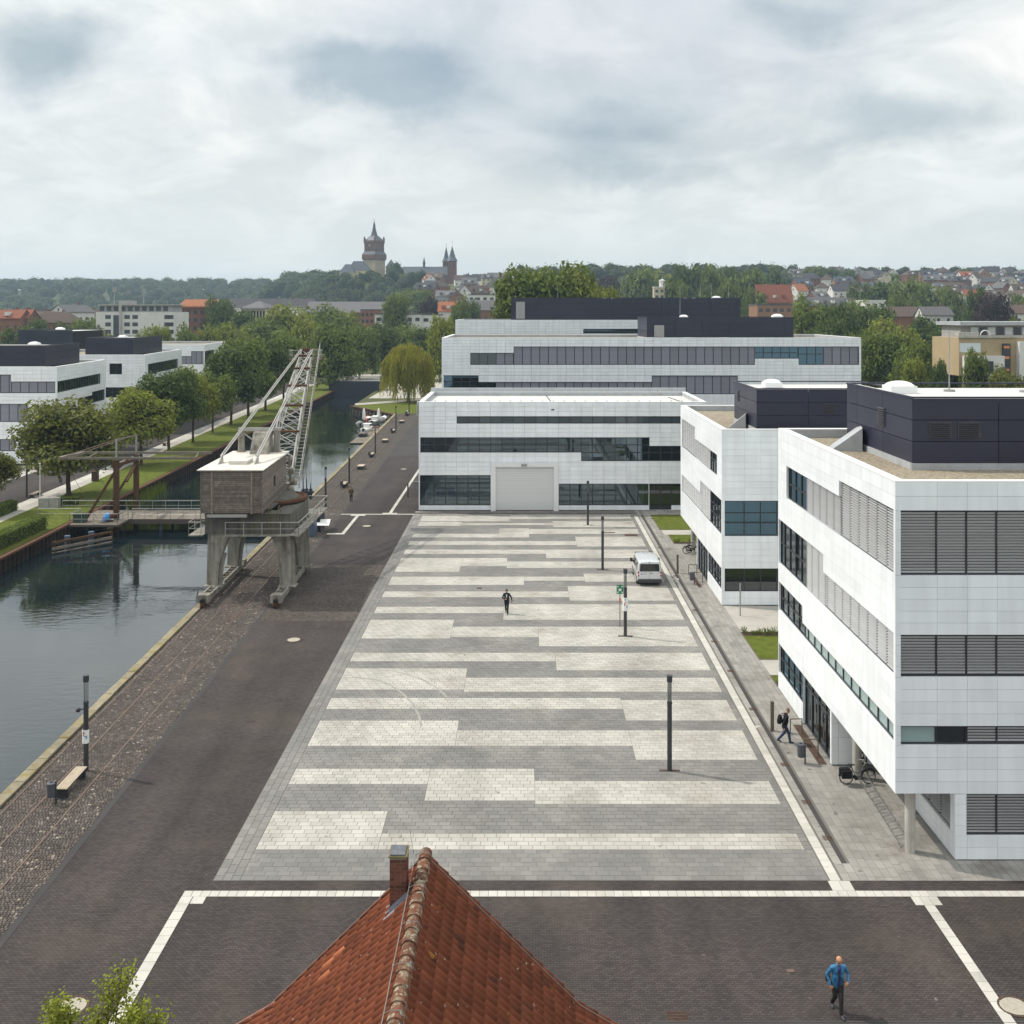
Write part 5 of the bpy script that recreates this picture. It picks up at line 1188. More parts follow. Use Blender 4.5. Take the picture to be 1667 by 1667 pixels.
LAMPS = [((1090,1255), 'dark lamp post in the plaza, nearest to the white cross line', 1), ((1018,1036), 'dark lamp post in the plaza with a white poster beside the green sign', 1),
 ((981,928), 'dark lamp post in the plaza left of the white van', 1), ((957,855), 'dark lamp post in the plaza closest to the white hall', 1),
 ((140,1255), 'dark lamp post on the cobbled quay beside the slatted bench', 0), ((530,826), 'dark lamp post on the quay with no bench, behind the crane', 0), ((568.5,787), 'dark lamp post on the quay behind the man in the brown jacket', 0),
 ((611,738.5), 'dark lamp post on the quay near the moored boats', 0), ((644.6,701), 'dark lamp post on the quay past the boats', 0), ((666,674), 'dark lamp post at the quay end beside the seated person', 0),
 ((43.5,809.6), 'dark lamp post on the far street next to the flagpole', 0), ((258,719), 'dark lamp post on the far street behind the avenue trees', 0), ((333,686), 'dark lamp post on the far street, farthest along the avenue', 0)]
firstl = True
for (uv, lab, plate) in LAMPS:
    o = LP if firstl else copy_tree(LP); firstl = False
    p = G(*uv); o.location = (p.x, p.y, .016 if plate else .02); o['label'] = lab
    if plate:
        b = MB(); b.box(-.5, .5, -.1, .1, .0, .010); b.build('base_plate', M['corten'], o, local=True)
def poster(px, py, z0, z1, r, parent, seed):
    b = MB(); n = 10
    for k in range(n):
        a0, a1 = -math.pi*.95+k*math.pi*.9/n, -math.pi*.95+(k+1)*math.pi*.9/n
        b.quad((r*math.cos(a0), r*math.sin(a0), z0), (r*math.cos(a1), r*math.sin(a1), z0), (r*math.cos(a1), r*math.sin(a1), z1), (r*math.cos(a0), r*math.sin(a0), z1))
    o = b.build('poster', M['plate_white'], parent, local=True); rr = random.Random(seed)
    for mt, zz, hh, a_ in (('poster_blue', z1-.18, .10, -1.9), ('poster_blue', z0+.22, .16, -1.3), ('poster_red', z0+.35, .22, -2.1), ('navy', z1-.32, .04, -1.6)):
        b = MB(); q = r+.004
        for k in range(3):
            a0, a1 = a_+k*.14, a_+(k+1)*.14
            b.quad((q*math.cos(a0), q*math.sin(a0), zz), (q*math.cos(a1), q*math.sin(a1), zz), (q*math.cos(a1), q*math.sin(a1), zz+hh), (q*math.cos(a0), q*math.sin(a0), zz+hh))
        b.build('print', M[mt], o, local=True)
lamps_all = [x for x in bpy.data.objects if x.name.startswith('street_lamp')]
for o in lamps_all:
    if 'white poster' in o['label']: poster(0, 0, 1.75, 2.65, .19, o, 1)
    if 'slatted bench' in o['label']:
        poster(0, 0, 1.35, 2.0, .17, o, 2)
        b = MB(); b.tube((-.1,0,2.95),(-.3,-.05,2.95),.03,.03,6); b.ell((-.34,-.08,2.93),.12,.12,.1,10,6); b.build('camera_dome', M['black'], o, local=True)
def bench(label, x, y, ln, wd=.55, rz=.024, slats=5, group='slatted quay benches', simple=False):
    t = thing('bench', (x, y, .02), label, 'bench', group, rz)
    for s in (-1, 1): b = MB(); b.box(-wd/2+.02, wd/2-.02, s*(ln/2-.18)-.06, s*(ln/2-.18)+.06, 0, .42); b.box(-wd/2, wd/2, s*(ln/2-.18)-.2, s*(ln/2-.18)+.2, 0, .03); b.build('leg', M['lamp_dark'], t, local=True)
    b = MB(); b.box(-wd/2+.05, -wd/2+.1, -ln/2+.1, ln/2-.1, .36, .42); b.box(wd/2-.1, wd/2-.05, -ln/2+.1, ln/2-.1, .36, .42); b.build('seat_frame', M['lamp_dark'], t, local=True)
    sw = wd/slats
    for k in range(slats): inst('slat', unit('bench_wood'), t, (-wd/2+(k+.5)*sw, 0, .445), (sw-.025, ln, .045), world=False)
    return t
bench('slatted wooden bench on the cobbles between the lamp and the grey bin', -20.95, 48.35, 2.35)
def litter_bin(label, x, y, z=.02):
    t = thing('litter_bin', (x, y, z), label, 'bin', 'grey litter bins')
    b = MB(); b.box(.16,.22,-.03,.03,0,1.0); b.build('post', M['lamp_dark'], t, local=True)
    b = MB(); b.lathe((0,0,.32), [(.17,0),(.18,.02),(.2,.52),(.2,.56)], 18); b.build('body', M['bin_grey'], t, local=True)
    b = MB(); b.lathe((0,0,.88), [(.21,0),(.21,.06),(.09,.08),(.08,.03)], 18); b.build('lid', M['bin_grey'], t, local=True)
    return t
litter_bin('grey litter bin at the near end of the slatted bench', -21.15, 46.75)
p = G(1305, 1243); litter_bin('grey litter bin in front of the nearest building\'s glass entrance', p.x-.02, p.y)
p = G(1126.5, 951); litter_bin('grey litter bin by the middle building\'s entrance beyond the van', p.x, p.y)
for k, (u, v) in enumerate(((563,789), (606.5,741), (641,702.5), (664,675))):
    p = G(u, v); bench('dark bench beside a quay lamp, %s behind the crane' % ORD[k], p.x+.1, p.y-1.5, 2.2)
    litter_bin('grey bin at the bench beside a quay lamp, %s behind the crane' % ORD[k], p.x-.05, p.y-3.0)
for k, (u, v) in enumerate(((588,763), (627,720), (654,688.5))):
    p = G(u, v); t = thing('stone_seat', (p.x, p.y, .02), 'free-standing dark block seat with pale top on the quay, %s behind the crane' % ORD[k], 'seat', 'block seats on the quay')
    b = MB(); b.box(-.42,.42,-.9,.9,0,.42); b.build('base', M['lamp_dark'], t, local=True); b = MB(); b.box(-.45,.45,-.93,.93,.42,.48); b.build('top', M['bench_wood'], t, local=True)
def bollard(label, uv, hgt, wd=.16):
    p = G(*uv); b = MB(); b.box(-wd/2, wd/2, -wd/2, wd/2, 0, hgt); b.box(-wd/2-.02, wd/2+.02, -wd/2-.02, wd/2+.02, 0, .06); b.box(-wd/2-.012, wd/2+.012, -wd/2-.012, wd/2+.012, hgt-.1, hgt-.04)
    o = b.build('bollard', M['bollard']); o.location = (p.x, p.y, .017); tag(o, label, 'post', 'square bronze posts')
bollard('square bronze post beside the man with the backpack', (1257,1190), 1.55); bollard('square bronze post between the white van and the middle building', (1103,933), 1.55)
bollard('square bronze post by the white line at the hall\'s corner', (664,809), 1.7)
p = G(677, 805); t = thing('letter_post', (p.x, p.y, 0), 'grey box on thin posts beside the hall\'s corner', 'post box'); b = MB(); b.tube((-.2,0,0),(-.2,0,1.1),.03,.03,6); b.tube((.2,0,0),(.2,0,1.1),.03,.03,6); b.build('post', M['metal_grey'], t, local=True); b = MB(); b.box(-.32,.32,-.15,.15,1.0,1.6); b.build('box', M['metal_grey'], t, local=True)
def hoop(label, uv, wd, hgt, ang):
    p = G(*uv); d = Vector((math.cos(ang), math.sin(ang), 0))*wd; b = MB()
    b.path([(0,0,0), (0,0,hgt), (d.x,d.y,hgt), (d.x,d.y,0)], .03, 8); o = b.build('bicycle_stand', M['bollard']); o.location = (p.x, p.y, .017); tag(o, label, 'bicycle stand', 'bronze bicycle hoops')
hoop('bronze bike hoop next to the man with the backpack', (1286.5,1196), .62, .80, .05); hoop('bronze bike hoop behind the litter bin at the entrance', (1309,1231), .70, .82, .05)
hoop('bronze bike hoop nearer the van, at the middle building', (1121,936), .7, .85, .05); hoop('bronze bike hoop behind the bin at the middle building', (1130,949), .7, .85, .05)
b = MB(); p = G(1135, 952); b.beam((p.x+.1,p.y-.9,.02),(p.x+.1,p.y+3.2,.02),.3,.012); tag(b.build('rusty_mat', M['corten']), 'rusty grate strip before the middle building\'s entrance', 'drain grate')
p = G(1205, 1003); b = MB(); b.tube((0,0,0),(0,0,2.3),.05,.05,8); b.tube((0,0,2.3),(0,0,2.36),.06,.02,8); o = b.build('lamp_stake', M['metal_grey']); o.location = (p.x, p.y, .03); tag(o, 'thin grey pole standing in the flower bed between the buildings', 'pole')
# assembly point sign
AS = thing('assembly_sign', (6.72, 73.1, .018), 'green assembly point sign on a thin pole beside the postered lamp', 'sign')
b = MB(); b.tube((0,.03,0),(0,.03,2.95),.03,.03,8); b.build('pole', M['rail_steel'], AS, local=True)
b = MB(); b.box(-.24,.24,-.02,.0,2.3,2.92); b.build('panel', M['sign_green'], AS, local=True)
b = MB(); Yp = -.024
for sx in (-1, 1):
    for sz in (-1, 1):
        c = Vector((sx*.15, Yp, 2.61+sz*.20)); d = Vector((-sx, 0, -sz)).normalized(); q = Vector((d.z, 0, -d.x))
        pts = [c-d*.07-q*.022, c+d*.0-q*.022, c+d*.0-q*.055, c+d*.075, c+d*.0+q*.055, c+d*.0+q*.022, c-d*.07+q*.022]
        if (pts[1]-pts[0]).cross(pts[3]-pts[0]).y > 0: pts.reverse()
        b.add(pts, [tuple(range(7))])
for (x, s) in ((-.07,.8), (.07,.8), (0,1.0)):
    b.add([(x+.024*s*math.cos(k*math.pi/4), Yp-.001, 2.68*1+.024*s*math.sin(k*math.pi/4)) for k in range(8)], [tuple(range(8))])
    b.quad((x-.032*s, Yp-.001, 2.50), (x+.032*s, Yp-.001, 2.50), (x+.04*s, Yp-.001, 2.645), (x-.04*s, Yp-.001, 2.645))
b.build('pictogram', M['plate_white'], AS, local=True)
b = MB(); b.box(-.06,.06,-.05,.0,1.75,2.0); b.build('tag', M['poster_red'], AS, local=True)

# old tyre arcs on the plaza: worn pale scuffs a few millimetres above the slabs
for k, (pts, wd_) in enumerate((([(560,1103),(582,1103),(610,1106),(632,1113),(655,1128),(672,1146),(682,1165),(686,1182)], .13), ([(600,1088),(640,1092),(665,1098),(690,1107),(712,1120),(728,1135)], .11))):
    b = MB(); ps = [G(*q, .0225) for q in pts]
    for i in range(len(ps)-1):
        d = (ps[i+1]-ps[i]); d.normalize(); s = Vector((-d.y, d.x, 0))*wd_/2; b.quad(ps[i]-s, ps[i+1]-s, ps[i+1]+s, ps[i]+s)
    o = b.build('tyre_mark', M['tile_scuff'], plaza)
# ================================================================= white van
VN = thing('van', (10.1, 83.95, .018), 'silver white minibus van parked beside the white line in the plaza', 'van')
secs = []      # (y from rear, half width sill, belt, roof, z_bottom, z_belt, z_roof)
for y, ws, wb, wr, zb, zbe, zrf in ((0.0,.90,.93,.80,.34,1.12,1.92),(.06,.95,.97,.83,.32,1.12,1.985),(.5,.96,.985,.85,.30,1.12,2.02),(1.6,.96,.985,.86,.30,1.12,2.04),(3.0,.96,.985,.855,.30,1.12,2.02),(3.45,.96,.98,.83,.30,1.12,1.96),(4.05,.95,.97,.76,.30,1.12,1.42),(4.25,.94,.955,.74,.30,1.10,1.20),(4.75,.88,.90,.70,.30,.92,1.0),(4.86,.80,.82,.64,.36,.80,.86)):
    secs.append((y, [(-ws,zb),(-wb,(zb+zbe)/2),(-wb,zbe),(-(wb+wr)/2-.02,(zbe+zrf)/2+.05),(-wr,zrf-.10),(-wr+.14,zrf-.02),(-.3,zrf),(.3,zrf),(wr-.14,zrf-.02),(wr,zrf-.10),((wb+wr)/2+.02,(zbe+zrf)/2+.05),(wb,zbe),(wb,(zb+zbe)/2),(ws,zb)]))
b = MB(); n = 14; vs = [(x, y, z) for y, ring in secs for x, z in ring]; fs = []
for i in range(len(secs)-1):
    for j in range(n): fs.append((i*n+j, (i+1)*n+j, (i+1)*n+(j+1)%n, i*n+(j+1)%n))
fs.append(tuple(range(n))); fs.append(tuple(range((len(secs)-1)*n+n-1, (len(secs)-1)*n-1, -1))); b.add(vs, fs)
vb = b.build('body', M['van_paint'], VN, smooth=True, local=True)
md = vb.modifiers.new('bevel', 'BEVEL'); md.width = .03; md.segments = 2; md.limit_method = 'ANGLE'; md.angle_limit = R(40)
md = vb.modifiers.new('wn', 'WEIGHTED_NORMAL')
b = MB(); b.box(-.93,.93,-.10,.16,.30,.56); b.box(-.96,.96,-.02,.4,.30,.5); b.build('rear_bumper', M['van_plastic'], VN, local=True)
for s in (-1, 1):
    a, c = (.012, .78) if s > 0 else (-.78, -.012)
    b = MB(); b.add([(a-.02*(s<0),-.022,1.18),(c+.02*(s>0),-.022,1.18),(c*.97,.012-.02,1.78),(a*.97,.012-.02,1.78)], [(0,1,2,3)]); b.add([(a,-.006,1.18),(c,-.006,1.18),(c*.97,.02,1.78),(a*.97,.02,1.78)], [(3,2,1,0)])
    b.build('rear_window', M['van_glass'], VN, local=True)
    b = MB(); b.box(s*.90-.055, s*.90+.055, -.03, .06, .78, 1.16); tl = b.build('tail_light', M['red_lamp'], VN, local=True)
    b = MB(); b.box(s*.90-.05, s*.90+.05, -.036, -.028, .92, 1.0); b.build('indicator', M['plate_white'], tl, local=True)
    for k, (ya, yb) in enumerate(((.35, 1.45), (1.55, 2.45), (2.55, 3.35))):
        b = MB(); xo = s*.985; b.add([(s*.975,ya,1.20),(s*.975,yb,1.20),(s*.885,yb-(.15 if k == 2 else 0),1.80),(s*.885,ya+.03,1.80)], [(0,1,2,3) if s < 0 else (3,2,1,0)])
        o = b.build('side_window', M['van_glass'], VN, local=True); o.location.x += s*.028
    for yy in (.95, 3.88):
        b = MB(); b.tube((s*.72,yy,.33),(s*.975,yy,.33),.33,.33,22); wo = b.build('wheel', M['rubber'], VN, local=True)
        b = MB(); b.tube((s*.97,yy,.33),(s*.985,yy,.33),.2,.19,16); b.build('rim', M['metal_grey'], wo, local=True)
    b = MB(); b.box(s*1.12-.11, s*1.12+.11, 3.28, 3.4, 1.2, 1.5); b.beam((s*.95,3.36,1.25),(s*1.08,3.34,1.28),.06,.06); b.build('wing_mirror', M['van_plastic'], VN, local=True)
    b = MB(); b.box(s*.99-.012, s*.99+.012, .2, 4.2, .55, .66); b.build('side_moulding', M['van_plastic'], VN, local=True)
b = MB(); b.add([(-.80,4.09,1.40),(.80,4.09,1.40),(.80,3.50,1.93),(-.80,3.50,1.93)], [(0,1,2,3)]); o = b.build('windscreen', M['van_glass'], VN, local=True); o.location = (0, .03, .03)
b = MB(); b.box(-.68,-.16,-.035,-.01,.92,1.03); pl = b.build('number_plate', M['plate_white'], VN, local=True)
b = MB(); b.box(-.68,-.62,-.038,-.034,.92,1.03); b.build('euro_band', M['eu_blue'], pl, local=True)
b = MB()
for k in range(7): b.box(-.58+k*.057,-.545+k*.057,-.038,-.034,.945,1.005)
b.build('lettering', M['black'], pl, local=True)
b = MB(); b.box(.06,.22,-.03,-.005,.98,1.03); b.build('door_handle', M['black'], VN, local=True)
b = MB(); b.box(-.006,.006,-.014,.0,.56,1.95); b.box(-.05,.05,-.03,.05,1.90,1.94); b.build('door_seam', M['van_plastic'], VN, local=True)
b = MB()
for k in range(5): b.box(-.7+k*.35-.03,-.7+k*.35+.03,.5,3.0,2.025,2.048)
b.build('roof_rib', M['van_paint'], VN, local=True)
b = MB()
for k in range(8): b.box(-.50+k*.04,-.475+k*.04,-.014,-.005,1.09,1.115)
b.build('badge', M['metal_grey'], VN, local=True)

# ================================================================= bicycles
def bicycle(label, x, y, rz, fcol='black', basket=False, z=.017):
    t = thing('bicycle', (x, y, z), label, 'bicycle', 'parked bicycles', rz)
    for k, wx in enumerate((-.53, .53)):
        b = MB(); b.torus((wx,0,.34),(0,1,0),.32,.021,28,6); w_ = b.build('wheel', M['rubber'], t, local=True)
        b = MB(); b.torus((wx,0,.34),(0,1,0),.295,.010,24,5); b.tube((wx,-.04,.34),(wx,.04,.34),.025,.025,8)
        for q in range(14): a = q*math.pi/7; b.tube((wx,.02*(-1)**q,.34),(wx+.295*math.cos(a),0,.34+.295*math.sin(a)),.0035,.0035,4)
        b.build('rim', M['metal_grey'], w_, local=True)
        b = MB()
        for q in range(10):
            a0, a1 = math.pi*(.15+.075*q)+(0 if k else .15), math.pi*(.15+.075*(q+1))+(0 if k else .15)
            b.beam((wx+.365*math.cos(a0),0,.34+.365*math.sin(a0)),(wx+.365*math.cos(a1),0,.34+.365*math.sin(a1)),.05,.006,up=(0,1,0))
        b.build('mudguard', M['black'], w_, local=True)
    b = MB(); bb, st, hd, hb = (-.08,0,.29), (-.25,0,.74), (.34,0,.86), (.42,0,.60)
    b.path([bb, st], .017); b.path([bb, (.12,0,.36), (.30,0,.58), hb], .02); b.path([(-.22,0,.62),(.0,0,.50),(.39,0,.70)], .014); b.path([(-.53,.05,.34), bb], .010); b.path([(-.53,.05,.34), (-.22,.03,.66)], .009); b.path([(-.53,-.05,.34), (-.22,-.03,.66)], .009)
    b.path([hd, hb], .02); b.path([hb, (.53,.05,.34)], .012); b.path([hb, (.53,-.05,.34)], .012); b.build('frame', M[fcol], t, local=True)
    b = MB(); b.path([hd, (.32,0,1.0)], .013); b.path([(.32,0,1.0),(.36,.18,1.04),(.22,.30,1.02),(.10,.32,.98)], .012); b.path([(.32,0,1.0),(.36,-.18,1.04),(.22,-.30,1.02),(.10,-.32,.98)], .012); b.build('handlebar', M['galv'], t, local=True)
    b = MB(); b.path([st, (-.29,0,.88)], .013); b.add([(-.44,-.1,.92),(-.44,.1,.92),(-.3,.08,.92),(-.12,.02,.92),(-.12,-.02,.92),(-.3,-.08,.92),(-.42,-.07,.87),(-.42,.07,.87),(-.14,.0,.88)], [(0,5,4,3,2,1),(0,1,7,6),(1,2,8,7),(2,3,8),(3,4,8),(4,5,8),(5,0,6,8)]); b.build('saddle', M['black'], t, local=True)
    b = MB(); b.tube((-.08,-.06,.29),(-.08,.06,.29),.09,.09,16); b.beam((-.08,.07,.29),(.06,.07,.2),.015,.025); b.beam((-.08,-.07,.29),(-.22,-.07,.38),.015,.025); b.box(-.45,-.05,.045,.06,.27,.39); b.build('crank', M['black'], t, local=True)
    b = MB(); b.path([(-.25,.06,.72),(-.78,.06,.70)], .008); b.path([(-.25,-.06,.72),(-.78,-.06,.70)], .008); b.path([(-.53,.06,.34),(-.62,.06,.70)], .007); b.path([(-.53,-.06,.34),(-.62,-.06,.70)], .007); b.path([(-.1,.03,.27),(-.05,.2,.0)], .009); b.build('carrier', M['black'], t, local=True)
    if basket: b = MB(); b.box(-.80,-.36,.07,.24,.36,.70); b.box(-.80,-.36,-.24,-.07,.36,.70); b.box(-.80,-.36,-.07,.07,.70,.73); b.build('pannier', M['cloth_black'], t, local=True)
    return t
p = G(1396, 1277); bicycle('black city bicycle with panniers in front of the concrete column', p.x, p.y, .06, 'black', True)
p = G(1400, 1252); bicycle('dark bicycle half hidden behind the concrete column', p.x+.25, p.y, .9)
p = G(1126.5, 902); bicycle('black bicycle at the column of the middle building, front one', p.x, p.y, .1, 'black'); p = G(1131, 899.5); bicycle('grey bicycle at the column of the middle building, behind the black one', p.x, p.y, .25, 'metal_grey')
# bike rack under the overhang
o = thing('bicycle_rack', (15.6, 46.2, .017), 'empty wire bicycle rack under the overhang of the nearest building', 'bicycle rack', rz=-.04)
b = MB(); b.tube((0,-3.3,.05),(0,2.6,.05),.02,.02,6); b.tube((.5,-3.3,.05),(.5,2.6,.05),.02,.02,6); b.build('base_rail', M['metal_grey'], o, local=True)
for k in range(11): y = -3.2+k*.56; b = MB(); b.path([(0,y,.05),(-.15,y+.1,.34),(.25,y+.25,.38),(.5,y,.05)], .012, 5); b.path([(0,y+.1,.05),(-.1,y+.2,.34),(.3,y+.35,.38),(.5,y+.1,.05)], .012, 5); b.build('hoop', M['metal_grey'], o, local=True)
# ================================================================= people
def person(label, loc, rz, mats, pose, voxel=.011, scale=1.0, hair=None, extra=None):
    """one continuous body grown from joint capsules; faces get the cloth or skin of their nearest bone. Local front is -Y."""
    t = thing('person', loc, label, 'person', None, rz); t.scale = (scale,)*3
    caps = []
    def cp(a, b_, r0, r1, k): caps.append((Vector(a), Vector(b_), r0, r1, k))
    J = pose
    pel, ch, nk, hd = Vector(J['pelvis']), Vector(J['chest']), Vector(J['neck']), Vector(J['head'])
    for s, sd_ in ((-1, 'l'), (1, 'r')):
        hip = pel+Vector((s*.09, 0, -.03)); kn, an = Vector(J['knee_'+sd_]), Vector(J['ankle_'+sd_]); toe = Vector(J['toe_'+sd_])
        cp(hip, kn, .104, .074, 'leg'); cp(kn, an, .074, .060, 'leg'); cp(an+Vector((0,.03,-.03)), toe, .046, .034, 'shoe'); cp(an, an+Vector((0,.03,-.03)), .046, .044, 'shoe')
        sh, el, wr = ch+Vector((s*.185, 0, .03)), Vector(J['elbow_'+sd_]), Vector(J['wrist_'+sd_])
        cp(ch+Vector((s*.08,0,.04)), sh, .085, .072, 'top'); cp(sh, el, .066, .050, 'top'); cp(el, wr, .050, .040, 'top')
        hd_dir = Vector(J.get('hand_'+sd_, (0, -.02, -1))).normalized(); pc = wr+hd_dir*.07
        cp(wr, pc, .032, .034, 'skin'); side = hd_dir.cross(Vector((0, 1, .2))).normalized()
        cp(wr+hd_dir*.05, wr+hd_dir*.09+side*.0, .036, .030, 'skin')
        fwd = hd_dir.cross(side).normalized()
        for q, (o_, ln) in enumerate(((-.027,.068), (-.009,.082), (.009,.080), (.027,.062))):
            f0 = wr+hd_dir*.085+side*o_*1.2; f1 = f0+hd_dir*ln*.55-fwd*.008; f2 = f1+hd_dir*ln*.38-fwd*.024
            cp(f0, f1, .0105, .010, 'skin'); cp(f1, f2, .010, .009, 'skin')
        th = wr+hd_dir*.035+side*.03*(-s); cp(th, th+side*.03*(-s)+hd_dir*.04, .013, .011, 'skin'); cp(th+side*.03*(-s)+hd_dir*.04, th+side*.03*(-s)+hd_dir*.075-fwd*.012, .011, .010, 'skin')
    cp(pel+Vector((-.06,0,0)), pel+Vector((.06,0,0)), .105, .105, 'hip'); cp(pel+Vector((0,0,.06)), pel+(ch-pel)*.5, .125, .135, 'top')
    cp(pel+(ch-pel)*.45+Vector((-.06,0,0)), ch+Vector((-.07,0,-.03)), .115, .115, 'top'); cp(pel+(ch-pel)*.45+Vector((.06,0,0)), ch+Vector((.07,0,-.03)), .115, .115, 'top')
    if J.get('coat'): cp(pel+Vector((-.07,.01,-.10)), ch+Vector((-.08,0,-.2)), .115, .11, 'top'); cp(pel+Vector((.07,.01,-.10)), ch+Vector((.08,0,-.2)), .115, .11, 'top')
    if J.get('shirt'): cp(pel+Vector((0,-.085,-.04)), ch+Vector((0,-.085,.04)), .06, .055, 'shirt')
    cp(ch+Vector((0,.01,.05)), nk, .075, .062, 'top'); cp(nk+Vector((0,0,-.01)), hd+Vector((0,.01,-.07)), .055, .055, 'skin')
    fd = Vector(J.get('face', (0,-1,-.25))).normalized(); up = (Vector((0,0,1))-fd*fd.z).normalized(); sv = fd.cross(up)
    cp(hd+up*.035+fd*-.015, hd+up*.03+fd*.012, .088, .082, 'skin'); cp(hd+up*.0+fd*.02, hd-up*.075+fd*.045, .076, .048, 'skin')
    cp(hd+fd*.088+up*.012, hd+fd*.112-up*.022, .012, .015, 'skin'); cp(hd+fd*.07-up*.062, hd+fd*.082-up*.075, .03, .026, 'skin')
    for s in (-1, 1): cp(hd+sv*s*.078-fd*.005+up*.012, hd+sv*s*.084-fd*.012-up*.025, .016, .013, 'skin'); cp(hd+fd*.07+sv*s*.03+up*.03, hd+fd*.074+sv*s*.012+up*.03, .015, .015, 'skin')
    b = MB()
    for a, c, r0, r1, k in caps:
        b.tube(a, c, r0, r1, 12); b.ell(a, r0, r0, r0, 10, 6); b.ell(c, r1, r1, r1, 10, 6)
    me = b.mesh('tmp', M['skin']); tmp = bpy.data.objects.new('tmp', me); COL.objects.link(tmp)
    md = tmp.modifiers.new('r', 'REMESH'); md.mode = 'VOXEL'; md.voxel_size = voxel
    md = tmp.modifiers.new('s', 'SMOOTH'); md.factor = .5; md.iterations = 3
    dg = bpy.context.evaluated_depsgraph_get(); me2 = bpy.data.meshes.new_from_object(tmp.evaluated_get(dg)); bpy.data.objects.remove(tmp); bpy.data.meshes.remove(me)
    keys = ['skin', 'top', 'leg', 'shoe', 'hip', 'shirt']; me2.materials.clear()
    for k in keys: me2.materials.append(M[mats[k]])
    idx = []
    cc = [(a, (c-a), max(1e-9, (c-a).length_squared), r0, r1, keys.index(k)) for a, c, r0, r1, k in caps]
    for p in me2.polygons:
        x = p.center; best = 9; bi = 0
        for a, d, l2, r0, r1, k in cc:
            tt = (x-a).dot(d)/l2; tt = 0 if tt < 0 else 1 if tt > 1 else tt
            ds = (x-a-d*tt).length-(r0+(r1-r0)*tt)
            if ds < best: best = ds; bi = k
        idx.append(bi)
    me2.polygons.foreach_set('material_index', idx); me2.polygons.foreach_set('use_smooth', [True]*len(idx)); me2.name = 'body'
    o = bpy.data.objects.new('body', me2); COL.objects.link(o); o.parent = t
    for s in (-1, 1):
        b = MB(); b.ell(hd+fd*.081+sv*s*.031+up*.016, .012, .008, .008, 8, 6); b.build('eye', M['black'], t, local=True)
    b = MB(); b.beam(hd+fd*.098-up*.050-sv*.022, hd+fd*.098-up*.050+sv*.022, .008, .007); b.build('mouth', M['poster_red'], t, local=True)
    if hair:
        b = MB(); n, m_ = 18, 9; vs = []; 
        for i in range(m_+1):
            th = (math.pi*.56)*i/m_
            for j in range(n):
                ph = 2*math.pi*j/n; front = max(0, math.cos(ph)); lim = th*(1-.38*front) if hair[1] == 'full' else th*(1-.5*front)
                r = .098+.006*math.sin(j*5.1+i*2.3); dirv = up*math.cos(lim)+(fd*math.cos(ph)+sv*math.sin(ph))*math.sin(lim)
                vs.append(hd+up*.03-fd*.006+dirv*r)
        b.add(vs, [(i*n+j, i*n+(j+1)%n, (i+1)*n+(j+1)%n, (i+1)*n+j) for i in range(m_) for j in range(n)]); b.build('hair', M[hair[0]], t, smooth=True, local=True)
    if extra: extra(t, J)
    return t
def walk_pose(front='l', lean=.06, arms=None, look=-.25):
    f, r_ = (front, 'r' if front == 'l' else 'l'); sx = {'l': -1, 'r': 1}
    P_ = {'pelvis': (0,0,.93), 'chest': (0,-lean,1.36), 'neck': (0,-lean*1.2,1.49), 'head': (0,-lean*1.9,1.635), 'face': (0,-1,look), 'coat': True}
    P_['knee_'+f] = (sx[f]*.09,-.20,.50); P_['ankle_'+f] = (sx[f]*.075,-.27,.085); P_['toe_'+f] = (sx[f]*.09,-.44,.04)
    P_['knee_'+r_] = (sx[r_]*.08,-.02,.48); P_['ankle_'+r_] = (sx[r_]*.075,.30,.14); P_['toe_'+r_] = (sx[r_]*.085,.16,.035)
    P_['elbow_'+f] = (sx[f]*.27,.12,1.10); P_['wrist_'+f] = (sx[f]*.27,.08,.86); P_['elbow_'+r_] = (sx[r_]*.27,-.05,1.09); P_['wrist_'+r_] = (sx[r_]*.25,-.20,.90)
    P_.update(arms or {}); return P_
def sling(t, J):
    b = MB(); b.path([(-.15,.09,1.46),(-.13,-.10,1.44),(-.02,-.22,1.25),(.08,-.22,1.08),(.20,-.05,.92)], .016, 6); b.path([(-.15,.09,1.46),(.02,.13,1.2),(.20,.06,.95)], .016, 6); b.build('bag_strap', M['black'], t, local=True)
    b = MB(); b.box(-.30,-.18,.10,.2,.86,1.04); b.build('bag', M['cloth_black'], t, local=True)
    b = MB(); b.tube((0,-.075,1.455),(0,-.085,1.50),.085,.08,14); b.build('collar', M['jacket_blue'], t, local=True)
person('bald man in a blue jacket and dark trousers walking on the dark paving', (9.86, 32.85, .0), .06, {'skin':'skin','top':'jacket_blue','leg':'trouser_dark','shoe':'shoe','hip':'trouser_dark','shirt':'shirt_purple'},
       walk_pose('r', .07, {'shirt': True, 'elbow_r': (.33,.02,1.14), 'wrist_r': (.27,-.16,1.0), 'hand_r': (-.6,-.5,-.5), 'elbow_l': (-.30,.06,1.12), 'wrist_l': (-.24,-.06,.88), 'hand_l': (.2,-.2,-1), 'knee_r': (.045,-.18,.50), 'ankle_r': (.03,-.24,.085), 'toe_r': (.05,-.42,.04), 'knee_l': (-.07,.0,.48), 'ankle_l': (-.06,.28,.14)}, -.55), scale=1.045, extra=sling)
def tie(t, J):
    b = MB(); b.add([(-.05,-.175,1.40),(.05,-.175,1.40),(.015,-.195,1.15),(-.015,-.195,1.15)], [(0,1,2,3)]); b.build('shirt_front', M['shirt_white'], t, local=True)
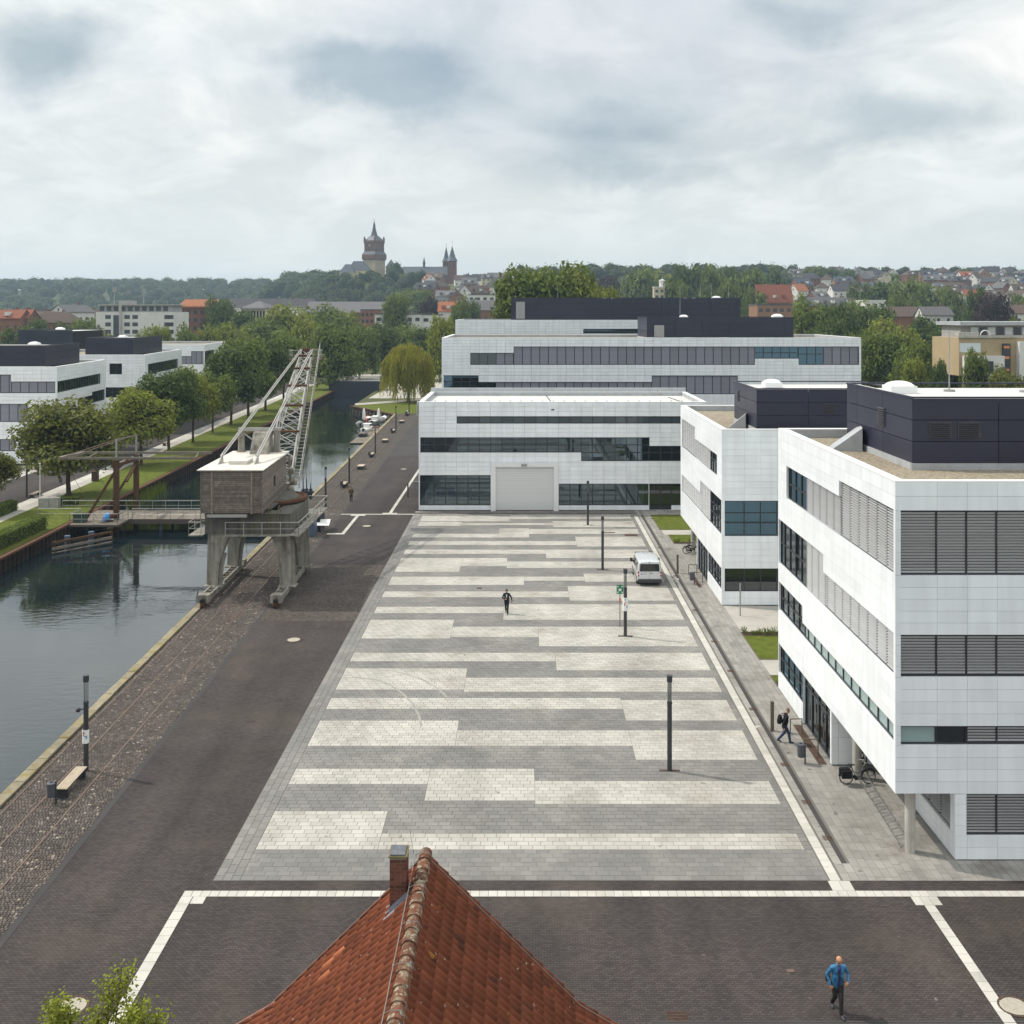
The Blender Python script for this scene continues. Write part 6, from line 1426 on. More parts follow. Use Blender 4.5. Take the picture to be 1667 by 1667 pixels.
person('man in a black suit walking across the striped plaza', (-1.26, 76.35, .018), -.05, {'skin':'skin','top':'cloth_navy','leg':'cloth_navy','shoe':'black','hip':'cloth_navy','shirt':'shirt_white'},
       walk_pose('r', .05, {'elbow_r': (.33,.06,1.13), 'wrist_r': (.38,-.06,.92), 'elbow_l': (-.31,-.02,1.12), 'wrist_l': (-.13,-.22,1.06), 'hand_l': (.8,-.4,.1)}, -.35), hair=('hair_dark', 'full'), extra=tie, scale=1.02)
def pack(t, J):
    b = MB(); b.ell((0,.23,1.20), .16, .13, .25, 14, 10); b.ell((0,.30,1.10), .13, .09, .15, 12, 8); b.build('backpack', M['cloth_black'], t, smooth=True, local=True)
    for s in (-1, 1): b = MB(); b.path([(s*.10,.13,1.42),(s*.11,.0,1.47),(s*.12,-.13,1.36),(s*.13,-.10,1.16),(s*.13,.12,1.06)], .02, 6); b.build('pack_strap', M['black'], t, local=True)
person('man with a black backpack and blue jeans walking towards the glass entrance', (13.32, 53.4, .017), R(90), {'skin':'skin','top':'cloth_black','leg':'jeans','shoe':'shoe','hip':'jeans','shirt':'cloth_black'},
       walk_pose('l', .09, {}, -.25), hair=('hair_grey', 'short'), extra=pack, scale=1.0)
person('person in a brown jacket and dark trousers walking on the quay', (-20.1, 121.4, .02), R(184), {'skin':'skin','top':'jacket_brown','leg':'cloth_black','shoe':'black','hip':'cloth_black','shirt':'jacket_brown'},
       walk_pose('l', .04, {'elbow_l': (-.28,-.04,1.12), 'wrist_l': (-.16,-.22,1.02), 'elbow_r': (.28,-.04,1.12), 'wrist_r': (.18,-.22,1.0)}, -.4), voxel=.018, hair=('hair_dark', 'full'))
p = G(664, 675); sit = {'pelvis': (0,.02,.62), 'chest': (0,.0,1.04), 'neck': (0,-.02,1.17), 'head': (0,-.06,1.31), 'face': (0,-1,-.3), 'knee_l': (-.12,-.42,.60), 'ankle_l': (-.12,-.44,.12), 'toe_l': (-.12,-.6,.06), 'knee_r': (.12,-.40,.60), 'ankle_r': (.12,-.50,.12), 'toe_r': (.12,-.66,.06), 'elbow_l': (-.26,-.12,.84), 'wrist_l': (-.12,-.32,.72), 'elbow_r': (.26,-.12,.84), 'wrist_r': (.12,-.32,.72)}
person('person in a pale blue shirt sitting on the bench at the end of the quay', (p.x+.1, p.y-1.9, .02-.02), R(-80), {'skin':'skin','top':'shirt_white','leg':'cloth_black','shoe':'black','hip':'cloth_black','shirt':'shirt_white'}, sit, voxel=.024, hair=('hair_dark', 'full'))
p = G(716, 623.5); person('distant person in dark clothes left of the long building', (p.x, p.y, .0), R(180), {'skin':'skin','top':'cloth_navy','leg':'cloth_black','shoe':'black','hip':'cloth_black','shirt':'cloth_navy'}, walk_pose('l', .03), voxel=.03)

# ================================================================= house with the red tiled roof
RX, RY, RZ0 = -2.12, 22.5, 10.31
RH = thing('red_roofed_house', (RX, 16, 0), 'house with a steep weathered red tile roof and brick chimney at the lower edge', 'house')
b = MB(); b.box(RX-3.3, RX+3.3, 9.0, 22.15, 0, 6.55); b.prism([(RX-3.3,9.0,6.55),(RX+3.3,9.0,6.55),(RX,9.0,9.75)], (0,13.15,0)); b.build('wall', M['brick_red'], RH)
K1, K2 = Vector((3.33, 0, -3.23)), Vector((.72, 0, -.42))      # steep slope, then the flatter eaves
l1, l2 = K1.length, K2.length
b = MB()
for s in (-1, 1):
    a0, a1, a2 = Vector((RX, 0, RZ0-.06)), Vector((RX+s*K1.x, 0, RZ0-.06+K1.z)), Vector((RX+s*(K1.x+K2.x), 0, RZ0-.06+K1.z+K2.z))
    for p_, q_ in ((a0, a1), (a1, a2)):
        nn = (q_-p_).cross(Vector((0,1,0))).normalized(); nn = nn if nn.z > 0 else -nn
        b.obox((p_+q_)/2+Vector((0,15.7,0))-nn*.20, (q_-p_)/2, (0,6.75,0), nn*.05)
rf = b.build('roof', M['plank_dark'], RH)
TWD, TLN, COURSE = .212, .40, .315
tb = MB(); np_ = 10
prof = []
for i in range(np_+1):
    t_ = i/np_; x = -TWD/2-.012+t_*(TWD+.024)
    z = .046*max(0, math.sin(math.pi*min(1, max(0, (t_-.42)/.58))))**.8 if t_ > .42 else -.010*math.sin(math.pi*t_/.42)
    prof.append((x, z))
vs = []
for (yy, dz) in ((0, .030), (TLN, .0)):
    for x, z in prof: vs.append((x, yy, z+dz))
for x, z in prof: vs.append((x, 0, z+.030-.022))
n = np_+1; fs = [(i, i+1, n+i+1, n+i) for i in range(np_)]+[(2*n+i, 2*n+i+1, i+1, i) for i in range(np_)]
tb.add(vs, fs); tile_me = {k: tb.mesh('roof_tile_'+k, M[k]) for k in ('roof_tile', 'roof_tile_new')}
for k in tile_me: tile_me[k].polygons.foreach_set('use_smooth', [True]*np_+[False]*np_)
rest = MB(); cnt = 0
total = l1+l2; ncr = int(total/COURSE)+1
NEWT = set([(-1, 9, 7), (-1, 9, 8), (-1, 10, 7), (-1, 10, 8), (-1, 8, 5), (-1, 8, 6), (-1, 9, 5), (-1, 9, 6), (-1, 7, 3), (-1, 8, 3)])
tl = []
for s in (-1, 1):
    for c in range(ncr):
        dist = (c+1)*COURSE       # lower end of this course below the ridge
        for q in range(int((22.62-11.5)/TWD)):
            yc = 22.55-(q+.5)*TWD
            if dist <= l1: base = Vector((RX, yc, RZ0))+Vector((s*K1.x, 0, K1.z))*(dist/l1); dr = Vector((s*K1.x, 0, K1.z)).normalized()
            else: base = Vector((RX, yc, RZ0))+Vector((s*K1.x, 0, K1.z))+Vector((s*K2.x, 0, K2.z))*((dist-l1)/l2); dr = Vector((s*K2.x, 0, K2.z)).normalized()
            uu, vv = CX+base.x*F/base.y, CY+(H-base.z)*F/base.y
            tl.append((vv < 1700, base, dr, s, c, q))
tl.sort(key=lambda k_: (k_[4]+k_[5]*.4))
for vis, base, dr, s, c, q in tl:
    yax = -dr; xax = Vector((0, -1, 0)) if s < 0 else Vector((0, 1, 0)); zax = xax.cross(yax).normalized()
    if zax.z < 0: xax = -xax; zax = -zax
    mtx = Matrix((xax, yax, zax)).transposed()
    jit = Vector((rnd.uniform(-.004,.004), rnd.uniform(-.004,.004), rnd.uniform(-.003,.003)))
    if vis and cnt < 300:
        o = inst('roof_tile', tile_me['roof_tile_new' if (s, c, q) in NEWT else 'roof_tile'], rf, base+jit, (1,1,1), (mtx @ Matrix.Rotation(rnd.uniform(-.012,.012), 3, 'Z')).to_euler()); cnt += 1
    else:
        m4 = mtx; rest.add([base+jit+m4 @ Vector(v) for v in vs], fs)
tag(rest.build('roof_tiles', M['roof_tile'], rf, smooth=True), kind='stuff')
y = 22.62; k = 0
while y > 12:      # half-round ridge tiles, each lapping the next
    b = MB(); n = 10; vv_ = []
    for (yy, r) in ((y, .135), (y-.46, .155)):
        for i in range(n+1): a = math.pi*(-.08+1.16*i/n); vv_.append((RX+r*math.cos(a), yy, RZ0-.02+r*math.sin(a)+(.0 if yy == y else .012)))
    for i in range(n+1): a = math.pi*(-.08+1.16*i/n); vv_.append((RX+.13*math.cos(a), y-.46, RZ0-.02+.13*math.sin(a)))
    m_ = n+1; b.add(vv_, [(i, m_+i, m_+i+1, i+1) for i in range(n)]+[(m_+i, 2*m_+i, 2*m_+i+1, m_+i+1) for i in range(n)])
    if k == 0: b.add([vv_[i] for i in range(n+1)], [tuple(range(n+1))])
    b.build('ridge_tile', M['ridge_tile'], rf, smooth=False); y -= .42; k += 1
for s in (-1, 1):      # lightning conductor wires
    b = MB(); w0 = [Vector((RX+s*K1.x*t, 22.35, RZ0+K1.z*t+.10)) for t in (0, .25, .5, .75, 1.0)]+[Vector((RX+s*(K1.x+K2.x), 22.35, RZ0+K1.z+K2.z+.1))]; b.path(w0, .008, 5); b.build('conductor_wire', M['wire'], rf)
b = MB(); b.path([(RX-.20, 22.5-.6*k, RZ0+.10+.012*math.sin(k*2.1)) for k in range(17)], .009, 5)
for k in range(8): b.path([(RX-.20, 22.3-1.26*k, RZ0+.1), (RX-.1, 22.3-1.26*k, RZ0+.16), (RX+.1, 22.3-1.26*k, RZ0+.16), (RX+.19, 22.3-1.26*k, RZ0+.03)], .007, 5)
b.tube((RX-.25, 22.4, RZ0+.1), (RX-.33, 22.45, RZ0+.55), .006, .004, 5); b.build('conductor_wire', M['wire'], rf)
# chimney, brick by brick
CHX0, CHX1, CHY0, CHY1, CHZ0, CHZ1 = -2.745, -2.400, 21.30, 21.73, 9.0, 10.88
b = MB(); b.box(CHX0+.006, CHX1-.006, CHY0+.006, CHY1-.006, CHZ0, CHZ1); chm = b.build('chimney', M['mortar'], RH)
nC = int((CHZ1-CHZ0)/.0735)
for c in range(nC):
    z = CHZ0+(c+.5)*.0735
    cuts = [CHX0, CHX0+.115, CHX1] if c % 2 else [CHX0, CHX0+.23, CHX1]
    for i in range(2): inst('brick', unit('brick_piece'), chm, ((cuts[i]+cuts[i+1])/2, CHY0+.05, z), (cuts[i+1]-cuts[i]-.011, .1, .0625))
    cuts = [CHY0+.1, CHY0+.215, CHY1] if c % 2 else [CHY0+.1, CHY0+.30, CHY1]
    for i in range(2): inst('brick', unit('brick_piece'), chm, (CHX1-.05, (cuts[i]+cuts[i+1])/2, z), (.1, cuts[i+1]-cuts[i]-.011, .0625))
    inst('brick', unit('brick_piece'), chm, (CHX0+.05, (CHY0+CHY1)/2+.05, z), (.1, CHY1-CHY0-.11, .0625))
b = MB(); b.box(CHX0-.02, CHX1+.02, CHY0-.02, CHY1+.02, CHZ1, CHZ1+.035); b.build('mortar_cap', M['mossy'], chm); b = MB(); b.box(CHX0+.01, CHX1-.03, CHY0+.0, CHY1-.03, CHZ1+.036, CHZ1+.065); b.build('cap_slab', M['slate'], chm)
def roofz(x): return RZ0-.97*abs(x-RX)
b = MB()
for (xa, xb, ya, yb) in ((CHX0-.12, CHX0+.0, CHY0-.1, CHY1+.1), (CHX1, CHX1+.07, CHY0-.05, CHY1+.1)):
    b.add([(xa,ya,roofz(xa)+.05),(xb,ya,roofz(xb)+.05),(xb,yb,roofz(xb)+.05),(xa,yb,roofz(xa)+.05)], [(0,1,2,3)])
b.add([(CHX0-.12,CHY0-.16,roofz(CHX0-.12)+.055),(CHX1+.07,CHY0-.06,roofz(CHX1+.07)+.055),(CHX1+.07,CHY0+.0,roofz(CHX1+.07)+.055),(CHX0-.12,CHY0+.0,roofz(CHX0-.12)+.055)], [(0,1,2,3)])
b.box(CHX0-.012, CHX1+.012, CHY0-.012, CHY1+.012, 9.55, 9.62+.06)
b.add([(CHX0-.012,CHY0-.014,roofz(CHX0)+.02),(CHX1+.012,CHY0-.014,roofz(CHX1)+.02),(CHX1+.012,CHY0-.014,roofz(CHX1)+.16),(CHX0-.012,CHY0-.014,roofz(CHX0)+.16)], [(0,1,2,3)]); b.build('flashing', M['lead'], chm)

# ================================================================= pontoon and boats
JT = thing('pontoon', (-29.4, 196, -1.6), 'small timber pontoon beside the quay carrying the moored boats', 'pontoon')
b = MB(); b.box(-31.0, -27.6, 186, 206, -1.75, -1.25); b.build('float', M['plank_dark'], JT); b = MB(); y = 186.0
while y < 206: b.box(-31.05, -27.55, y+.02, y+.34, -1.25, -1.18); y += .36
tag(b.build('planks', M['timber_grey'], JT), kind='stuff')
b = MB(); xx = gx(606,193); b.path([(xx,193,-1.2),(xx,193,.9),(xx+1.2,193,.9),(xx+1.2,193,-.3)], .06, 6); b.build('ladder_rail', M['amber'], JT)
def boat(label, x, y, ln, wd, mh, cab=True, cover=None, rz=0.0):
    t = thing('motorboat', (x, y, -1.45), label, 'boat', 'boats moored at the pontoon', rz)
    b = MB(); st = []
    for (f, w_, zb, zt) in ((0,.85,.0,.75),(.3,1.0,-.1,.72),(.6,.95,-.1,.8),(.85,.55,.05,.95),(1.0,.04,.5,1.05)):
        yv = (f-.5)*ln; st.append([(-wd/2*w_,yv,zt),(-wd/2*w_*.75,yv,zb+.2),(0,yv,zb),(wd/2*w_*.75,yv,zb+.2),(wd/2*w_,yv,zt)])
    vs = [p for r_ in st for p in r_]; fs = []
    for i in range(4):
        for j in range(4): fs.append((i*5+j, (i+1)*5+j, (i+1)*5+j+1, i*5+j+1))
        fs.append((i*5+4, (i+1)*5+4, (i+1)*5, i*5))
    fs.append((4,3,2,1,0)); b.add(vs, fs); b.build('hull', M[mh], t, local=True)
    b = MB(); b.box(-wd*.38, wd*.38, -ln*.42, ln*.15, .78, .84); b.build('deck', M['timber_grey'] if not cab else M['plate_white'], t, local=True)
    if cab:
        b = MB(); b.box(-wd*.32, wd*.32, -ln*.1, ln*.2, .84, 1.6); b.build('cabin', M['plate_white'], t, local=True); b = MB(); b.box(-wd*.33, wd*.33, -ln*.08, ln*.18, 1.15, 1.5); b.build('window', M['van_glass'], t, local=True)
        b = MB(); b.box(-wd*.36, wd*.36, -ln*.2, ln*.22, 1.6, 1.66); b.build('roof', M['plate_white'], t, local=True)
    b = MB(); b.box(-.2,.2,-ln*.5-.3,-ln*.5,.2,.95); b.build('outboard', M['black'], t, local=True)
    if cover: b = MB(); b.ell((0,-ln*.2,.85), wd*.4, ln*.22, .3, 10, 6); b.build('cover', M[cover], t, local=True)
    return t
for k, (u, v, ln, wd, mh, cab, cv, lab) in enumerate(((598,703,4.5,1.9,'plate_white',True,None,'white cabin boat at the canal side of the pontoon'), (592,712,4.0,1.6,'navy',False,'timber_grey','dark open boat with brown cover moored nearest the crane'),
    (611,690,5,2.0,'metal_grey',True,None,'grey-hulled cabin boat moored behind the yellow rail'), (622,686,4.6,1.8,'plate_white',False,'galv','white open boat with pale cover at the quay side'), (586,695,4.2,1.7,'metal_grey',False,'bin_grey','grey open boat on the outer side of the pontoon'), (600,686,4.2,1.6,'poster_red',False,'plate_white','small boat with red hull among the white boats'))):
    p = G(u, v, -1.45); boat(lab, p.x, p.y, ln, wd, mh, cab, cv, rnd.uniform(-.3,.3))
for k, (u, v) in enumerate(((592.5, 688), (616.5, 688))):
    p = G(u, v, -1.2); t = thing('folded_parasol', (p.x, p.y, -1.2), 'tall white folded parasol above the boats, %s from the crane' % ORD[k], 'parasol', 'folded parasols at the pontoon')
    b = MB(); b.tube((0,0,0),(0,0,3.1),.05,.05,8); b.build('pole', M['metal_grey'], t, local=True); b = MB(); b.lathe((0,0,.6), [(.25,0),(.34,.3),(.30,1.4),(.22,2.1),(.08,2.5)], 12); b.build('canopy', M['plate_white'], t, local=True)
# dark footbridge far along the canal
FB = thing('steel_footbridge', (-45, 296, 0), 'dark steel footbridge crossing the canal near the willow', 'bridge')
b = MB(); b.box(gx(536,296), gx(618,296), 295.5, 296.2, -1.6, 2.6); b.build('girder', M['navy'], FB); b = MB(); b.box(gx(500,296), gx(640,296), 296.2, 300, 2.2, 2.6); b.build('deck', M['concrete'], FB)
railing([(gx(500,296), 296.3, 2.6), (gx(640,296), 296.3, 2.6)], 1.1, FB, 'galv', r=.06, sp=3); railing([(gx(500,296), 300, 2.6), (gx(640,296), 300, 2.6)], 1.1, FB, 'galv', r=.06, sp=3)
p = G(65, 826); b = MB(); b.tube((0,0,0),(0,0,4.9),.06,.04,8); b.ell((0,0,4.95),.08,.08,.08); o = b.build('flagpole', M['plate_white']); o.location = (p.x, p.y, 0); tag(o, 'bare white flagpole on the far bank next to the bridge', 'flagpole')
p = G(69, 800); litter_bin('grey litter bin beside the far street, left of the wide tree', p.x, p.y+5, 0)
p = G(258, 722); bench('dark bench on the far street behind the avenue trees', p.x+2, p.y-2, 2.4)
p = G(56, 806); bench('dark bench on the far street beside the lamp and the flagpole', p.x+.6, p.y-1, 2.4)
p = G(155, 783); b = MB(); b.box(-.35,.35,-.35,.35,0,1.2); b.box(-.4,.4,-.4,.4,1.2,1.28); o = b.build('cable_cabinet', M['corten']); o.location = (p.x, p.y, 0); tag(o, 'small brown cabinet on the grass of the far bank', 'cabinet')
# ================================================================= trees
def leaf_cloud(bm, rr, lobes, n, size, mi=0, droop=0.0):
    """leaf-sized faces spread through overlapping lobes [(c, rx, ry, rz)], thicker towards the outside"""
    wts = [l[1]*l[2]+l[1]*l[3] for l in lobes]; tot = sum(wts)
    for (c, rx, ry, rz), w_ in zip(lobes, wts):
        k = int(n*w_/tot); c = Vector(c)
        for _ in range(k):
            d = Vector((rr.gauss(0,1), rr.gauss(0,1), rr.gauss(0,1)));
            if d.length < 1e-3: continue
            d.normalize(); rad = rr.random()**.42*(1+rr.gauss(0,.07))
            p = c+Vector((d.x*rx, d.y*ry, d.z*rz))*rad
            nrm = (d+Vector((rr.gauss(0,.6), rr.gauss(0,.6), rr.gauss(0,.6)+.35))).normalized()
            a = nrm.orthogonal().normalized(); a = (a*math.cos(rr.uniform(0,6.3))+nrm.cross(a)*math.sin(rr.uniform(0,6.3))).normalized(); b_ = nrm.cross(a)
            s = size*rr.uniform(.6,1.35); bend = nrm*s*.25
            bm.add([p-a*s-bend*.4, p+b_*s*.55+bend*.1, p+a*s-bend*.4, p-b_*s*.55+bend*.1], [(0,1,2,3)], mi)
def crown_mesh(name, seed, n, size, m, flat=1.0, nl=24, core=True, spread=.62):
    rr = random.Random(seed); lobes = []
    for i in range(nl):
        a = rr.uniform(0, 6.283); e = rr.uniform(-.45, 1.0); r = spread*rr.uniform(.75, 1.0)
        lobes.append(((r*math.cos(a)*math.sqrt(max(.1,1-e*e*.75)), r*math.sin(a)*math.sqrt(max(.1,1-e*e*.75)), e*.62*flat), rr.uniform(.25,.42), rr.uniform(.25,.42), rr.uniform(.20,.34)*flat))
    lobes.append(((0,0,.15), .5, .5, .5*flat))
    b = MB(); leaf_cloud(b, rr, lobes, n, size)
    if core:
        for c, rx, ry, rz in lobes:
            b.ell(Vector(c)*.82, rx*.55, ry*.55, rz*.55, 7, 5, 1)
    for ax in range(3):      # leaves fill -1..1 on every axis
        q = sorted(p[ax] for p in b.v); lo, hi = q[int(len(q)*.004)], q[int(len(q)*.996)]
        b.v = [tuple((c-(lo+hi)/2)/((hi-lo)/2) if i == ax else c for i, c in enumerate(p)) for p in b.v]
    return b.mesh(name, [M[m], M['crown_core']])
CROWN = {}
def crown(kind, var, lod):
    k = (kind, var, lod)
    if k not in CROWN:
        n, s = {'near': (11000, .040), 'mid': (7000, .048), 'far': (2600, .075)}[lod]
        CROWN[k] = crown_mesh('crown_%s' % kind, hash((var*7+len(kind)*131+{'near':1,'mid':2,'far':3}[lod])) & 0xffff, n, s, kind, 1.0 if kind != 'leaf_conifer' else 1.6)
    return CROWN[k]
def trunk_mesh(seed, hgt, r, fork, spread):
    rr = random.Random(seed); b = MB(); pts = [Vector((0,0,0)), Vector((rr.uniform(-.1,.1), rr.uniform(-.1,.1), fork*.5)), Vector((rr.uniform(-.15,.15), rr.uniform(-.15,.15), fork))]
    b.tube((0,0,0), (0,0,.25), r*1.5, r*1.05, 9); b.path(pts, [r*1.05, r*.9, r*.8], 9); top = pts[-1]
    for i in range(7):
        a = i*6.283/7+rr.uniform(-.4,.4); e = top+Vector((math.cos(a)*spread*rr.uniform(.35,.8), math.sin(a)*spread*rr.uniform(.35,.8), (hgt-fork)*rr.uniform(.35,.8)))
        md = top+(e-top)*.5+Vector((math.cos(a), math.sin(a), 0))*spread*.12; b.path([top-Vector((0,0,.1)), md, e], [r*.45, r*.3, r*.1], 6)
        for q in range(2): f = md+(e-md)*.4; b.path([f, f+Vector((rr.uniform(-1,1), rr.uniform(-1,1), rr.uniform(.2,1)))*spread*.35], [r*.18, r*.05], 5)
    b.path([top, top+Vector((0,0,(hgt-fork)*.75))], [r*.6, r*.12], 7)
    return b
def tree(label, X, Y, top, wid, clear, kind='leaf_mid', lod='mid', var=0, group='trees', z0=None, name='broadleaf_tree', dep=None, slim=1.0):
    z0 = ht(X, Y) if z0 is None else z0; t = thing(name, (X, Y, z0), label, 'tree', group)
    hgt = top-z0; b = trunk_mesh(int(X*13+Y*7) & 0xffff, hgt*.9, max(.10, wid*.024)*slim, max(.5, clear*1.15), wid*.38); b.build('trunk', M['bark'], t, local=True)
    ch = hgt-clear; o = inst('crown', crown(kind, var % 4, lod), t, (0, 0, clear+ch*.5), (wid/2, (dep or wid)/2, ch/2), (0, 0, (X*1.7+Y) % 6.28), world=False)
    return t
AV = [  # avenue on the far bank: base pixel, crown width in px, crown top v, clear stem m, leaf kind
 ((-12,835), 80, 738, 2.2, 'leaf_olive', 'wide olive tree cut off by the left edge'), ((112,806), 158, 652, 3.0, 'leaf_olive', 'widest brownish-green avenue tree, nearest the wooden bridge'),
 ((230,757), 112, 634, 2.6, 'leaf_bright', 'bright green avenue tree, second in line from the bridge'), ((275,733), 104, 603, 2.6, 'leaf_dark', 'darkest avenue tree, third in line from the bridge'),
 ((314,720), 84, 601, 2.8, 'leaf_bright', 'yellow-green avenue tree, fourth in line from the bridge'), ((346,704), 74, 606, 3.0, 'leaf_mid', 'green avenue tree, fifth in line from the bridge'),
 ((376,691), 96, 566, 3.2, 'leaf_dark', 'tall dark avenue tree, sixth in line from the bridge'), ((404,678), 98, 552, 3.2, 'leaf_mid', 'tall green avenue tree just left of the crane jib'), ((432,668), 90, 548, 3, 'leaf_dark', 'dark avenue tree showing through the crane jib'), ((462,655), 84, 540, 3, 'leaf_mid', 'green avenue tree behind the crane jib tip')]
for i, ((u, v), wpx, vt, cl, kd, lab) in enumerate(AV):
    p = G(u, v); tree(lab, p.x, p.y, gz(vt, p.y), wpx*p.y/F*(1 if i < 2 else .93), cl+(.9 if i > 1 else .3), kd, 'near' if i < 5 else 'mid', i, 'avenue trees on the far canal bank', 0)
MID = [  # u centre, crown width px, top v, distance, kind
 (545, 80, 527, 300, 'leaf_mid'), (505, 74, 522, 330, 'leaf_bright'), (585, 66, 533, 345, 'leaf_mid'), (624, 70, 528, 360, 'leaf_dark'), (668, 74, 531, 385, 'leaf_mid'), (697, 70, 536, 340, 'leaf_dark'), (722, 54, 517, 300, 'leaf_bright'),
 (470, 90, 499, 400, 'leaf_bright'), (430, 84, 517, 390, 'leaf_mid'), (393, 60, 507, 420, 'leaf_dark'), (358, 62, 487, 440, 'leaf_dark'), (378, 60, 528, 350, 'leaf_bright'), (338, 50, 533, 340, 'leaf_bright'), (300, 46, 531, 335, 'leaf_mid'), (262, 44, 532, 330, 'leaf_bright'), (236, 40, 536, 325, 'leaf_bright'), (178, 44, 541, 320, 'leaf_olive'),
 (520, 90, 498, 430, 'leaf_mid'), (560, 76, 506, 440, 'leaf_bright'), (648, 50, 482, 470, 'leaf_mid'), (668, 46, 466, 790, 'leaf_dark'), (682, 44, 472, 720, 'leaf_mid'), (655, 50, 474, 740, 'leaf_mid'), (690, 36, 478, 660, 'leaf_dark'), (700, 40, 486, 520, 'leaf_copper'), (752, 34, 484, 450, 'leaf_mid'), (760, 60, 492, 470, 'leaf_dark'), (135, 60, 520, 400, 'leaf_mid'), (95, 50, 527, 390, 'leaf_dark'), (30, 70, 533, 330, 'leaf_dark'), (60, 44, 520, 400, 'leaf_dark'),
 (866, 92, 440, 232, 'leaf_mid'), (914, 100, 432, 240, 'leaf_mid'), (948, 70, 443, 236, 'leaf_bright'), (990, 40, 470, 250, 'leaf_bright'),
 (1040, 62, 438, 640, 'leaf_mid'), (985, 50, 450, 700, 'leaf_copper'), (1075, 50, 441, 760, 'leaf_bright'), (1120, 60, 432, 620, 'leaf_dark'), (1145, 56, 436, 640, 'leaf_dark'), (1160, 48, 434, 600, 'leaf_mid'), (1200, 60, 437, 640, 'leaf_dark'), (1222, 52, 440, 620, 'leaf_mid'), (1260, 44, 436, 680, 'leaf_dark'), (1190, 50, 458, 540, 'leaf_mid'), (1100, 50, 455, 540, 'leaf_mid'),
 (1318, 84, 492, 330, 'leaf_mid'), (1370, 70, 497, 320, 'leaf_dark'), (1405, 86, 492, 360, 'leaf_mid'), (1350, 70, 520, 290, 'leaf_dark'), (1420, 96, 500, 340, 'leaf_dark'), (1455, 96, 522, 290, 'leaf_bright'), (1400, 60, 540, 270, 'leaf_mid'), (1330, 60, 540, 262, 'leaf_dark'), (1300, 46, 545, 250, 'leaf_bright'),
 (1440, 84, 543, 255, 'leaf_mid'), (1488, 74, 560, 240, 'leaf_mid'), (1535, 60, 541, 290, 'leaf_dark'), (1560, 70, 548, 300, 'leaf_dark'), (1510, 66, 517, 330, 'leaf_dark'), (1590, 46, 570, 210, 'leaf_mid'), (1548, 56, 567, 226, 'leaf_mid'), (1484, 46, 585, 212, 'leaf_bright'), (1528, 34, 588, 205, 'leaf_dark'), (1640, 60, 600, 205, 'leaf_olive'), (1590, 40, 470, 420, 'leaf_dark'), (1622, 66, 482, 400, 'leaf_copper'), (1655, 36, 520, 300, 'leaf_mid'),
 (1480, 66, 455, 560, 'leaf_mid'), (1445, 60, 460, 580, 'leaf_dark'), (1515, 60, 462, 600, 'leaf_mid'), (1400, 60, 462, 560, 'leaf_dark'), (1550, 44, 470, 540, 'leaf_mid'), (1470, 56, 478, 470, 'leaf_mid'), (1660, 40, 480, 520, 'leaf_mid'), (1325, 40, 434, 900, 'leaf_mid'), (1352, 34, 435, 920, 'leaf_dark'), (1378, 30, 440, 880, 'leaf_dark'), (1570, 34, 439, 950, 'leaf_dark'), (1450, 34, 445, 940, 'leaf_mid'), (1640, 60, 444, 960, 'leaf_dark'), (1300, 34, 480, 560, 'leaf_bright'), (1230, 40, 470, 560, 'leaf_mid')]
ZN = {}
def zone_of(u, d):
    if u < 760: return 'before the castle hill' if d < 480 else 'under the castle hill'
    if u < 1000 and d < 300: return 'behind the widest plant room'
    if u < 1280: return 'on the skyline beside the thin crane'
    return 'behind the long white building' if d < 400 else 'among the hillside houses'
byz = {}
for i, r_ in enumerate(MID): byz.setdefault((zone_of(r_[0], r_[3]), r_[4]), []).append((r_[0], i))
KN = {'leaf_mid': 'green', 'leaf_dark': 'dark green', 'leaf_bright': 'yellow-green', 'leaf_olive': 'olive', 'leaf_copper': 'dark purple-leaved'}
LABT = {}
for (z, kd), lst in byz.items():
    lst.sort()
    for q, (_, i) in enumerate(lst):
        LABT[i] = ('%s tree %s' % (KN[kd], z)) if len(lst) == 1 else '%s tree %s, %s such from the left' % (KN[kd], z, ORD[q])
for i, (u, wpx, vt, d, kd) in enumerate(MID):
    X = gx(u, d); tp = gz(vt, d); z0 = ht(X, d); wd = wpx*d/F
    tree(LABT[i], X, d, max(tp, z0+5), wd*(1.3 if u > 860 and d < 250 and u < 960 else 1), max(.6, (max(tp, z0+5)-z0)*(.42 if u > 860 and d < 251 and u < 1000 else .12)), kd, 'mid' if d < 480 else 'far', i, 'trees '+zone_of(u, d), z0)
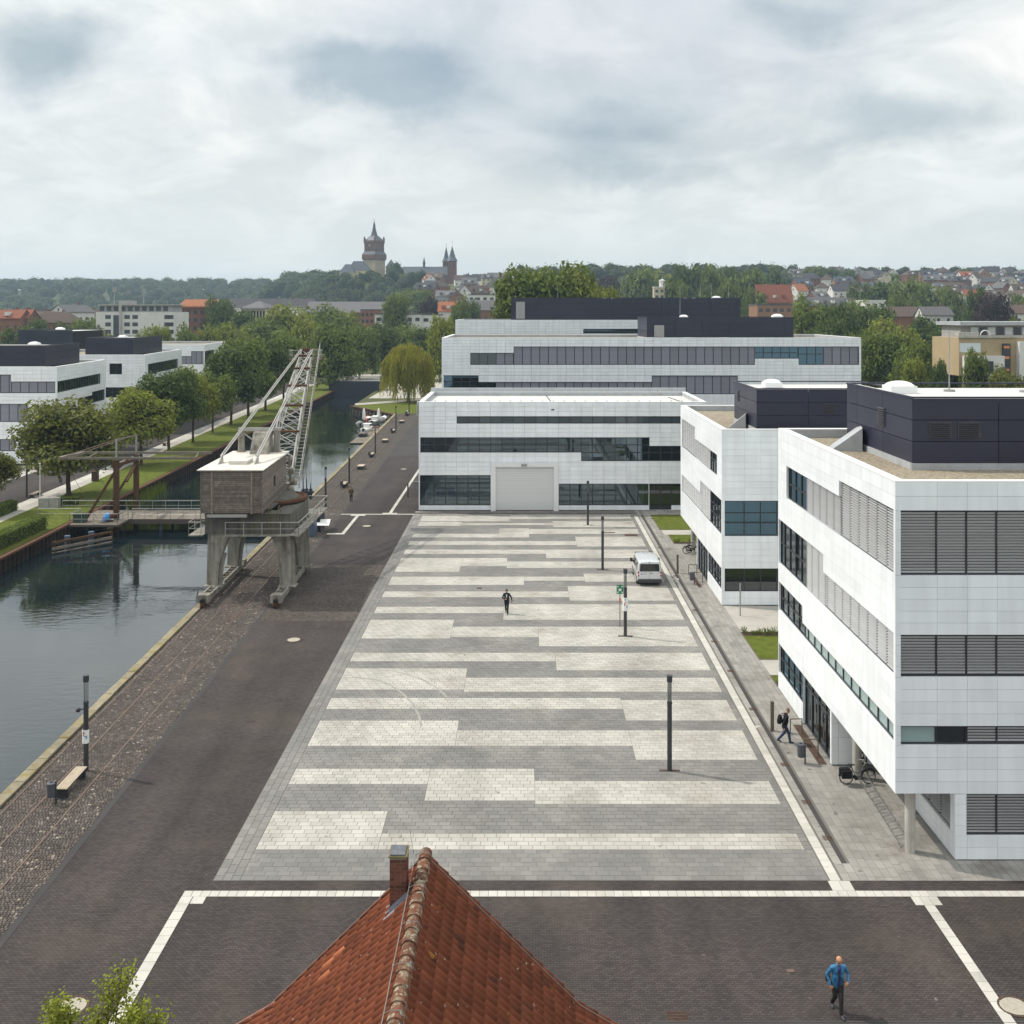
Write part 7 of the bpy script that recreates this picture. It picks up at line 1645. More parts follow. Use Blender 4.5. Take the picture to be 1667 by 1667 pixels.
# weeping willow
WX, WY = gx(665, 258), 258.0
WT = thing('weeping_willow', (WX, WY, 0), 'yellow-green weeping willow at the end of the canal', 'tree')
b = trunk_mesh(5, 11, .45, 3.0, 5); b.build('trunk', M['bark'], WT, local=True)
b = MB(); rr = random.Random(21)
clus = [(rr.uniform(0, 6.283), 6.0*math.sqrt(rr.random()), rr.uniform(-1.5, .7), rr.uniform(.55, 1.15)) for _ in range(95)]
for i in range(1700):
    ca, cr, cdz, cl_ = clus[i % 95]; px0, py0 = cr*math.cos(ca)+rr.gauss(0,.42), cr*math.sin(ca)+rr.gauss(0,.42); a = math.atan2(py0, px0); r0 = min(6.6, math.hypot(px0, py0)); top_ = 13.8-4.6*(r0/6.3)**2.4+rr.uniform(-.5,.3)+cdz; ln = cl_*rr.uniform(6.0, 11.5)*(.35+.65*r0/6.3); x, y = r0*math.cos(a), r0*math.sin(a)
    k = int(ln/.42)
    for q in range(k):
        zz = top_-q*.42
        if zz < .7: break
        out_ = 1+.10*math.sqrt(q/max(1,k)); px, py = x*out_+rr.gauss(0,.12), y*out_+rr.gauss(0,.12); an = rr.uniform(0, 6.283); w_ = rr.uniform(.05,.12)
        b.add([(px-w_*math.cos(an), py-w_*math.sin(an), zz), (px, py, zz-.55), (px+w_*math.cos(an), py+w_*math.sin(an), zz), (px+.05, py, zz+.3)], [(0,1,2,3)])
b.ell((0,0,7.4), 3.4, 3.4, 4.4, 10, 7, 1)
b.build('crown', [M['leaf_willow'], M['crown_core']], WT, local=True)
# young tree at the lower edge
p = P(165, 1667, 24); NT = thing('young_tree', (p.x, 24, 0), 'young light green tree whose top enters the lower left corner', 'tree')
b = MB(); rr = random.Random(3); tops = []
b.path([(0,0,0),(.05,0,2.5),(0,.05,5.2)], [.09,.07,.03], 8)
for (du, v) in ((-65,1612),(-5,1640),(30,1577),(75,1612),(100,1640),(-100,1655),(50,1650),(10,1605),(-70,1640),(85,1660)):
    e = Vector((du*24/F, rr.uniform(-.5,.5), gz(v,24))); s0 = Vector((0,.02,rr.uniform(3.0,4.4))); m_ = s0+(e-s0)*.55+Vector((0,0,-.15)); b.path([s0, m_, e], [.03,.018,.005], 5); tops.append((s0, m_, e))
b.build('trunk', M['bark'], NT, local=True); b = MB()
for s0, m_, e in tops:
    for q in range(560):
        t_ = rr.random()**.6; c = (m_+(e-m_)*t_) if rr.random() < .8 else s0+(m_-s0)*t_; c = c+Vector((rr.gauss(0,.16), rr.gauss(0,.16), rr.gauss(0,.11)-.03)); d = Vector((rr.gauss(0,1), rr.gauss(0,1), rr.gauss(-.5,.5))).normalized(); sdv_ = d.cross(Vector((rr.gauss(0,.4), rr.gauss(0,.4), 1))).normalized(); ll, ww = rr.uniform(.07,.12), rr.uniform(.022,.036)
        b.add([c, c+d*ll*.5+sdv_*ww, c+d*ll, c+d*ll*.5-sdv_*ww], [(0,1,2,3)])
b.build('crown', M['leaf_young'], NT, local=True)
# hedges
def hedge(label, a, c, wd, hg, n, z=0):
    a, c = Vector(a), Vector(c); d = (c-a); ln = d.length; d.normalize(); s = Vector((-d.y, d.x, 0)); t = thing('hedge', (a+c)/2+Vector((0,0,z)), label, 'hedge')
    rr = random.Random(int(ln*100)); b = MB()
    for _ in range(n):
        x, y, zz = rr.uniform(0, ln), rr.uniform(-wd/2, wd/2), rr.uniform(.05, hg); f = rr.random()
        if f < .4: zz = hg+rr.gauss(0,.05)
        elif f < .7: y = -wd/2+rr.gauss(0,.04)
        elif f < .9: y = wd/2+rr.gauss(0,.04)
        p_ = a+d*x+s*y+Vector((0,0,zz+z)); u_ = Vector((rr.gauss(0,1), rr.gauss(0,1), rr.gauss(0,1))).normalized(); v_ = u_.orthogonal().normalized(); q = rr.uniform(.05,.10)
        b.add([p_-u_*q, p_+v_*q*.6, p_+u_*q, p_-v_*q*.6], [(0,1,2,3)])
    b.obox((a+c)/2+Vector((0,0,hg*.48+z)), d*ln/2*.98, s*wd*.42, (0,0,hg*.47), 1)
    b.build('foliage', [M['leaf_hedge'], M['crown_core']], t); return t
hedge('clipped hedge above the sheet pile wall left of the bridge', (-48.9, 84, 0), (-49.2, 106.5, 0), 1.3, 1.35, 9000)
hedge('short clipped hedge by the far street at the left edge', (-56.6, 106, 0), (-57.0, 116.5, 0), 1.2, 1.1, 3500); hedge('low clipped hedge between the flagpole and the cabinets', (-53.6, 119, 0), (-51.0, 119.6, 0), 1.0, .9, 1500)
def bed(label, x0, x1, y0, y1, n, h, seed):
    rr = random.Random(seed); b = MB()
    for _ in range(n):
        x, y = rr.uniform(x0, x1), rr.uniform(y0, y1); hh = h*rr.uniform(.3,1.0)
        for q in range(7):
            d = Vector((rr.gauss(0,.5), rr.gauss(0,.5), 1)).normalized(); s = d.orthogonal().normalized()*.03; p_ = Vector((x, y, .035)); b.add([p_-s, p_+d*hh*.6+s, p_+d*hh, p_+d*hh*.6-s], [(0,1,2,3)])
    tag(b.build('bedding_plants', M['leaf_hedge']), label, 'plants', kind='stuff')
bed('low green plants in the bed beside the middle building', 15, 26, 71.05, 71.8, 150, .55, 4); bed('low plants in the strip bed behind the nearest building', 15, 26, 61.5, 62.1, 60, .35, 5); bed('low plants in the bed by the hall', 14.4, 22, 99.4, 100.1, 60, .5, 6)
# reeds below the far bank
b = MB(); rr = random.Random(9)
for _ in range(500):
    y = rr.uniform(124, 138); x = bankX(y)+.7+abs(rr.gauss(0,.6)); hh = rr.uniform(.6,1.7); b.add([(x-.03,y,-1.45),(x+.03,y,-1.45),(x+rr.gauss(0,.15),y+rr.gauss(0,.1),-1.45+hh)], [(0,1,2)])
tag(b.build('reeds', M['leaf_mid']), 'green reeds at the foot of the sheet pile wall', 'reeds', kind='stuff')

# ================================================================= wooded hills (far-off wood that reads as one mass)
def wood(name, label, spots, seed, m, per=210, size=1.0):
    rr = random.Random(seed); b = MB()
    for (X, Y, r, hh) in spots:
        z0 = ht(X, Y); lob = []
        for q in range(4): lob.append(((X+rr.uniform(-.45,.45)*r, Y+rr.uniform(-.45,.45)*r, z0+hh*.62+rr.uniform(-.2,.3)*hh*.6), r*rr.uniform(.45,.65), r*rr.uniform(.45,.65), hh*rr.uniform(.22,.32)))
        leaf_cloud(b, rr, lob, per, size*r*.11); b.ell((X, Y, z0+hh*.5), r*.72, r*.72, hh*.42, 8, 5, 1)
    return tag(b.build(name, [M[m], M['crown_core']]), label, 'woodland', kind='stuff')
rr = random.Random(31); sp_ = []
for i in range(300):      # castle mound
    a = rr.uniform(0, 6.283); q = math.sqrt(rr.random())
    X, Y = -152+math.cos(a)*q*66, 980+math.sin(a)*q*75
    u = CX+X*F/Y
    if (Y > 962 and 540 < u < 634) or u > 694 or (u > 652 and Y > 975): continue
    sp_.append((X, Y, rr.uniform(5, 8.5), rr.uniform(11, 17)))
wood('castle_hill_wood', 'dense green wood covering the castle hill', sp_, 1, 'leaf_hill', 260)
sp_ = []
for i in range(620):
    u = rr.uniform(-60, 575); Y = rr.uniform(1150, 1800) if u < 470 else rr.uniform(1080, 1300); X = gx(u, Y); sp_.append((X, Y, rr.uniform(9, 14), rr.uniform(15, 22)))
wood('ridge_wood', 'far blue-green wooded ridge behind the town', sp_, 2, 'leaf_hill', 170)
sp_ = []
for i in range(190):
    u = rr.uniform(840, 1700); Y = rr.uniform(1000, 1150); sp_.append((gx(u, Y), Y, rr.uniform(6, 11), rr.uniform(8, 13) if u > 1290 else rr.uniform(12, 17)))
for i in range(70):
    u = rr.uniform(1000, 1280); Y = rr.uniform(640, 950); sp_.append((gx(u, Y), Y, rr.uniform(6, 10), rr.uniform(10, 15)))
wood('hilltop_wood', 'band of dark trees along the hilltop skyline on the right', sp_, 3, 'leaf_hill', 170)

# ================================================================= town
for nme, c in (('white', (.66,.65,.62)), ('cream', (.52,.46,.33)), ('brick', (.20,.095,.065)), ('brick_light', (.27,.15,.095)), ('grey', (.34,.34,.34)), ('beige', (.40,.31,.19))): mat('wall_'+nme, c, .9, orand=.1, noise=(.4,.08))
for nme, c in (('brown', (.095,.068,.058)), ('dark', (.058,.055,.062)), ('red', (.215,.075,.045)), ('orange', (.30,.115,.055)), ('grey', (.125,.12,.125)), ('blue', (.075,.085,.11))): mat('rf_'+nme, c, .85, orand=.15, noise=(1.2,.15))
mat('glass_far', (.03,.035,.045), .15)
WN = {'white':'white','cream':'cream','brick':'red-brick','brick_light':'pale brick','grey':'grey','beige':'beige'}; RN = {'brown':'brown','dark':'dark','red':'red','orange':'orange','grey':'grey','blue':'slate-blue'}
def house(label, X, Y, wd, dp, eave, ridge, wall, roof, rz, group, z0=None, hip=False, dorm=0, win=True, name='town_house'):
    z0 = ht(X, Y)-.3 if z0 is None else z0; t = thing(name, (X, Y, z0), label, 'house', group, rz); hw, hd_ = wd/2, dp/2
    b = MB(); b.box(-hw, hw, -hd_, hd_, -1, eave)
    if not hip:
        for s in (-1, 1): b.add([(s*hw,-hd_,eave),(s*hw,hd_,eave),(s*hw,0,ridge-.15)], [(0,1,2) if s > 0 else (2,1,0)])
    b.build('wall', M['wall_'+wall], t, local=True)
    b = MB(); o_ = .5; hx = hw-(dp*.45 if hip else -.3)
    A, B_, C_, D_ = (-hw-o_,-hd_-o_,eave-.3), (hw+o_,-hd_-o_,eave-.3), (hw+o_,hd_+o_,eave-.3), (-hw-o_,hd_+o_,eave-.3); E_, F_ = (-hx,0,ridge), (hx,0,ridge); 
    for q in ((A,B_,F_,E_), (C_,D_,E_,F_)): b.add([Vector(x) for x in q]+[Vector(x)-Vector((0,0,.25)) for x in q], [(0,1,2,3),(7,6,5,4),(0,4,5,1),(1,5,6,2),(2,6,7,3),(3,7,4,0)])
    if hip: b.add([B_,C_,F_], [(0,1,2)]); b.add([D_,A,E_], [(0,1,2)])
    r_ = b.build('roof', M['rf_'+roof], t, local=True)
    b = MB(); cxp = hx*.5; b.box(cxp-.4, cxp+.4, .4, 1.2, ridge-1.6, ridge+.9); b.build('chimney', M['wall_brick'], r_, local=True)
    for q in range(dorm):
        x = -hw+(q+1)*wd/(dorm+1); zz = eave+(ridge-eave)*.25; b = MB(); b.box(x-.8, x+.8, -hd_+.3, -hd_*.3, zz, zz+1.5); b.build('dormer', M['wall_white'] if q % 2 else M['rf_'+roof], r_, local=True)
    if win:
        ns = max(1, int(eave/3)); nx = max(2, int(wd/3.2))
        for f in range(ns):
            for q in range(nx): inst('window', unit('glass_far'), t, (-hw+(q+.5)*wd/nx, -hd_-.01, 1.6+f*2.9), (1.1, .12, 1.4), world=False)
        if not hip: inst('window', unit('glass_far'), t, (hw+.01, 0, eave+.9), (.12, 1.0, 1.3), world=False); inst('window', unit('glass_far'), t, (-hw-.01, 0, eave+.9), (.12, 1.0, 1.3), world=False)
    return t
rr = random.Random(77); specs = []
def rowz(name, us, d0, d1, base=None):
    out_ = []
    for u in us:
        d = rr.uniform(d0, d1); out_.append((u, d))
    return name, out_
rowsH = [rowz('lowest hillside row', [1236,1262,1295,1340,1384,1478,1503,1532,1560,1600,1652], 640, 690), rowz('second hillside row', [1240,1272,1300,1332,1365,1400,1545,1580,1618,1655], 730, 780),
         rowz('row between the second and third', [1305,1338,1380,1415,1527,1552,1574,1598,1630,1660], 785, 815), rowz('row below the top one', [1302,1340,1378,1410,1440,1525,1548,1572,1600,1628,1652], 890, 925), rowz('third hillside row', [1290,1318,1346,1372,1405,1430,1512,1536,1562,1590,1615,1640,1664], 820, 880), rowz('top hillside row', [1292,1320,1362,1395,1425,1452,1480,1510,1535,1560,1585,1612,1640,1662], 930, 1010),
         rowz('front row below the church', [696,708,722,735,748,768,780,792,806,822,838], 640, 700), rowz('middle row below the church', [694,704,716,728,740,752,764,776,788,800,814,830], 745, 830), rowz('upper row beside the church', [698,708,750,760,770,782,794,806,820,834], 890, 985)]
walls = ['white','brick','cream','brick','white','grey','brick_light']; roofs = ['brown','dark','red','brown','grey','dark','dark','blue','brown','brown','dark','grey','brown','grey','orange']
for nm, lst in rowsH:
    lst.sort()
    for q, (u, d) in enumerate(lst):
        wl, rfk = rr.choice(walls), rr.choice(roofs); ev = rr.uniform(5, 7.5); X = gx(u, d)
        house('%s house with %s roof, %s from left, %s' % (WN[wl], RN[rfk], ORD[q], nm), X, d, rr.uniform(10, 17), rr.uniform(8, 10.5), ev, ev+rr.uniform(3.8, 5.2), wl, rfk, rr.choice([0, .15, -.25, .5, 1.45, -1.2, 0]), 'town houses', hip=rr.random() < .2, dorm=rr.choice([0,0,2,3]))
def blockhouse(label, u0, u1, vt, d, dep, wall, rows, cols, z0=0, roofc='rf_grey', group=None, cat='building', name='town_building', top=True, zlow=0):
    x0, x1, zt = gx(u0, d), gx(u1, d), gz(vt, d); t = thing(name, ((x0+x1)/2, d, z0), label, cat, group); b = MB(); b.box(x0, x1, d, d+dep, z0, zt); b.build('wall', M['wall_'+wall], t)
    b = MB(); b.box(x0-.2, x1+.2, d-.2, d+dep+.2, zt+.002, zt+.5); b.build('roof', M[roofc], t)
    for r_ in range(rows):
        for c in range(cols): inst('window', unit('glass_far'), t, (x0+(c+.5)*(x1-x0)/cols, d-.01, zt-2.2-r_*3.3), (min(2.2, (x1-x0)/cols*.55), .1, 1.6))
    return t
# white hotel-like block with set-back top floor and antennas
d = 400; t = thing('white_block', (gx(225,d), d, 0), 'white five-storey block with set-back top floor and roof antennas', 'building')
b = MB(); b.box(gx(156,d), gx(281,d), d, d+16, 0, gz(508,d)); b.add([(gx(281,d),d,0),(gx(295,d),d+9,0),(gx(295,d),d+9,gz(508,d)),(gx(281,d),d,gz(508,d))], [(0,1,2,3)]); b.build('wall', M['wall_white'], t)
b = MB(); b.box(gx(160,d), gx(277,d), d+2.5, d+14, gz(508,d), gz(497,d)); b.build('top_floor', M['wall_grey'], t); b = MB(); b.box(gx(157,d), gx(281,d), d+1.2, d+15, gz(497,d), gz(495.6,d)); b.build('roof', M['concrete'], t); b = MB(); b.box(gx(185,d), gx(207,d), d+5, d+10, gz(495.5,d), gz(489,d)); b.build('plant_room', M['wall_grey'], t)
for q in range(10): inst('window', unit('glass_far'), t, (gx(166+q*11.5,d+2.5), d+2.45, gz(502.5,d)), (1.8, .1, 1.8))
b = MB(); b.box(gx(184.5,d), gx(194,d), d-.06, d, 0, gz(513,d)); b.build('stair_glazing', M['glass_far'], t); b = MB(); b.tube((gx(197,d), d-.8, 0), (gx(197,d), d-.8, gz(490,d)), .5, .5, 8); b.build('flue', M['concrete'], t)
for u in (176, 207, 220, 272, 278):
    for v in (516, 528, 540): inst('window', unit('glass_far'), t, (gx(u,d), d-.02, gz(v,d)), (2.1, .12, 1.5))
for u, vt in ((186, 466), (234, 469)):
    b = MB(); x = gx(u,d+7); b.tube((x,d+7,gz(495,d)), (x,d+7,gz(vt,d)), .18, .12, 6); [b.box(x+o_-.15, x+o_+.15, d+6.8, d+7.2, gz(vt+9,d), gz(vt+1,d)) for o_ in (-.5,.1,.6)]; b.build('antenna', M['metal_grey'], t)
t = blockhouse('red-brick block with orange-red roof beside the white block', 290, 346, 500, 440, 20, 'brick', 4, 5, roofc='rf_orange'); b = MB(); b.add([(gx(289,440),439,gz(500,440)),(gx(347,440),439,gz(500,440)),(gx(347,440),450,gz(487,440)),(gx(289,440),450,gz(487,440))], [(0,1,2,3)]); b.build('roof_slope', M['rf_orange'], t)
t = blockhouse('cream colonnaded building with grey hipped roof among the trees', 392, 432, 503, 430, 26, 'cream', 0, 0)
for q in range(8): inst('window', unit('glass_far'), t, (gx(394.5+q*5,430), 429.95, gz(511,430)), (.75,.1,2.6)); inst('window', unit('glass_far'), t, (gx(394.5+q*5,430), 429.95, gz(524,430)), (.75,.1,4))
b = MB(); x0, x1, z = gx(390,430), gx(434,430), gz(502.5,430); b.add([(x0,429,z),(x1,429,z),(x1,457,z),(x0,457,z),(x0+5,440,z+3.2),(x1-5,440,z+3.2)], [(0,1,5,4),(1,2,5),(2,3,4,5),(3,0,4)]); b.build('hip_roof', M['rf_grey'], t)
d = 560
t = house('long building with a dull brown roof below the castle hill', gx(570,d), d, gx(640,d)-gx(508,d), 24, gz(508,d), gz(491,d), 'brick', 'grey', 0, None, 0, win=False)
t = house('second long dark roof behind the colonnaded building', gx(440,590), 590, 50, 20, gz(499,590), gz(486,590), 'white', 'dark', 0, None, 0, win=False)
blockhouse('brick wing with white windows under the long brown roof', 587, 616, 505, 520, 14, 'brick', 2, 4)
blockhouse('low white flat-roofed building among the trees before the town', 610, 686, 512, 470, 18, 'white', 1, 6); blockhouse('low white building end with grey roof left of the plant room', 686, 716, 513, 472, 18, 'white', 1, 2)
house('white house with bright orange roof and dormers left of the dark plant room', gx(731,500), 500, 9.5, 9, gz(506,500), gz(491,500), 'white', 'orange', 0, None, 0, dorm=3)
house('long house with grey solar roof left of the dark plant room', gx(792,520), 524, 30, 14, gz(504,524), gz(489,524), 'brick', 'grey', 0, None, 0)
blockhouse('white building with a roof terrace in the town centre', 762, 806, 480.5, 640, 12, 'white', 1, 4, z0=8); blockhouse('dark flat-roofed block on the skyline beside the church', 754, 800, 453, 1020, 20, 'grey', 2, 8, z0=40, roofc='rf_dark')
for k, (u, d, wl, rfk, wd, ev, rg, lab) in enumerate(((10, 420, 'brick', 'red', 16, gz(517,420), gz(508,420)+1, 'red-brick house with steep red roof, leftmost'), (33, 424, 'brick', 'red', 11, gz(517,424), gz(508,424)+1, 'red-brick house with steep red roof, second from the left edge'),
    (60, 470, 'brick', 'brown', 20, gz(519,470), gz(507,470), 'brick house with plain brown roof behind the leftmost houses'), (92, 440, 'brick_light', 'brown', 20, gz(524,440), gz(508,440), 'brick house with big brown hipped roof near the white block'), (118, 520, 'white', 'grey', 18, gz(507,520), gz(496,520), 'white gabled building with pale grey roof behind the brown roofs'))):
    house(lab, gx(u,d), d, wd, 11, ev, rg, wl, rfk, 0 if k < 4 else 1.2, 'houses at the left edge', 0, hip=(k == 3), dorm=2 if k < 2 else 0)
for q in range(9): house('dark-roofed terraced house far behind the leftmost houses, %s in the row' % ORD[q], gx(14+q*16,560), 560, 15, 9, gz(513,560), gz(504,560), 'cream' if q % 3 else 'white', 'dark' if q % 2 else 'brown', 0, 'far terrace at the left', 0, win=False)
house('red-brick house with red roof and dormers at the start of the hillside', gx(1258,600), 600, 20, 11, gz(492,600)-10, gz(466,600)-10+1, 'brick', 'red', 0, None, 10, dorm=3); blockhouse('orange-brick flat building behind the plant room, at the foot of the hillside', 1233, 1290, 497, 470, 18, 'brick_light', 1, 5, z0=1, roofc='rf_grey')
house('long grey-roofed terrace with round dormers on the lower hillside', gx(1346,560), 560, 30, 10, gz(497,560)-5, gz(484,560)-5, 'brick', 'grey', 0, None, 5, dorm=6); blockhouse('low white flat-roofed hall between the hillside trees', 1408, 1442, 490, 520, 14, 'white', 1, 3, z0=3, roofc='wall_white')
house('white house with grey-brown roof on the right behind the beige flats', gx(1520,430), 430, 12, 10, gz(512,430), gz(499,430), 'white', 'grey', 0, None, 0); house('brown-roofed house left of the white one behind the beige flats', gx(1466,440), 440, 14, 10, gz(514,440), gz(499,440), 'brick', 'brown', 0, None, 0); house('dark-roofed barn-like house behind the purple tree', gx(1650,420), 420, 18, 10, gz(509,420), gz(496,420), 'white', 'brown', 0, None, 0)
# white villa with round turret
d = 620; t = blockhouse('white villa with a round turret peeping over the dark plant room', 1065, 1082, 468, d, 8, 'cream', 2, 2, z0=12, roofc='wall_white'); b = MB(); x = gx(1078,d+4); b.lathe((x,d+4,gz(468,d)+.5), [(1.8,0),(1.8,3.4),(2.0,3.5),(2.0,3.8),(.2,4.6)], 14); b.tube((x,d+4,gz(468,d)+5), (x,d+4,gz(468,d)+8), .1,.05,5); b.build('turret', M['wall_white'], t)
# beige flats on the right
d = 215; AF = thing('apartment_block', (gx(1615,d), d, 0), 'beige and white apartment block with roof terrace at the right edge', 'building')
b = MB(); b.box(gx(1561,d), gx(1720,d), d, d+14, 9, gz(550,d)); b.build('wall', M['wall_beige'], AF); b = MB(); b.box(gx(1566,d), gx(1631,d), d-1.2, d-.01, 0, gz(579,d)); b.box(gx(1654,d), gx(1720,d), d-1.5, d-.01, 0, gz(556,d)); b.build('lower_wall', M['wall_white'], AF)
b = MB(); b.box(gx(1577,d), gx(1720,d), d+4, d+14, gz(550,d), gz(530,d)); b.build('penthouse', M['wall_grey'], AF); b = MB(); b.box(gx(1570,d), gx(1720,d), d+2, d+15, gz(529.9,d), gz(524,d)); b.build('roof', M['roof_grey'], AF); b = MB(); b.box(gx(1561,d)-.2, gx(1720,d), d-.3, d+.2, gz(550,d), gz(546,d)); b.box(gx(1561,d), gx(1594,d), d+.1, d+2, gz(546,d), gz(541,d)); b.build('terrace_edge', M['concrete'], AF)
inst('window', unit('acrylic'), AF, (gx(1579,d), d-.03, gz(566,d)), (4.3,.1,1.9)); inst('window', unit('glass_far'), AF, (gx(1607,d), d-1.25, gz(597,d)), (1.5,.12,2.4)); b = MB(); b.box(gx(1631,d), gx(1643,d), d-.6, d-.02, 0, gz(559,d)); b.build('stair_glazing', M['glass_far'], AF); b = MB(); [b.box(gx(1632,d), gx(1641,d), d-.66, d-.61, gz(v+4,d), gz(v,d)) for v in (563,580,600)]; b.build('orange_panel', M['amber'], AF)
for q in range(8): inst('window', unit('glass_far' if q % 2 else 'acrylic'), AF, (gx(1586+q*14,d+4), d+3.95, gz(539.5,d)), (1.5,.12,1.6))
b = MB(); b.torus((gx(1608,d), d+1.2, gz(546,d)), (0,1,0), 1.0, .1, 20, 6); b.build('terrace_arch', M['plate_white'], AF)
d = 330; GF = thing('corrugated_fence', (gx(1525,d), d, 0), 'long green corrugated fence behind the nearest building\'s roof', 'fence')
for q in range(22): inst('fence_panel', unit('green_sheet'), GF, (gx(1441+q*7.7,d), d+(.06 if q % 2 else 0), 1.9), (gx(1448.7,d)-gx(1441,d)-.03, .08, 3.8))
# tower crane on the skyline
d = 1150; TC = thing('tower_crane', (gx(985,d), d, ht(gx(985,d), d)), 'thin red and white tower crane on the skyline', 'crane'); x = gx(985,d); zt = gz(436,d); b = MB(); b.beam((x,d,ht(x,d)), (x,d,gz(430,d)), 1.1, 1.1); b.build('mast', M['poster_red'], TC); b = MB(); b.beam((gx(968,d),d,zt), (gx(1046,d),d,zt), .8, .8); b.build('jib', M['plate_white'], TC); b = MB(); b.box(gx(968,d), gx(972,d), d-.8, d+.8, zt-2.5, zt+.3); b.build('counterweight', M['poster_red'], TC)
# ---------------------------------------------------------------- castle
CD = 1000.0; s_ = CD/F
def c3(u, v): return P(u, v, CD)
CA = thing('castle', (gx(607,CD), CD, 50), 'hilltop castle with a stout brick tower, slate spire and cream wings', 'castle')
mat('castle_brick', (.145,.072,.054), .9, noise=(.25,.18)); mat('castle_stone', (.36,.29,.215), .9, noise=(.2,.15)); mat('castle_slate', (.055,.065,.085), .6, noise=(.3,.12)); mat('castle_cream', (.62,.53,.31), .9); mat('church_brick', (.15,.062,.044), .9, noise=(.2,.12))
tx0 = gx(607,CD); ty0 = CD+9; rot = math.pi/4+.22
def sq(b, hw, z0, z1, hw1=None):
    hw1 = hw if hw1 is None else hw1; b.lathe((tx0, ty0, 0), [(hw*1.414, z0), (hw1*1.414, z1)], 4, phase=rot+math.pi/4)
sc_ = s_/1.0
def zc_(v): return gz(v, CD)
b = MB(); sq(b, 7.4, 44, zc_(423)); b.build('tower_base', M['castle_stone'], CA); b = MB(); sq(b, 7.9, zc_(423), zc_(420), 8.4); sq(b, 8.4, zc_(420), zc_(414)); b.build('tower_gallery', M['castle_brick'], CA); b = MB(); sq(b, 8.4, zc_(414)+.01, zc_(409), 6.9); b.build('gallery_roof', M['castle_slate'], CA)
b = MB(); sq(b, 6.75, zc_(409), zc_(396)); sq(b, 6.75, zc_(396), zc_(394.5), 7.2); sq(b, 7.2, zc_(394.5), zc_(391)); b.build('tower_top', M['castle_brick'], CA)
for k in range(4):
    a = rot+math.pi/4+k*math.pi/2; b = MB(); b.lathe((tx0+7.0*1.414*.93*math.cos(a), ty0+7.0*1.414*.93*math.sin(a), zc_(394)), [(.75,0),(1.0,.8),(1.0,4.2),(.1,6.2)], 8); b.build('corner_turret', M['castle_brick'], CA)
b = MB(); sq(b, 6.6, zc_(391)+.01, zc_(383), 2.9); b.lathe((tx0,ty0,0), [(3.4,zc_(383)),(2.0,zc_(375)),(1.05,zc_(367)),(1.25,zc_(366.4)),(.95,zc_(364)),(.12,zc_(358))], 8, phase=rot); b.build('spire', M['castle_slate'], CA); b = MB(); b.tube((tx0,ty0,zc_(358)), (tx0,ty0,zc_(354.5)), .14,.1,5); b.ell((tx0,ty0,zc_(355.5)), .4,.4,.4); b.build('finial', M['black'], CA)
nA = rot-math.pi/4-math.pi/2
for f in range(2):
    a = rot+math.pi+f*math.pi/2; n_ = Vector((math.cos(a), math.sin(a), 0)); q_ = Vector((-n_.y, n_.x, 0)); 
    if n_.y > .2: continue
    for lvl, v in enumerate((400, 405.5)):
        for k in (-1,0,1): c = Vector((tx0,ty0,zc_(v)))+n_*6.8+q_*k*3.6; b = MB(); b.obox(c, q_*.75, n_*.12, (0,0,1.3)); b.build('window', M['glass_far'], CA)
    if n_.x < 0: c = Vector((tx0,ty0,zc_(399)))+n_*6.9; b = MB(); b.tube(c, c+n_*.15, 1.1, 1.1, 18); b.build('clock_face', M['wall_beige'], CA)
for (u0, u1, ve, vr, y0, wl) in ((554, 578, 443.5, 430, CD-4, 'castle_cream'), (566, 603, 440, 424.5, CD+1, 'castle_cream'), (625, 640, 434, 420, CD+14, 'castle_stone')):
    x0, x1, z1, z2 = gx(u0,CD), gx(u1,CD), zc_(ve), zc_(vr); b = MB(); b.box(x0, x1, y0, y0+11, 42, z1); b.build('wing_wall', M[wl], CA)
    b = MB(); b.add([(x0-.6,y0-.6,z1-.2),(x1+.6,y0-.6,z1-.2),(x1+.6,y0+11.6,z1-.2),(x0-.6,y0+11.6,z1-.2),(x0+4.5,y0+5.5,z2),(x1-4.5,y0+5.5,z2)], [(0,1,5,4),(1,2,5),(2,3,4,5),(3,0,4)]); b.build('wing_roof', M['castle_slate'], CA)
    for k in range(3): inst('window', unit('glass_far'), CA, (x0+(k+.5)*(x1-x0)/3, y0-.02, z1-2.2), (.9,.12,1.7)); inst('window', unit('glass_far'), CA, (x0+(k+.5)*(x1-x0)/3, y0-.02, z1-5.2), (.9,.12,1.7))
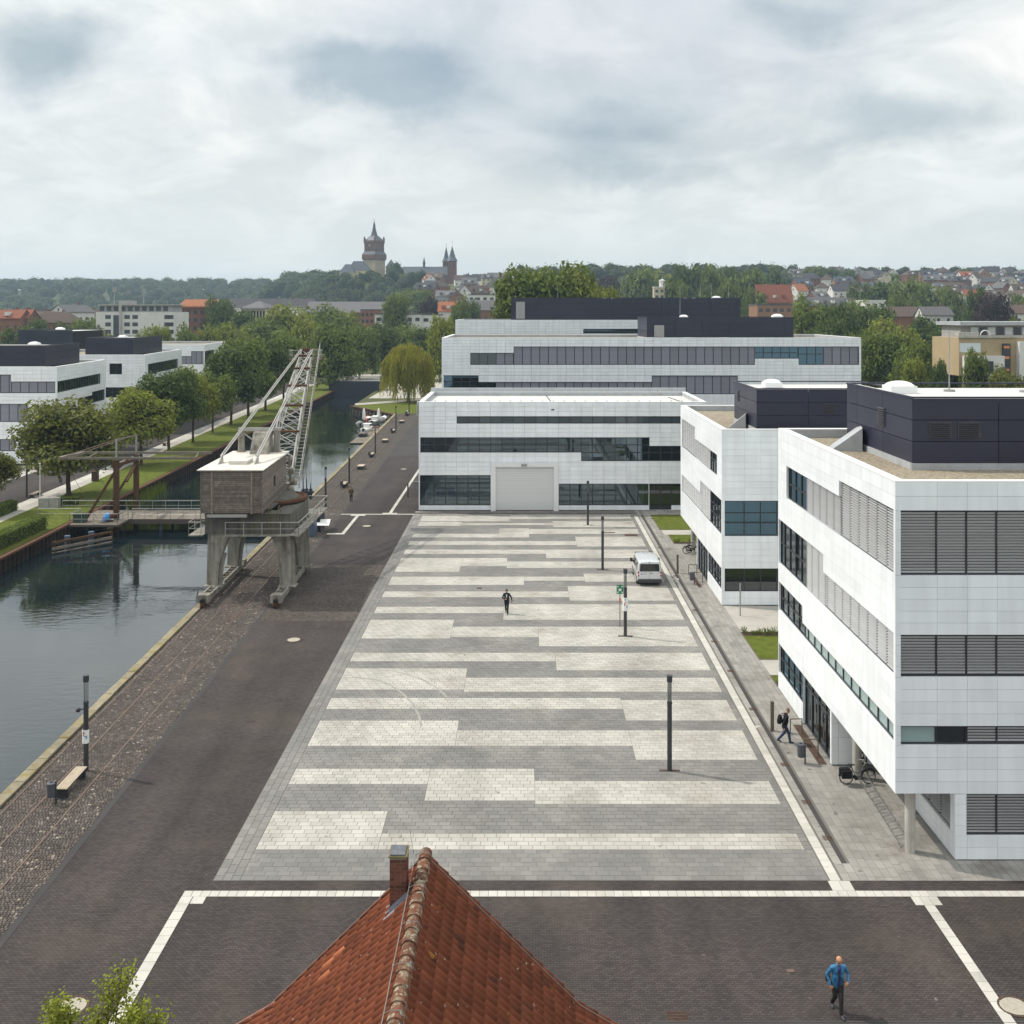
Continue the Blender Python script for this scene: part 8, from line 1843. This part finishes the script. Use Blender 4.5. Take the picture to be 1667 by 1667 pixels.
# ---------------------------------------------------------------- church
HD = 1050.0
def zh(v): return gz(v, HD)
CH = thing('church', (gx(700,HD), HD, 46), 'long brick church with slate roof and two pointed western towers', 'church')
x0, x1 = gx(656,HD), gx(731,HD); b = MB(); b.box(x0, x1, HD, HD+17, 40, zh(448)); b.build('nave_wall', M['church_brick'], CH)
b = MB(); b.add([(x0-4,HD-.8,zh(448)-.2),(x1,HD-.8,zh(448)-.2),(x1,HD+17.8,zh(448)-.2),(x0-4,HD+17.8,zh(448)-.2),(x0-1,HD+8.5,zh(433.5)),(x1,HD+8.5,zh(433.5))], [(0,1,5,4),(1,2,5),(2,3,4,5),(3,0,4)]); b.build('nave_roof', M['castle_slate'], CH)
for k in range(9): x = x0+3+k*(x1-x0-6)/9; b = MB(); b.box(x-.5, x+.5, HD-1.8, HD, 40, zh(449)); b.build('buttress', M['church_brick'], CH); inst('window', unit('glass_far'), CH, (x+2.4, HD-.03, zh(453)), (1.4,.15,4))
for (u0, u1, y0) in ((719.3, 730, HD+11), (729, 743, HD-3)):
    xa, xb = gx(u0,HD), gx(u1,HD); w_ = xb-xa; b = MB(); b.box(xa, xb, y0, y0+w_, 40, zh(425)); b.box(xa-.3, xb+.3, y0-.3, y0+w_+.3, zh(440), zh(439)); tw = b.build('tower', M['church_brick'], CH)
    b = MB(); cxm, cym = (xa+xb)/2, y0+w_/2; b.lathe((cxm,cym,0), [(w_*.70,zh(425)),(w_*.40,zh(418.5)),(.12,zh(400 if u0 < 725 else 400.5))], 8, phase=math.pi/8); b.tube((cxm,cym,zh(401)), (cxm,cym,zh(396 if u0 < 725 else 392.5)), .15,.1,5); b.ell((cxm,cym,zh(396 if u0 < 725 else 393)), .35,.35,.4); b.build('tower_spire', M['castle_slate'], tw)
    for k in (-1,1): inst('window', unit('glass_far'), tw, (cxm+k*w_*.2, y0-.02, zh(431)), (1.0,.15,4.2))
b = MB(); xr, yr = gx(689,HD), HD+8.5; b.lathe((xr,yr,0), [(1.2,zh(434)),(1.2,zh(429)),(1.6,zh(428)),(.9,zh(424)),(.1,zh(417.5))], 6); b.build('ridge_turret', M['castle_slate'], CH)
# ================================================================= haze: even pale air over the whole place
HZ = bpy.data.materials.new('air'); HZ.use_nodes = True; t = HZ.node_tree
for n_ in list(t.nodes): t.nodes.remove(n_)
oo = t.nodes.new('ShaderNodeOutputMaterial'); pv = t.nodes.new('ShaderNodeVolumePrincipled'); pv.inputs['Color'].default_value = (.62,.83,1.0,1); pv.inputs['Density'].default_value = HAZE = 0.00017; pv.inputs['Anisotropy'].default_value = .2
t.links.new(pv.outputs[0], oo.inputs['Volume'])
b = MB(); b.box(-7000, 7000, -200, 10500, -5, 135); tag(b.build('haze', HZ), 'pale haze over the whole place', 'haze', kind='stuff')
